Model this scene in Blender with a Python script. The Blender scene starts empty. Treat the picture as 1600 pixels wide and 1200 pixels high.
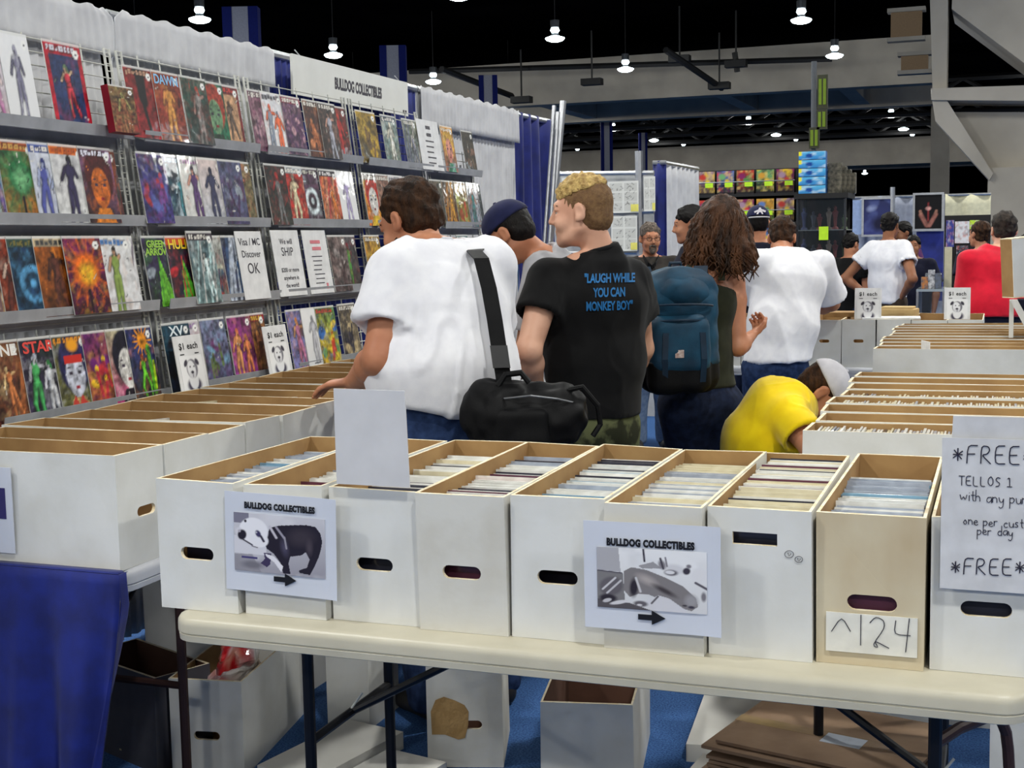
import bpy, bmesh, math, random
import numpy as np
from mathutils import Vector, Matrix
from mathutils.geometry import tessellate_polygon

SC = bpy.context.scene
COL = SC.collection
R_ = math.radians
# ------------------------------------------------------------------ camera
FPX, YAW, PITCH, ROLL, CAMH = 2064.0, R_(-20.3), R_(-6.14), R_(-1.07), 1.541
_f = Vector((math.sin(YAW) * math.cos(PITCH), math.cos(YAW) * math.cos(PITCH), math.sin(PITCH)))
_r = Vector((math.cos(YAW), -math.sin(YAW), 0.0))
_u = _r.cross(_f)
_r2 = math.cos(ROLL) * _r + math.sin(ROLL) * _u
_u2 = -math.sin(ROLL) * _r + math.cos(ROLL) * _u
cam_d = bpy.data.cameras.new('camera')
cam_d.sensor_fit = 'HORIZONTAL'
cam_d.sensor_width = 36.0
cam_d.lens = FPX * 36.0 / 1600.0
cam_d.clip_start = 0.05
cam_d.clip_end = 400
cam = bpy.data.objects.new('camera', cam_d)
COL.objects.link(cam)
_m = Matrix.Identity(4)
for i in range(3):
    _m[i][0], _m[i][1], _m[i][2] = _r2[i], _u2[i], -_f[i]
_m[2][3] = CAMH
cam.matrix_world = _m
SC.camera = cam

# ------------------------------------------------------------------ world, exposure
w = bpy.data.worlds.new('hall_air')
SC.world = w
w.use_nodes = True
w.node_tree.nodes['Background'].inputs[0].default_value = (0.80, 0.86, 1.0, 1)
w.node_tree.nodes['Background'].inputs[1].default_value = 0.02
SC.view_settings.view_transform = 'Standard'
SC.view_settings.look = 'None'
SC.view_settings.gamma = 1.0
SC.view_settings.exposure = -0.12
SC.view_settings.use_curve_mapping = False
SC.cycles.max_bounces = 5
SC.cycles.diffuse_bounces = 3
SC.cycles.glossy_bounces = 2
LAMP_POWER = 210.0        # all-round glow of one pendant lamp
LAMP_DOWN = 400.0         # what its reflector throws downwards
# ------------------------------------------------------------------ helpers
def lin(c):
    def g(v):
        v /= 255.0
        return v / 12.92 if v <= 0.04045 else ((v + 0.055) / 1.055) ** 2.4
    return (g(c[0]), g(c[1]), g(c[2]))

MATS = {}
def mat(name, rgb, rough=0.6, metal=0.0, rgb2=None, nscale=20.0, bump=0.0, bscale=60.0, spec=0.4, coat=0.0,
        emit=None, estr=0.0, alpha=1.0, stretch=(1, 1, 1), contrast=(0.35, 0.65), sheen=0.0, trans=0.0, coords='Object'):
    """node based material: noise between two colours, noise bump"""
    if name in MATS:
        return MATS[name]
    m = bpy.data.materials.new(name)
    m.use_nodes = True
    nt = m.node_tree
    b = nt.nodes['Principled BSDF']
    b.inputs['Roughness'].default_value = rough
    b.inputs['Metallic'].default_value = metal
    b.inputs['Specular IOR Level'].default_value = spec
    b.inputs['Coat Weight'].default_value = coat
    b.inputs['Coat Roughness'].default_value = 0.12
    b.inputs['Alpha'].default_value = alpha
    b.inputs['Sheen Weight'].default_value = sheen
    b.inputs['Transmission Weight'].default_value = trans
    c1 = (*lin(rgb), 1)
    c2 = (*lin(rgb2 if rgb2 else tuple(min(255, v * 0.93) for v in rgb)), 1)
    tc = nt.nodes.new('ShaderNodeTexCoord')
    mp = nt.nodes.new('ShaderNodeMapping')
    mp.inputs['Scale'].default_value = stretch
    nt.links.new(tc.outputs[coords], mp.inputs[0])
    n = nt.nodes.new('ShaderNodeTexNoise')
    n.inputs['Scale'].default_value = nscale
    n.inputs['Detail'].default_value = 4
    nt.links.new(mp.outputs[0], n.inputs['Vector'])
    r = nt.nodes.new('ShaderNodeMapRange')
    r.inputs[1].default_value, r.inputs[2].default_value = contrast
    nt.links.new(n.outputs['Fac'], r.inputs[0])
    mx = nt.nodes.new('ShaderNodeMix')
    mx.data_type = 'RGBA'
    mx.inputs[6].default_value = c1
    mx.inputs[7].default_value = c2
    nt.links.new(r.outputs[0], mx.inputs[0])
    nt.links.new(mx.outputs[2], b.inputs['Base Color'])
    if bump:
        n2 = nt.nodes.new('ShaderNodeTexNoise')
        n2.inputs['Scale'].default_value = bscale
        n2.inputs['Detail'].default_value = 3
        nt.links.new(mp.outputs[0], n2.inputs['Vector'])
        bp = nt.nodes.new('ShaderNodeBump')
        bp.inputs['Strength'].default_value = bump
        bp.inputs['Distance'].default_value = 0.01
        nt.links.new(n2.outputs['Fac'], bp.inputs['Height'])
        nt.links.new(bp.outputs[0], b.inputs['Normal'])
    if emit:
        b.inputs['Emission Color'].default_value = (*lin(emit), 1)
        b.inputs['Emission Strength'].default_value = estr
    MATS[name] = m
    return m

def print_mat(name, rough=0.35, coat=0.0, coat_rough=0.08, bump=0.0):
    """flat print: colour comes from the mesh colour attribute 'print'"""
    if name in MATS:
        return MATS[name]
    m = bpy.data.materials.new(name)
    m.use_nodes = True
    nt = m.node_tree
    b = nt.nodes['Principled BSDF']
    a = nt.nodes.new('ShaderNodeAttribute')
    a.attribute_name = 'print'
    nt.links.new(a.outputs['Color'], b.inputs['Base Color'])
    b.inputs['Roughness'].default_value = rough
    b.inputs['Coat Weight'].default_value = coat
    b.inputs['Specular IOR Level'].default_value = 0.2
    b.inputs['Coat Roughness'].default_value = coat_rough
    if bump:
        tc = nt.nodes.new('ShaderNodeTexCoord')
        n = nt.nodes.new('ShaderNodeTexNoise')
        n.inputs['Scale'].default_value = 9
        nt.links.new(tc.outputs['Object'], n.inputs['Vector'])
        bp = nt.nodes.new('ShaderNodeBump')
        bp.inputs['Strength'].default_value = bump
        bp.inputs['Distance'].default_value = 0.02
        nt.links.new(n.outputs['Fac'], bp.inputs['Height'])
        nt.links.new(bp.outputs[0], b.inputs['Normal'])
        nt.links.new(bp.outputs[0], b.inputs['Coat Normal'])
    MATS[name] = m
    return m

def tag(o, label=None, cat=None, group=None, kind=None):
    if label: o['label'] = label
    if cat: o['category'] = cat
    if group: o['group'] = group
    if kind: o['kind'] = kind
    return o

def empty(name, loc=(0, 0, 0), rz=0.0, label=None, cat=None, group=None, kind=None):
    o = bpy.data.objects.new(name, None)
    COL.objects.link(o)
    o.location = loc
    o.rotation_euler = (0, 0, rz)
    o.empty_display_size = 0.05
    return tag(o, label, cat, group, kind)

def link(name, me, mats=None, parent=None, loc=(0, 0, 0), rot=(0, 0, 0), smooth=False):
    if mats is not None and len(me.materials) == 0:
        for m in (mats if isinstance(mats, (list, tuple)) else [mats]):
            me.materials.append(m)
    if smooth and len(me.polygons):
        me.polygons.foreach_set('use_smooth', np.ones(len(me.polygons), dtype=bool))
    o = bpy.data.objects.new(name, me)
    COL.objects.link(o)
    o.location = loc
    o.rotation_euler = rot
    if parent is not None:
        o.parent = parent
    return o

class MB:
    """collects simple shapes into one mesh"""
    def __init__(s):
        s.v, s.f, s.m = [], [], []
    def add(s, vs, fs, mi=0, M=None):
        k = len(s.v)
        for p in vs:
            p = Vector(p)
            s.v.append(tuple(M @ p) if M is not None else tuple(p))
        for f in fs:
            s.f.append(tuple(i + k for i in f)); s.m.append(mi)
        return s
    def box(s, lo, hi, mi=0, M=None):
        x0, y0, z0 = lo; x1, y1, z1 = hi
        vs = [(x0, y0, z0), (x1, y0, z0), (x1, y1, z0), (x0, y1, z0), (x0, y0, z1), (x1, y0, z1), (x1, y1, z1), (x0, y1, z1)]
        return s.add(vs, [(3, 2, 1, 0), (4, 5, 6, 7), (0, 1, 5, 4), (1, 2, 6, 5), (2, 3, 7, 6), (3, 0, 4, 7)], mi, M)
    def rbox(s, lo, hi, b, mi=0, M=None):
        """box with chamfered vertical and horizontal edges"""
        bm = bmesh.new()
        bmesh.ops.create_cube(bm, size=1.0)
        for v in bm.verts:
            v.co = Vector([(lo[i] + hi[i]) / 2 + v.co[i] * (hi[i] - lo[i]) for i in range(3)])
        bmesh.ops.bevel(bm, geom=bm.edges[:], offset=b, segments=2, affect='EDGES', profile=0.7)
        bm.verts.index_update()
        s.add([v.co.copy() for v in bm.verts], [[v.index for v in f.verts] for f in bm.faces], mi, M)
        bm.free()
        return s
    def tube(s, pts, rad, n=8, mi=0, M=None, cap=True):
        pts = [Vector(p) for p in pts]
        rads = rad if isinstance(rad, (list, tuple)) else [rad] * len(pts)
        vs, fs = [], []
        up = None
        for i, p in enumerate(pts):
            d = (pts[min(i + 1, len(pts) - 1)] - pts[max(i - 1, 0)]).normalized()
            if up is None:
                up = Vector((0, 0, 1)) if abs(d.z) < 0.9 else Vector((1, 0, 0))
            a = d.cross(up).normalized(); bb = d.cross(a).normalized(); up = -bb if bb.dot(up) < 0 else bb
            up = a.cross(d)
            for j in range(n):
                t = 2 * math.pi * j / n
                vs.append(p + rads[i] * (math.cos(t) * a + math.sin(t) * up))
        for i in range(len(pts) - 1):
            for j in range(n):
                fs.append((i * n + j, i * n + (j + 1) % n, (i + 1) * n + (j + 1) % n, (i + 1) * n + j))
        if cap:
            fs.append(tuple(range(n - 1, -1, -1))); fs.append(tuple((len(pts) - 1) * n + j for j in range(n)))
        return s.add(vs, fs, mi, M)
    def ribbon(s, pts, wvec, th, mi=0):
        """flat strap: wvec = width vector per point or one"""
        pts = [Vector(p) for p in pts]
        vs, fs = [], []
        for i, p in enumerate(pts):
            d = (pts[min(i + 1, len(pts) - 1)] - pts[max(i - 1, 0)]).normalized()
            wv = Vector(wvec[i]) if isinstance(wvec, list) else Vector(wvec)
            nrm = d.cross(wv).normalized() * th / 2
            vs += [p - wv / 2 - nrm, p + wv / 2 - nrm, p + wv / 2 + nrm, p - wv / 2 + nrm]
        for i in range(len(pts) - 1):
            for j in range(4):
                fs.append((i * 4 + j, i * 4 + (j + 1) % 4, (i + 1) * 4 + (j + 1) % 4, (i + 1) * 4 + j))
        k = (len(pts) - 1) * 4
        fs += [(3, 2, 1, 0), (k, k + 1, k + 2, k + 3)]
        return s.add(vs, fs, mi)
    def lathe(s, prof, n=16, mi=0, M=None):
        vs, fs = [], []
        for (rr, z) in prof:
            for j in range(n):
                t = 2 * math.pi * j / n
                vs.append((rr * math.cos(t), rr * math.sin(t), z))
        for i in range(len(prof) - 1):
            for j in range(n):
                fs.append((i * n + j, i * n + (j + 1) % n, (i + 1) * n + (j + 1) % n, (i + 1) * n + j))
        return s.add(vs, fs, mi, M)
    def prism(s, poly, y0, y1, mi=0, M=None):
        """polygon in x,z extruded along y"""
        n = len(poly)
        vs = [(p[0], y0, p[1]) for p in poly] + [(p[0], y1, p[1]) for p in poly]
        tri = tessellate_polygon([[Vector((p[0], p[1], 0)) for p in poly]])
        fs = [tuple(t) for t in tri] + [tuple(i + n for i in reversed(t)) for t in tri]
        for i in range(n):
            fs.append((i, (i + 1) % n, n + (i + 1) % n, n + i))
        return s.add(vs, fs, mi, M)
    def mesh(s, name, fix=False):
        me = bpy.data.meshes.new(name)
        me.from_pydata(s.v, [], s.f)
        if any(s.m):
            me.polygons.foreach_set('material_index', s.m)
        me.update()
        if fix:
            bm = bmesh.new(); bm.from_mesh(me)
            bmesh.ops.recalc_face_normals(bm, faces=bm.faces); bm.to_mesh(me); bm.free()
        return me
    def build(s, name, mats, parent=None, loc=(0, 0, 0), rot=(0, 0, 0), smooth=False, fix=True):
        return link(name, s.mesh(name, fix), mats, parent, loc, rot, smooth)

def text_geo(body, size=1.0, sx=1.0, bold=0.0, align='CENTER', ext=0.0, spacing=1.0, line=1.0, shear=0.0):
    """flat lettering as (verts, faces) in the xy plane"""
    cu = bpy.data.curves.new('lettering', 'FONT')
    cu.body = body; cu.size = size; cu.align_x = align; cu.align_y = 'CENTER'
    cu.offset = bold; cu.extrude = ext; cu.space_character = spacing; cu.space_line = line; cu.shear = shear
    cu.resolution_u = 3
    o = bpy.data.objects.new('lettering_tmp', cu)
    COL.objects.link(o)
    dg = bpy.context.evaluated_depsgraph_get()
    me = bpy.data.meshes.new_from_object(o.evaluated_get(dg))
    vs = [Vector((v.co.x * sx, v.co.y, v.co.z)) for v in me.vertices]
    fs = [tuple(p.vertices) for p in me.polygons]
    bpy.data.objects.remove(o); bpy.data.curves.remove(cu); bpy.data.meshes.remove(me)
    return vs, fs

def noise3(p, seed=0):
    """value noise in [-1,1]; p = (n,3) array"""
    p = np.asarray(p, dtype=np.float64)
    i = np.floor(p).astype(np.int64); fr = p - i
    fr = fr * fr * (3 - 2 * fr)
    def h(ix, iy, iz):
        n = (ix * 374761393 + iy * 668265263 + iz * 2147483647 + seed * 974634541) & 0xffffffff
        n = ((n ^ (n >> 13)) * 1274126177) & 0xffffffff
        n = n ^ (n >> 16)
        return (n & 0xffff) / 32767.5 - 1.0
    out = 0
    for dx in (0, 1):
        wx = fr[:, 0] if dx else 1 - fr[:, 0]
        for dy in (0, 1):
            wy = fr[:, 1] if dy else 1 - fr[:, 1]
            for dz in (0, 1):
                wz = fr[:, 2] if dz else 1 - fr[:, 2]
                out = out + wx * wy * wz * h(i[:, 0] + dx, i[:, 1] + dy, i[:, 2] + dz)
    return out

def fbm(p, seed=0, oct=3):
    a, s, t = 1.0, 0.0, 0.0
    p = np.asarray(p, dtype=np.float64)
    for o in range(oct):
        s = s + a * noise3(p * (2 ** o), seed + o * 17); t += a; a *= 0.5
    return s / t

# -------- printed pictures: colours painted on a fine grid, kept as a mesh colour attribute
class Canvas:
    def __init__(s, nx, ny, asp=1.5, seed=0):
        s.nx, s.ny, s.asp, s.seed = nx, ny, asp, seed
        u, v = np.meshgrid(np.linspace(0, 1, nx), np.linspace(0, 1, ny))
        s.u, s.v = u, v                       # v up
        s.c = np.ones((ny, nx, 3))
    def mixin(s, mask, col):
        col = np.array(lin(col)) if not isinstance(col, np.ndarray) else col
        s.c = s.c * (1 - mask[..., None]) + col * mask[..., None]
        return s
    def fill(s, col):
        s.c[:] = lin(col); return s
    def grad(s, c1, c2, ang=90):
        t = np.clip((s.u - .5) * math.cos(R_(ang)) + (s.v - .5) * math.sin(R_(ang)) + .5, 0, 1)[..., None]
        s.c = np.array(lin(c1)) * (1 - t) + np.array(lin(c2)) * t
        return s
    def noise(s, scale, amt, col, seed=1, sy=1.0):
        P = np.stack([s.u.ravel() * scale, s.v.ravel() * scale * s.asp * sy, np.full(s.u.size, seed * 7.3 + s.seed)], 1)
        n = fbm(P, seed + s.seed, 3).reshape(s.u.shape)
        return s.mixin(np.clip(n * 2.2, 0, 1) * amt, col)
    def ell(s, cx, cy, rx, ry, col, rot=0, soft=0.15, a=1.0):
        x = (s.u - cx); y = (s.v - cy) * s.asp
        c, sn = math.cos(R_(rot)), math.sin(R_(rot))
        d = np.sqrt(((x * c + y * sn) / rx) ** 2 + ((-x * sn + y * c) / (ry * s.asp)) ** 2)
        return s.mixin(np.clip((1 - d) / soft, 0, 1) * a, col)
    def poly(s, pts, col, a=1.0, soft=0.006):
        ins = np.zeros(s.u.shape, bool)
        n = len(pts)
        for i in range(n):
            x0, y0 = pts[i]; x1, y1 = pts[(i + 1) % n]
            if y0 == y1: continue
            cond = (s.v >= min(y0, y1)) & (s.v < max(y0, y1))
            ins ^= cond & (s.u < x0 + (s.v - y0) * (x1 - x0) / (y1 - y0))
        return s.mixin(ins.astype(float) * a, col)
    def line(s, x0, y0, x1, y1, wd, col, a=1.0):
        A = np.array([x0, y0 * s.asp]); B = np.array([x1, y1 * s.asp])
        px, py = s.u - A[0], s.v * s.asp - A[1]
        d = B - A; L2 = (d ** 2).sum() + 1e-9
        t = np.clip((px * d[0] + py * d[1]) / L2, 0, 1)
        dist = np.hypot(px - t * d[0], py - t * d[1])
        return s.mixin(np.clip((wd - dist) / (wd * 0.5), 0, 1) * a, col)
    def rect(s, x0, y0, x1, y1, col, a=1.0):
        return s.mixin(((s.u >= x0) & (s.u <= x1) & (s.v >= y0) & (s.v <= y1)).astype(float) * a, col)

def picture_mesh(name, cv, wd, ht, th, warp=0.0, white_slot=1):
    """slab: painted front (material 0), plain sides and back (material 1). Lies in local x (width), z (height), front towards -y"""
    nx, ny = cv.nx, cv.ny
    x = (cv.u.ravel() - 0.5) * wd; z = cv.v.ravel() * ht
    yb = warp * (np.sin(cv.u.ravel() * math.pi)) * (0.3 + 0.7 * cv.v.ravel()) if warp else np.zeros(nx * ny)
    V = np.stack([x, -th + yb, z], 1)
    idx = np.arange(nx * ny).reshape(ny, nx)
    q = np.stack([idx[:-1, :-1], idx[:-1, 1:], idx[1:, 1:], idx[1:, :-1]], -1).reshape(-1, 4)
    k = nx * ny
    # border ring duplicated at the back
    ring = np.concatenate([idx[0, :-1], idx[:-1, -1], idx[-1, :0:-1], idx[:0:-1, 0]])
    VB = V[ring].copy(); VB[:, 1] += th
    n = len(ring)
    side = np.array([[ring[(i + 1) % n], ring[i], k + i, k + (i + 1) % n] for i in range(n)])
    faces = [tuple(int(t) for t in f) for f in q] + [tuple(int(t) for t in f) for f in side]
    faces.append(tuple(int(k + i) for i in range(n - 1, -1, -1)))
    me = bpy.data.meshes.new(name)
    me.from_pydata([tuple(p) for p in np.concatenate([V, VB])], [], faces)
    mi = np.zeros(len(faces), dtype=np.int32); mi[len(q):] = white_slot
    me.polygons.foreach_set('material_index', mi)
    ca = me.color_attributes.new('print', 'FLOAT_COLOR', 'POINT')
    C = np.ones((k + n, 4), dtype=np.float32)
    C[:k, :3] = np.clip(cv.c.reshape(-1, 3), 0, 1)
    ca.data.foreach_set('color', C.ravel())
    me.update()
    return me
# ------------------------------------------------------------------ the hall
M_conc = mat('painted_concrete', (172, 165, 153), 0.9, rgb2=(154, 148, 137), nscale=0.6, bump=0.15, bscale=3)
M_concd = mat('bare_concrete', (150, 146, 138), 0.9, rgb2=(128, 124, 116), nscale=0.5)
M_black = mat('black_ceiling_paint', (4, 4, 5), 1.0, rgb2=(2, 2, 3), nscale=0.4, spec=0.0)
M_truss = mat('black_steel', (12, 12, 13), 0.6)
M_carpet = mat('blue_carpet', (76, 114, 168), 0.95, rgb2=(42, 72, 122), nscale=160, bump=0.6, bscale=400, spec=0.1)
M_blue = mat('royal_blue_cloth', (8, 30, 118), 0.75, rgb2=(4, 20, 92), nscale=14, sheen=0.1, bump=0.08, bscale=300)
M_navy = mat('navy_drape_cloth', (26, 38, 118), 0.8, rgb2=(20, 30, 96), nscale=10, sheen=0.2)
M_grey = mat('pale_grey_drape_cloth', (208, 208, 210), 0.8, rgb2=(190, 190, 193), nscale=8, sheen=0.2, bump=0.08, bscale=300)
M_lens = mat('lamp_lens', (255, 255, 255), 0.3, emit=(226, 248, 255), estr=14)
M_lampbody = mat('lamp_housing', (60, 62, 66), 0.4, metal=0.6)

fl = MB().box((-90, -40, -0.05), (90, 170, 0)).build('floor', M_carpet); tag(fl, kind='structure')
ce = MB().box((-90, -40, 11.5), (90, 170, 11.7)).build('ceiling', M_black); tag(ce, kind='structure')
for nm, lo, hi in (('wall_back', (-90, 169, 0), (90, 170, 11.5)), ('wall_left', (-90, -40, 0), (-89, 170, 11.5)),
                   ('wall_right', (89, -40, 0), (90, 170, 11.5)), ('wall_front', (-90, -40, 0), (90, -39, 11.5))):
    tag(MB().box(lo, hi).build(nm, M_black), kind='structure')

# concrete girders crossing the hall, with ribs under the first
def girder(name, y0, y1, z0, z1, x0, x1, ribs=()):
    m = MB().box((x0, y0, z0), (x1, y0 + 1.0, z1)).box((x0, y1 - 0.8, z0 - 0.15), (x1, y1, z1))
    o = m.build(name, M_conc); tag(o, kind='structure')
    MB().box((x0, y0 + 1.0, z0 + 0.9), (x1, y1 - 0.8, z1)).build('soffit', M_conc, o)
    for rx in ribs:
        MB().box((rx - 0.35, y0 + 1.0, z0), (rx + 0.35, y1 - 0.8, z0 + 0.95)).build('rib', M_conc, o)
girder('beam_near', 60, 69, 7.95, 9.95, -60, -2.6, (-38, -29, -20.5, -12.0, -6.5))
girder('beam_far', 100, 104, 6.6, 8.5, -85, 3.0)
girder('beam_upper', 21.5, 24, 8.6, 9.9, -60, -12.2)

# pyramid shaped concrete support on the right
def px_at(px, py, y):
    D = _f + (px - 800) / FPX * _r2 - (py - 600) / FPX * _u2
    t = y / D.y
    return Vector((0, 0, CAMH)) + D * t
def outline(pts, y):
    return [(px_at(a, b, y).x, px_at(a, b, y).z) for a, b in pts]
Ys = 36.0
sup = MB().prism(outline([(1452, -40), (1482, -40), (1479, 140), (1457, 140)], Ys), Ys, Ys + 0.9)
sup.prism(outline([(1490, -60), (1700, -60), (1700, 175), (1640, 128), (1487, 14)], Ys), Ys, Ys + 2.5)
so = sup.build('pillar_upper', M_conc); tag(so, kind='structure')
sup = MB().prism(outline([(1455, 140), (1700, 132), (1700, 160), (1456, 158)], Ys), Ys - 0.3, Ys + 1.2)
sup.prism(outline([(1457, 158), (1480, 158), (1552, 272), (1546, 282), (1462, 190)], Ys), Ys - 0.2, Ys + 1.0)
sup.prism(outline([(1478, 172), (1700, 172), (1700, 282), (1548, 278)], Ys), Ys + 0.6, Ys + 3)
tag(sup.build('pillar_bracket', M_conc), kind='structure')
a = px_at(1543, 300, Ys); b = px_at(1700, 300, Ys)
tag(MB().box((a.x, Ys, 0), (b.x, Ys + 2.4, px_at(1560, 262, Ys).z)).build('pillar_right', M_conc), kind='structure')
a = px_at(1453, 300, 70); b = px_at(1482, 300, 70)
tag(MB().box((a.x, 70, 0), (b.x, 71, 7.9)).build('pillar_far', M_conc), kind='structure')
# yellow work lamp glow wall section seen under the bracket
# roof trusses between the girders
for k, ty in enumerate((74.0, 80.0, 87.0, 94.0)):
    tr = MB()
    for x in range(-64, 4, 4):
        tr.tube([(x, ty, 8.4), (x + 2, ty, 9.6)], 0.13, 6).tube([(x + 2, ty, 9.6), (x + 4, ty, 8.4)], 0.13, 6)
    tr.tube([(-64, ty, 8.4), (4, ty, 8.4)], 0.18, 6).tube([(-64, ty, 9.6), (4, ty, 9.6)], 0.18, 6)
    o = tr.build('roof_truss', M_truss)
    tag(o, 'black steel roof truss under the ceiling, number %s counted away from the pale girder' % ('one', 'two', 'three', 'four')[k], 'truss', 'roof trusses')
pr = MB()
for (a, b, ya, yb) in (((640, 112), (1300, 92), 57, 57), ((1040, 78), (1128, 138), 52, 57), ((690, 108), (800, 150), 50, 57), ((1148, 82), (1152, 112), 57, 57)):
    pr.tube([px_at(*a, ya), px_at(*b, yb)], 0.13, 6)
o = pr.build('ceiling_pipe_run', M_truss)
tag(o, 'thin black pipe run hanging in front of the pale concrete girder', 'pipe')
for k, (px, py) in enumerate(((925, 128), (1062, 92), (1124, 134), (1150, 100), (815, 156))):
    p = px_at(px, py, 56.6)
    m = MB().box((p.x - 0.45, p.y - 0.25, p.z - 0.14), (p.x + 0.45, p.y + 0.25, p.z + 0.14)).tube([(p.x, p.y, p.z + 0.1), (p.x, p.y, p.z + 2.2)], 0.04, 6)
    o = m.build('ceiling_speaker', M_truss)
    tag(o, 'small black box hung from the ceiling before the pale girder, %s from the left' % ('second', 'third', 'fourth', 'fifth', 'first')[k], 'speaker', 'hanging ceiling boxes')
# brown hatch frames high up beside the pillar
M_tan = mat('tan_paint', (120, 98, 72), 0.7)
for k, (x0, y0, x1, y1) in enumerate(((1392, 20, 1440, 56), (1408, 88, 1450, 108))):
    a = px_at(x0, y0, 50); b = px_at(x1, y1, 50)
    m = MB().box((a.x, 50, b.z), (b.x, 50.3, a.z))
    o = m.build('roof_hatch', M_tan)
    MB().box((a.x - 0.12, 49.9, a.z), (b.x + 0.12, 50.4, a.z + 0.14)).build('frame', M_concd, o)
    MB().box((a.x - 0.12, 49.9, b.z - 0.14), (b.x + 0.12, 50.4, b.z)).build('frame', M_concd, o)
    tag(o, ('tan hatch panel high in the black roof' if k == 0 else 'tan hatch panel just above the concrete girder'), 'hatch')

# ---- pendant lamps: a regular grid over the whole hall, each with its own light
def lamp_proto():
    r = empty('pendant_lamp')
    MB().lathe([(0.0, -0.11), (0.16, -0.10), (0.28, -0.06), (0.34, 0.0), (0.33, 0.03), (0.12, 0.10), (0.0, 0.11)], 20).build('lens', M_lens, r, smooth=True)
    MB().lathe([(0.13, 0.10), (0.13, 0.16), (0.10, 0.18), (0.0, 0.18)], 14).build('collar', M_lampbody, r)
    MB().lathe([(0.0, 0.20), (0.12, 0.21), (0.16, 0.28), (0.13, 0.36), (0.0, 0.38)], 16).build('upper_glass', M_lens, r, smooth=True)
    MB().lathe([(0.0, 0.37), (0.15, 0.38), (0.16, 0.62), (0.0, 0.64)], 14).build('ballast_housing', M_lampbody, r)
    MB().tube([(0, 0, 0.6), (0, 0, 3.0)], 0.015, 6).build('cable', M_truss, r)
    return r
def copy_tree(o, parent=None):
    c = o.copy(); COL.objects.link(c); c.parent = parent
    for ch in o.children:
        copy_tree(ch, c)
    return c
LX = (-31.8, -23.2, -14.6, -6.2, 2.4, 11.0)
LY = (-19.0, -9.9, -0.8, 8.3, 17.4, 26.5, 35.7, 44.4, 53.6, 63.0, 73.0, 82.0, 92.6, 102.0, 112.0, 123.0, 134.0, 145.0, 156.0)
proto = None
ORD = ('first', 'second', 'third', 'fourth', 'fifth', 'sixth', 'seventh', 'eighth', 'ninth', 'tenth')
for iy, ly in enumerate(LY):
    for ix, lx in enumerate(LX):
        if ly > 54 and (lx > 3 and ly < 80): continue
        if 58 < ly < 70 and lx > -16: continue
        if proto is None:
            proto = o = lamp_proto()
        else:
            o = copy_tree(proto)
        o.location = (lx, ly, 8.5)
        tag(o, 'bright white pendant lamp under the black hall ceiling, one of a regular grid', 'lamp', 'pendant lamps of the hall')
        if ly < 97:
            ld = bpy.data.lights.new('lamp_light', 'POINT')
            ld.energy = LAMP_POWER; ld.color = (1.0, 0.995, 0.95); ld.shadow_soft_size = 0.33
            lo = bpy.data.objects.new('lamp_light', ld); COL.objects.link(lo); lo.location = (lx, ly, 8.02)
            if ly < 30:
                ld = bpy.data.lights.new('lamp_downlight', 'AREA'); ld.shape = 'DISK'; ld.size = 0.66
                ld.energy = LAMP_DOWN; ld.color = (1.0, 0.995, 0.95)
                lo = bpy.data.objects.new('lamp_downlight', ld); COL.objects.link(lo); lo.location = (lx, ly, 8.36)
LAMP_LABELS = {(1, 6): 'pendant lamp glowing above the grey drape, nearest the blue and white column', (1, 7): 'pendant lamp glowing just above the white booth header sign',
    (1, 8): 'pendant lamp low over the grey drape right of the booth header', (2, 7): 'pendant lamp alone in the black ceiling above the blond man',
    (2, 8): 'pendant lamp before the pale girder above the blond man', (3, 7): 'topmost pendant lamp above the toy shelves', (3, 8): 'pendant lamp beside the top of the green sign pole',
    (2, 6): 'pendant lamp cut by the top edge of the picture'}
for (ix, iy), lb in LAMP_LABELS.items():
    for o in bpy.data.objects:
        if o.name.startswith('pendant_lamp') and abs(o.location.x - LX[ix]) < 0.01 and abs(o.location.y - LY[iy]) < 0.01:
            o['label'] = lb

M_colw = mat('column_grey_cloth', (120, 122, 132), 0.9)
M_colb = mat('column_blue_cloth', (16, 24, 78), 0.9, spec=.1)
# ---- blue and white draped columns standing across the hall
for k, (px, y, wd) in enumerate(((382, 33.0, 0.95), (616, 41.5, 0.85), (763, 50.5, 0.72), (947, 71.0, 0.62), (1004, 82.0, 0.5))):
    p = px_at(px, 150, y)
    r = empty('draped_column', (p.x, p.y, 0), R_(20), label='tall blue and white draped column, %s from the left above the drapes' % ORD[k], cat='column', group='draped columns across the hall')
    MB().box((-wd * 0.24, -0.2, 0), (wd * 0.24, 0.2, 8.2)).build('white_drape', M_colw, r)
    for sx in (-1, 1):
        MB().box((sx * wd * 0.38 - wd * 0.14, -0.22, 0), (sx * wd * 0.38 + wd * 0.14, 0.22, 8.2)).build('blue_drape', M_colb, r)
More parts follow.
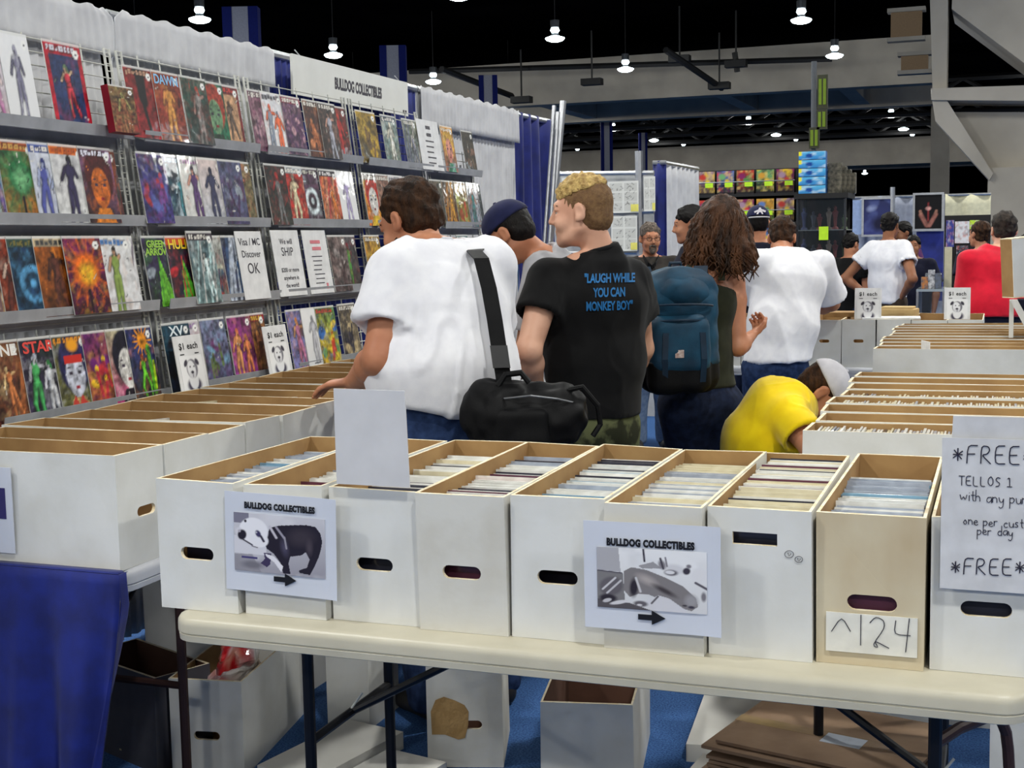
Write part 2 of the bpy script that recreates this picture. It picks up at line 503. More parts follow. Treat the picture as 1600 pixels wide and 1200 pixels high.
# ------------------------------------------------------------------ drapes behind the racks
M_pole = mat('brushed_aluminium', (190, 192, 196), 0.35, metal=0.9)
def drape(name, p0, p1, z0, z1, m, label, pleat=0.009, freq=19.0, flap=0.0, seed=0, sag0=0.0, sag1=0.0, cat='drape', group=None):
    """pleated cloth from p0 to p1 (xy), hanging z1..z0; flap = folded-over top part"""
    p0 = Vector((p0[0], p0[1], 0)); p1 = Vector((p1[0], p1[1], 0))
    L = (p1 - p0).length; d = (p1 - p0) / L; n = Vector((-d.y, d.x, 0))
    if n.x < 0: n = -n
    nu, nv = max(24, int(L * 150)), 14
    def sheet(z0, z1, off, amp, sd, nv):
        us = np.linspace(0, L, nu + 1); vs_ = np.linspace(0, 1, nv + 1)
        V = []
        for v in vs_:
            ph = us * freq * 2 * math.pi + 3.5 * noise3(np.stack([us * 2.2, np.full_like(us, sd), np.full_like(us, v * 0.6)], 1), sd)
            a = amp * (0.45 + 0.55 * (1 - v)) * (1 + 0.5 * noise3(np.stack([us * 5, us * 0 + sd * 3.1, us * 0], 1), sd + 3))
            y = off + a * np.sin(ph)
            z = z0 + (z1 - z0) * v
            zz = z + (0.006 * np.sin(us * 40 + sd) if v == 1 else 0)
            g = 1.0 - 0.0 * v
            for i, uu in enumerate(us):
                e = sag0 * max(0, 1 - uu / 0.25) ** 2 * max(0, (v - .82) / .18) - sag1 * max(0, 1 - (L - uu) / 0.25) ** 2 * max(0, (v - .82) / .18)
                q = p0 + d * (uu + e) + n * y[i]
                V.append((q.x, q.y, float(zz[i] if hasattr(zz, '__len__') else zz)))
        F = []
        for j in range(nv):
            for i in range(nu):
                k = j * (nu + 1) + i
                F.append((k, k + 1, k + nu + 2, k + nu + 1))
        return V, F
    r = empty(name, (0, 0, 0), label=label, cat=cat, group=group)
    mb = MB(); V, F = sheet(z0, z1, 0.0, pleat, seed, nv); mb.add(V, F)
    o = mb.build('cloth', m, r, smooth=True, fix=False)
    sm = o.modifiers.new('thickness', 'SOLIDIFY'); sm.thickness = 0.004
    if flap:
        mb = MB(); V, F = sheet(z1 - flap, z1 + 0.004, 0.035, pleat * 0.45, seed + 5, 6); mb.add(V, F)
        o = mb.build('folded_top', m, r, smooth=True, fix=False)
        sm = o.modifiers.new('thickness', 'SOLIDIFY'); sm.thickness = 0.004
    MB().tube([(p0.x, p0.y, z1 - 0.012), (p1.x, p1.y, z1 - 0.012)], 0.02, 8).build('rail', M_pole, r)
    return r
DX = -3.2
drape('pleated_drape', (DX, 1.6), (DX, 4.285), 0.02, 2.435, M_grey, 'pale grey pleated drape behind the first comic rack, with folded top', flap=0.17, seed=1, sag1=0.06, group='grey booth drapes')
drape('pleated_drape', (DX, 4.29), (DX, 5.47), 0.02, 2.44, M_grey, 'pale grey pleated drape between the dark gap and the blue drape', flap=0.17, seed=2, sag0=0.05, group='grey booth drapes')
drape('pleated_drape', (DX, 5.48), (DX, 7.12), 0.02, 2.445, M_blue, 'royal blue pleated drape behind the white header sign', seed=3, group='blue booth drapes')
drape('pleated_drape', (DX, 7.13), (DX, 8.80), 0.02, 2.445, M_grey, 'pale grey pleated drape right of the header sign behind the last rack', flap=0.22, seed=4, group='grey booth drapes')
drape('pleated_drape', (DX, 8.81), (DX + 0.02, 9.62), 0.02, 2.44, M_navy, 'dark blue pleated drape at the end of the booth wall', seed=5, pleat=0.05, freq=4.5, group='blue booth drapes')
# dark blue drape hanging behind the gap
# upright poles at the end of the drape wall
for k, (pa, pb, rad, dd) in enumerate((((880, 158), (858, 400), 0.022, 9.15), ((866, 165), (848, 420), 0.014, 9.2), ((872, 175), (856, 420), 0.014, 9.05))):
    D = lambda p: Vector((0, 0, CAMH)) + (_f + (p[0] - 800) / FPX * _r2 - (p[1] - 600) / FPX * _u2) * dd
    a, b = D(pa), D(pb)
    q = a + (b - a) * (a.z / (a.z - b.z))
    o = MB().tube([a, q], rad, 10).build('upright_pole', M_pole)
    tag(o, ('thick silver pole leaning at the end of the blue drape', 'thin silver pole nearest the blue drape', 'thin silver pole in the middle of three leaning poles')[k], 'pole', 'leaning poles at the drape end')

# ------------------------------------------------------------------ header sign
M_board = mat('white_sign_board', (226, 226, 220), 0.55, rgb2=(218, 218, 212), nscale=6)
M_ink = mat('black_ink', (16, 15, 20), 0.5)
M_inkg = mat('faded_ink', (60, 56, 66), 0.5)
hs = empty('header_sign', (DX + 0.09, 6.17, 2.245), R_(90), label='long white header sign reading BULLDOG COLLECTIBLES on the blue drape', cat='sign')
MB().box((-0.64, -0.006, 0.0), (0.64, 0.006, 0.185)).build('board', M_board, hs)
v, f = text_geo('BULLDOG COLLECTIBLES', 1.0, bold=.045)
_w = max(p.x for p in v) - min(p.x for p in v); v = [(p.x * .53 / _w, p.y * .075, 0) for p in v]
MB().add(v, f, M=Matrix.Translation((0.04, -0.0072, 0.09)) @ Matrix.Rotation(R_(90), 4, 'X')).build('lettering', M_inkg, hs, fix=False)
MB().box((0.57, -0.0078, 0.012), (0.615, -0.0062, 0.03)).build('small_print', M_inkg, hs)
for sx in (-0.55, 0.55):
    MB().tube([(sx, 0.0, 0.18), (sx, 0.03, 0.215)], 0.003, 6).build('hook', M_pole, hs)

# ------------------------------------------------------------------ wire racks
KL = 0.12                       # lean of the racks
def rackx(z): return -2.87 - KL * (z - 1.03)
M_wire = mat('white_coated_wire', (206, 206, 198), 0.4, spec=0.5)
M_shelf = mat('grey_steel_shelf', (172, 174, 178), 0.4, metal=0.15, rgb2=(156, 158, 162), nscale=14)
SHZ = (1.035, 1.353, 1.657, 1.967)
RY = (1.95, 3.16, 4.096, 4.964, 5.93, 6.79, 7.52)
RN = (None, 'first rack from the picture edge', 'second rack', 'third rack', 'fourth rack', 'fifth rack, farthest away')
def rack(i):
    y0, y1 = RY[i] + 0.02, RY[i + 1] - 0.02
    r = empty('wire_display_rack', (0, (y0 + y1) / 2, 0), label='tall leaning wire rack with grey shelves of comics, %s' % RN[i], cat='rack', group='wire comic racks')
    zb, zt = 0.02, (2.26 if i != 5 else 2.08)
    cy = (y0 + y1) / 2
    for sy in (y0, y1):
        for k in (0, 0.03):
            off = k if sy == y0 else -k
            MB().tube([(rackx(zb) - 0.02, sy + off - cy, zb), (rackx(zt) - 0.02, sy + off - cy, zt)], 0.0048, 6).build('post', M_wire, r)
        m = MB(); z = 0.75
        o2 = 0.03 if sy == y0 else -0.03
        while z < zt:
            m.tube([(rackx(z) - 0.02, sy - cy, z), (rackx(z) - 0.02, sy + o2 - cy, z)], 0.0022, 5); z += 0.026
        tag(m.build('rungs', M_wire, r), kind='stuff')
    m = MB(); z = 0.76
    while z < zt:
        m.tube([(rackx(z) - 0.024, y0 - cy, z), (rackx(z) - 0.024, y1 - cy, z)], 0.0024, 5)
        z += 0.045
    nvw = 6
    for j in range(1, nvw):
        yy = y0 + (y1 - y0) * j / nvw - cy
        m.tube([(rackx(.72) - 0.028, yy, .72), (rackx(zt) - 0.028, yy, zt)], 0.003, 5)
    tag(m.build('wire_grid', M_wire, r), kind='stuff')
    for z in SHZ:
        m = MB()
        xb = rackx(z) - 0.015
        # tray, sloped, with front lip; back strip against the wires
        for (xa, za, xc, zc, th) in ((xb, z - 0.018, xb + 0.062, z - 0.034, 0.002), (xb + 0.060, z - 0.036, xb + 0.066, z + 0.004, 0.0025), (xb - 0.003, z - 0.07, xb, z - 0.005, 0.002)):
            dx, dz = xc - xa, zc - za
            ln = math.hypot(dx, dz); nx_, nz_ = -dz / ln * th, dx / ln * th
            P = [(xa, za), (xc, zc), (xc + nx_, zc + nz_), (xa + nx_, za + nz_)]
            m.prism([(p[0], p[1]) for p in P], y0 + 0.012 - cy, y1 - 0.012 - cy)
        s = m.build('shelf', M_shelf, r)
        for yy in (y0 + 0.2 - cy, cy - cy, y1 - 0.2 - cy):
            MB().box((xb - 0.006, yy - 0.006, z - 0.02), (xb + 0.002, yy + 0.006, z + 0.03)).build('hook', M_shelf, s)
    return r
for i in range(1, 6):
    rack(i)
# ------------------------------------------------------------------ comics on the racks
M_cover = print_mat('printed_cover', 0.45, coat=0.18, coat_rough=0.04, bump=0.05)
M_paper = mat('bag_and_board_edge', (216, 216, 210), 0.4, coat=0.3)
M_print = print_mat('printed_paper', 0.6)
M_sheet = mat('white_paper', (226, 226, 226), 0.6)

def row_y(px, x, z):
    a = _r2 - (px - 800) / FPX * _f
    return -(a.x * x + a.z * (z - CAMH)) / a.y

def fig(c, cx, top, h, col, skin, hair=None, lean=0.0, arms=True, legs=0.09):
    """standing figure: dark outline first, then two-tone body, limbs, head, hair"""
    rn = random.Random(int(cx * 997) + int(h * 331) + c.seed)
    dk = tuple(int(v * .35) for v in col); hi_ = tuple(min(255, int(v * 1.35) + 12) for v in col); sk2 = tuple(int(v * .62) for v in skin)
    w_ = h * .30
    def X(t): return cx + lean * t
    aL = (X(.3) - w_ * rn.uniform(.7, 1.0), top - h * rn.uniform(.30, .46)); aR = (X(.3) + w_ * rn.uniform(.6, 1.0), top - h * rn.uniform(.10, .44))
    kL, kR = (X(.75) - legs * rn.uniform(.6, 1.5), top - h * .74), (X(.75) + legs * rn.uniform(.4, 1.3), top - h * .72)
    fL, fR = (X(1) - legs * rn.uniform(.6, 1.6), top - h), (X(1) + legs * rn.uniform(.5, 1.8), top - h * .97)
    for g, cc, sc in ((.022, (14, 12, 18), 1.0), (0.0, col, 1.0), (-.018, hi_, 1.0)):
        o = .018 if g < 0 else 0
        for p0, p1, r0 in (((X(.5) - w_ * .22, top - h * .46), kL, .068), (kL, fL, .05), ((X(.5) + w_ * .22, top - h * .46), kR, .068), (kR, fR, .05)):
            c.line(p0[0] + o, p0[1], p1[0] + o, p1[1], (r0 * h / .75 + g), cc, .9 if g >= 0 else .55)
        c.ell(X(.3) + o, top - h * .24, w_ * .52 + g, h * .13 + g, cc, 0, .25, 1 if g >= 0 else .5); c.ell(X(.45) + o, top - h * .40, w_ * .36 + g, h * .12 + g, cc, 0, .25, 1 if g >= 0 else .5)
        if arms and g >= 0:
            ac_ = cc if g > 0 else skin
            c.line(X(.25) - w_ * .45, top - h * .18, aL[0], aL[1], .040 * h / .75 + g, ac_); c.line(X(.25) + w_ * .45, top - h * .18, aR[0], aR[1], .040 * h / .75 + g, ac_)
    c.line(X(.1), top - h * .14, X(.05), top - h * .08, .035, skin)
    c.ell(X(0), top - h * .065, h * .075 + .012, h * .062 + .008, (14, 12, 18), 0, .3); c.ell(X(0), top - h * .07, h * .072, h * .058, skin, 0, .3); c.ell(X(0) - .02, top - h * .075, h * .035, h * .045, sk2, 0, .6, .8)
    if hair: c.ell(X(0) + .01, top - h * .035, h * .088, h * .045, hair, 10, .3); c.line(X(0) + .05, top - h * .05, X(.1) + .07, top - h * .14, .03, hair)

def bust(c, cx, cy, s, skin, hair, lips=(150, 20, 40), shadow=(60, 50, 70)):
    c.ell(cx, cy + .10 * s, .40 * s, .34 * s, hair, soft=.12)
    c.ell(cx, cy - .03 * s, .25 * s, .24 * s, skin, soft=.1)
    c.poly([(cx - .25 * s, cy), (cx + .25 * s, cy), (cx + .05 * s, cy - .29 * s), (cx - .05 * s, cy - .29 * s)], skin)
    for q in (-1, 1):
        c.ell(cx + q * .11 * s, cy, .065 * s, .022 * s, shadow, soft=.4)
        c.line(cx + q * .04 * s, cy + .05 * s, cx + q * .18 * s, cy + .065 * s, .013, shadow)
    c.ell(cx + .01, cy - .16 * s, .06 * s, .025 * s, lips, soft=.3)
    c.line(cx + .02, cy - .02, cx + .03, cy - .09 * s, .01, shadow, .5)

def cover(style, pal, seed, opts):
    c = Canvas(34, 50, 1.5, seed)
    b1, b2, f1, f2 = pal[:4]
    ac = pal[4] if len(pal) > 4 else f2
    rnd = random.Random(seed)
    c.grad(b1, b2, rnd.choice((70, 90, 110)))
    if style != 'plain':
        c.noise(3.0, 0.55 if sum(b1) + sum(b2) < 1080 else .15, tuple(int((a + b) / 2 * 0.6) for a, b in zip(b1, f1)), 2)
        c.noise(6.0, 0.35, f2, 5)
        c.noise(4.5, 0.7 if sum(b1) + sum(b2) < 1080 else .12, tuple(int(v * .3) for v in b2), 11)
    if style == 'stand':
        fig(c, .5 + rnd.uniform(-.08, .08), .86, .88, f1, f2, ac, rnd.uniform(-.08, .12))
        c.noise(8, .3, ac, 9)
    elif style == 'pair':
        fig(c, .33, .80, .80, f1, f2, ac, -.05); fig(c, .68, .70, .74, ac, f2, f1, .05)
    elif style == 'bust':
        bust(c, .52, .50, 1.15, f2, f1)
        c.poly([(.2, 0), (.85, 0), (.7, .2), (.36, .2)], ac)
    elif style == 'burst':
        for k in range(14):
            t = 2 * math.pi * k / 14
            c.line(.5, .55, .5 + .6 * math.cos(t), .55 + .45 * math.sin(t), .03, f1, .55)
        c.ell(.5, .56, .40, .27, f1, soft=.35); c.ell(.52, .52, .28, .19, f2, soft=.6)
        c.noise(11, .5, f1, 3); c.line(.5, .3, .5, .02, .035, ac)
    elif style == 'frame':
        c.fill(b1); c.rect(.12, .10, .90, .84, b2); c.noise(7, .25, f1, 4)
        fig(c, .48, .74, .58, f1, f2, ac, .12)
        c.rect(0, 0, .10, 1, b1); c.rect(.91, 0, 1, 1, b1)
    elif style == 'sketch':
        c.grad((224, 224, 224), (232, 232, 232))
        fig(c, .5, .86, .78, f1, f1, f2, .03)
        c.noise(9, .45, (222, 222, 224), 3)
        c.line(.3, .06, .7, .07, .015, (60, 60, 66))
    elif style == 'crowd':
        for k in range(7):
            x, y = rnd.uniform(.1, .9), rnd.uniform(.1, .7)
            c.ell(x, y, rnd.uniform(.08, .2), rnd.uniform(.07, .16), rnd.choice((f1, f2, ac, b2)), rnd.uniform(0, 90), .35)
        for k in range(3):
            x, y = rnd.uniform(.2, .8), rnd.uniform(.35, .75)
            c.ell(x, y, .07, .055, f2, 0, .3); c.line(x, y - .05, x + rnd.uniform(-.15, .15), y - .35, .06, f1)
        c.noise(9, .4, ac, 6)
    elif style == 'diag':
        for k in range(5):
            x = rnd.uniform(-.2, .9)
            c.line(x, 0, x + rnd.uniform(.1, .5), 1, rnd.uniform(.03, .09), rnd.choice((f1, f2, ac)), .8)
        fig(c, .55, .7, .6, f1, f2, None, .15); c.noise(7, .4, f1, 7)
    elif style == 'ring':
        c.ell(.52, .42, .38, .25, f2, soft=.15); c.ell(.52, .42, .26, .17, b1, soft=.25); c.ell(.52, .42, .10, .07, f2, soft=.4)
        c.noise(8, .3, f1, 3)
    elif style == 'arrow':
        c.poly([(.35, 0), (.95, 0), (.50, .72)], f1); c.line(.45, .02, .50, .70, .03, f2); c.line(.7, .02, .53, .5, .02, f2)
        c.ell(.15, .48, .2, .08, ac, 20, .3)
    elif style == 'sun':
        for k in range(14):
            t = 2 * math.pi * k / 14
            c.line(.58, .80, .58 + .36 * math.cos(t), .80 + .2 * math.sin(t), .022, ac)
        c.ell(.58, .80, .19, .125, ac, soft=.2)
        fig(c, .45, .62, .6, f1, f2, (150, 60, 30), .1, legs=.12); c.line(.75, .7, .8, .1, .09, f1); c.line(.9, .5, .86, .15, .05, (190, 230, 40))
    elif style == 'leg':
        c.line(.45, .92, .50, .55, .13, f1); c.line(.62, .92, .60, .5, .12, f1); c.line(.50, .6, .66, .05, .075, f1); c.ell(.45, .92, .2, .06, f1)
    if style not in ('sketch', 'plain'):
        for k in range(9):
            x, y = rnd.uniform(0, 1), rnd.uniform(0, .85); c.line(x, y, x + rnd.uniform(-.14, .14), y + rnd.uniform(-.12, .12), rnd.uniform(.006, .016), rnd.choice(((12, 10, 16), (12, 10, 16), ac, (230, 226, 214))), .75)
        P = np.stack([c.u.ravel() * 13, c.v.ravel() * 19, np.full(c.u.size, seed * 1.7)], 1)
        mot = fbm(P, seed + 3, 3).reshape(c.u.shape)
        lt = .3 if sum(b1) + sum(b2) > 1080 else 1.0
        c.c = c.c * np.clip(1 - lt * (.24 - .85 * mot), .16, 1.25)[..., None]
    if not opts.get('notitle'):
        tcol = opts.get('tc', (235, 230, 220))
        if opts.get('band'):
            c.rect(0, .86, 1, 1, opts['band'])
        x = .06
        while x < .84 and 'title' not in opts:
            wd = rnd.uniform(.05, .13); y0, y1 = .878 + rnd.uniform(0, .02), .955 - rnd.uniform(0, .02)
            c.rect(x - .012, y0 - .012, x + wd + .012, y1 + .012, (16, 14, 20), .55)
            c.poly([(x, y0), (x + wd, y0 + rnd.uniform(-.01, .01)), (x + wd - rnd.uniform(-.01, .02), y1), (x + rnd.uniform(-.01, .02), y1)], tcol, .85)
            c.ell(x + wd * .5, (y0 + y1) / 2, wd * .2, .012, (16, 14, 20), 0, .5, .7)
            x += wd + .03
    c.rect(0, .972, 1, 1, (218, 218, 214), .8)
    if not opts.get('nodot'):
        c.ell(.86, .88, .085, .055, (238, 238, 234), soft=.12); c.ell(.86, .88, .03, .02, (70, 70, 80), soft=.4)
    return c

CW, CH = 0.172, 0.262
OR_, YE, WH, BK = (226, 116, 30), (240, 205, 50), (232, 232, 232), (18, 16, 22)
TB = [
 # row, left px, right px, anchor, style, palette, label, options
 (3, -34, 12, 'L', 'stand', ((206, 190, 196), (226, 220, 226), (150, 90, 130), (220, 200, 200)), 'pale mauve comic cut by the picture edge on the top shelf', {}),
 (3, 17, 63, 'F', 'sketch', (WH, WH, (92, 90, 110), (150, 148, 166)), 'white comic with a grey pencilled figure, top shelf', {'h': .30, 'nodot': 0, 'notitle': 1}),
 (3, 86, 143, 'F', 'frame', ((196, 16, 46), (40, 58, 104), (186, 44, 60), (222, 186, 150), (120, 150, 110)), 'large comic with crimson side borders and tumbling fighters, top shelf', {'h': .30, 'w': .21, 'tc': (220, 220, 230)}),
 (3, 156, 193, 'F', 'stand', ((150, 50, 40), (126, 92, 56), (122, 70, 44), (160, 150, 90)), 'small thick dark red paperback standing on the top shelf', {'h': .165, 'w': .125, 'th': .03, 'notitle': 1, 'side': (140, 18, 40)}),
 (3, 204, 247, 'L', 'leg', ((168, 36, 44), (150, 44, 40), BK, (40, 30, 40)), 'red comic with a long black legged shape, top shelf', {'tc': (196, 150, 120)}),
 (3, 247, 290, 'L', 'stand', ((142, 56, 44), (170, 60, 40), (214, 132, 60), (226, 150, 76), (110, 40, 36)), 'rust red comic titled DAWN with an orange figure', {'title': 'DAWN', 'tcol': (126, 186, 230)}),
 (3, 290, 327, 'L', 'stand', ((52, 66, 66), (34, 82, 66), (120, 116, 112), (150, 120, 110), (176, 60, 40)), 'murky green comic with a red haired grey figure, top shelf', {'notitle': 1}),
 (3, 325, 358, 'L', 'bust', ((30, 120, 84), (26, 96, 70), (170, 56, 36), (110, 150, 110), (30, 60, 44)), 'emerald green comic with a small red haired head, top shelf', {'notitle': 1}),
 (3, 358, 387, 'R', 'frame', ((128, 28, 34), (206, 160, 120), (84, 70, 60), (110, 80, 66)), 'maroon bordered comic with tan panel, last on its top shelf', {'tc': (200, 60, 50)}),
 (3, 398, 416, 'L', 'crowd', ((110, 66, 92), (140, 90, 110), (80, 50, 80), (180, 140, 150)), 'narrow strip of mauve comic behind the white one, top shelf', {}),
 (3, 417, 447, 'L', 'pair', (WH, (226, 226, 230), (110, 118, 132), (226, 104, 56), (226, 90, 50)), 'white comic with orange haired figures, top shelf', {'tc': (60, 60, 70)}),
 (3, 447, 480, 'L', 'crowd', ((66, 46, 84), (96, 60, 96), (90, 50, 90), (206, 160, 170), (180, 130, 150)), 'purple comic with pink figures beneath the header sign', {'band': (142, 40, 66)}),
 (3, 480, 502, 'L', 'crowd', ((92, 46, 36), (64, 40, 40), (196, 110, 60), (220, 140, 90), (60, 30, 30)), 'dark brown comic with orange limbs, top shelf under the header', {}),
 (3, 502, 527, 'L', 'stand', ((54, 44, 44), (80, 66, 62), (150, 150, 160), (200, 150, 130), (20, 20, 24)), 'charcoal comic with a pale suited figure, top shelf', {}),
 (3, 527, 552, 'R', 'stand', ((70, 22, 24), (92, 30, 26), (150, 26, 24), (190, 40, 30), (210, 60, 40)), 'dark comic with a scarlet figure beside the rack post, top shelf', {'notitle': 1}),
 (3, 566, 596, 'F', 'crowd', ((86, 74, 56), (206, 166, 40), (126, 92, 60), (216, 180, 60), (90, 80, 60)), 'comic yellow above and brown below, top shelf', {'notitle': 1}),
 (3, 604, 636, 'L', 'stand', ((96, 130, 116), (150, 168, 170), (220, 216, 190), (226, 220, 200), (226, 220, 200)), 'teal comic with a white robed figure, top shelf', {'band': (60, 80, 96)}),
 (3, 636, 651, 'L', 'diag', ((96, 104, 120), (112, 128, 96), (120, 124, 140), (220, 210, 196), (90, 100, 120)), 'slate comic with pale streaks, top shelf', {}),
 (3, 649, 662, 'R', 'crowd', ((200, 170, 60), (130, 110, 50), (206, 120, 50), WH, (190, 150, 40)), 'narrow mustard comic beside the white notice, top shelf', {}),
 (3, 693, 719, 'L', 'bust', ((150, 96, 80), (216, 150, 60), (220, 170, 60), (226, 150, 130), (30, 130, 90)), 'orange comic with a pink face and green foot, top shelf', {'band': (226, 160, 40)}),
 (3, 719, 748, 'R', 'crowd', ((52, 46, 40), (66, 60, 48), (80, 70, 50), (150, 110, 90), (40, 36, 34)), 'dark olive comic at the far end of the top shelf', {'notitle': 1}),

 (2, -30, 13, 'L', 'stand', ((150, 190, 206), (120, 150, 190), (90, 70, 140), (230, 200, 60)), 'sky blue comic cut by the picture edge, second shelf', {}),
 (2, 12, 60, 'L', 'burst', ((196, 120, 40), (30, 110, 66), (30, 120, 66), (120, 190, 130), BK), 'green comic with gold lettering and foot, second shelf', {'tc': (206, 160, 80), 'band': (170, 80, 36)}),
 (2, 60, 91, 'L', 'pair', ((196, 200, 214), (210, 214, 224), (60, 66, 130), (160, 170, 200), (40, 50, 110)), 'pale comic with blue machines, second shelf', {'band': (70, 90, 160)}),
 (2, 91, 135, 'L', 'stand', ((226, 226, 224), (220, 220, 220), (34, 28, 62), (44, 34, 70), BK), 'white comic with a huge dark beast under orange lettering', {'band': (216, 112, 30), 'tc': (190, 80, 20)}),
 (2, 135, 166, 'L', 'bust', ((40, 18, 20), (150, 100, 140), (80, 20, 24), (216, 110, 30), (226, 130, 30)), 'dark red comic with a fiery orange face, second shelf', {'tc': (236, 236, 250)}),
 (2, 166, 198, 'R', 'diag', ((96, 30, 40), (170, 80, 40), (214, 110, 30), (60, 70, 70), (120, 30, 40)), 'maroon comic with an orange curve, second shelf by the post', {'notitle': 1}),
 (2, 222, 247, 'L', 'crowd', ((70, 50, 130), (40, 50, 110), (120, 60, 130), (170, 50, 60), (90, 100, 170)), 'violet comic with a red mask, second shelf', {'notitle': 1}),
 (2, 245, 266, 'L', 'diag', ((90, 80, 170), (170, 190, 220), (210, 220, 240), (190, 130, 100), (60, 40, 150)), 'shiny violet foil comic, second shelf', {'notitle': 1}),
 (2, 264, 291, 'L', 'diag', ((30, 70, 90), (26, 30, 60), (60, 120, 130), (206, 226, 236), (40, 110, 120)), 'dark teal comic with white light beams, second shelf', {'band': (24, 26, 66), 'tc': (200, 220, 236)}),
 (2, 291, 319, 'L', 'stand', ((220, 220, 216), (226, 226, 220), (70, 44, 90), (206, 150, 130), (40, 30, 50)), 'white comic with a purple clad fighter holding a gun, second shelf', {'tc': (130, 60, 130)}),
 (2, 319, 350, 'L', 'stand', ((200, 206, 214), (226, 206, 200), (40, 42, 70), (50, 52, 84), (24, 26, 50)), 'pale comic with a lone dark armoured figure, second shelf', {'notitle': 1}),
 (2, 350, 379, 'L', 'crowd', ((80, 76, 120), (90, 96, 130), (70, 50, 90), (150, 160, 170), (96, 50, 90)), 'dusky blue violet comic, second shelf', {'notitle': 1}),
 (2, 379, 405, 'R', 'stand', ((120, 110, 80), (140, 130, 90), (40, 120, 60), (206, 130, 100), (190, 90, 60)), 'olive comic with a green dressed redhead, second shelf', {'notitle': 1}),
 (2, 420, 450, 'L', 'stand', ((60, 64, 56), (40, 40, 40), (90, 90, 90), (150, 40, 40), (180, 40, 36)), 'dark grey green comic with red streak, second shelf third rack', {'notitle': 1}),
 (2, 450, 481, 'F', 'stand', ((190, 30, 24), (206, 40, 30), (222, 190, 150), (226, 196, 160), (120, 110, 100)), 'bright red comic with a cream pin-up figure, second shelf', {'band': (180, 186, 190), 'dz': .01}),
 (2, 478, 511, 'L', 'ring', ((40, 30, 44), (96, 60, 90), (120, 70, 90), (226, 240, 244)), 'dark comic with a glowing white ring, second shelf', {'tc': (206, 206, 190)}),
 (2, 508, 536, 'L', 'diag', ((196, 120, 90), (206, 60, 40), (216, 110, 40), (214, 160, 120), (190, 40, 60)), 'red and orange comic beside the white sketch, second shelf', {'tc': (230, 226, 226), 'band': (40, 34, 44)}),
 (2, 536, 564, 'R', 'sketch', (WH, WH, (136, 124, 160), (150, 140, 170)), 'white comic with a lilac pencilled figure, second shelf', {'nodot': 1, 'notitle': 1}),
 (2, 573, 594, 'L', 'bust', ((226, 120, 20), (226, 190, 60), (196, 40, 20), (230, 226, 220), (230, 190, 40)), 'fiery yellow comic with a white skull face, second shelf', {'band': (40, 20, 20)}),
 (2, 594, 612, 'L', 'crowd', ((130, 90, 70), (150, 110, 90), (96, 60, 50), (190, 140, 120)), 'tan comic behind the head of dark hair, second shelf', {}),
 (2, 612, 640, 'L', 'pair', ((216, 216, 220), (226, 226, 226), (60, 70, 90), (190, 90, 90), (120, 60, 80)), 'white comic just above the dark hair, second shelf', {'tc': (80, 70, 80)}),
 (2, 640, 663, 'R', 'crowd', ((150, 80, 76), (120, 60, 60), (90, 90, 80), (190, 110, 100)), 'dull red comic by the fourth rack post, second shelf', {}),
 (2, 680, 699, 'L', 'crowd', ((70, 74, 76), (96, 96, 80), (60, 60, 66), (130, 100, 80)), 'grey comic first on the farthest rack, second shelf', {'notitle': 1}),
 (2, 698, 717, 'L', 'diag', ((90, 40, 34), (84, 74, 60), (216, 140, 40), (206, 150, 60)), 'brown comic with a golden flame, farthest rack', {'notitle': 1}),
 (2, 716, 735, 'L', 'crowd', ((120, 120, 60), (190, 140, 60), (200, 60, 40), (206, 206, 120), (90, 120, 60)), 'busy red and green comic, farthest rack second shelf', {}),
 (2, 734, 751, 'L', 'stand', ((120, 130, 150), (220, 220, 222), (40, 110, 110), (190, 130, 100), (130, 60, 50)), 'white topped comic with a teal figure, farthest rack', {'band': (224, 224, 226)}),
 (2, 748, 760, 'R', 'crowd', ((50, 52, 60), (60, 64, 66), (40, 40, 50), (100, 120, 120)), 'dark slate comic last on the farthest rack, second shelf', {'notitle': 1}),

 (1, -36, 12, 'L', 'crowd', ((206, 170, 110), (190, 150, 110), (120, 90, 90), (226, 200, 160)), 'cream comic cut by the picture edge, third shelf', {}),
 (1, 9, 28, 'L', 'pair', ((130, 56, 30), (170, 60, 30), (90, 40, 30), (220, 190, 170), (150, 60, 30)), 'rust comic made of small panels, third shelf', {'notitle': 1}),
 (1, 28, 68, 'L', 'ring', ((26, 70, 100), (20, 50, 70), (30, 50, 110), (90, 160, 206)), 'deep teal comic with a glowing blue orb, third shelf', {'band': (56, 80, 70), 'tc': (120, 110, 50)}),
 (1, 67, 110, 'L', 'stand', ((60, 34, 26), (206, 110, 30), (80, 40, 30), (70, 36, 30), (210, 120, 30)), 'brown comic with hunters before orange flames, third shelf', {'band': (206, 186, 150), 'tc': (40, 50, 60)}),
 (1, 108, 166, 'F', 'burst', ((66, 16, 50), (130, 20, 90), (236, 110, 20), (240, 190, 40), (40, 10, 24)), 'purple comic with a blazing orange fireball, third shelf', {'notitle': 1, 'dz': .008}),
 (1, 165, 206, 'L', 'stand', ((226, 226, 228), (230, 230, 230), (110, 130, 60), (196, 150, 120), (40, 34, 30)), 'white comic with a man in an olive vest and blue logo', {'tc': (60, 120, 186)}),
 (1, 205, 226, 'R', 'diag', ((222, 222, 222), (228, 228, 228), (226, 226, 228), (90, 70, 90), (230, 230, 230)), 'white comic with a slender curve, third shelf by the post', {'tc': (60, 40, 40)}),
 (1, 238, 275, 'L', 'arrow', ((40, 50, 46), (60, 40, 90), (110, 190, 50), (70, 150, 40), (150, 160, 170)), 'dark comic titled GREEN ARROW with a bright green wedge', {'title': 'GREEN\nARROW', 'tcol': (150, 200, 60)}),
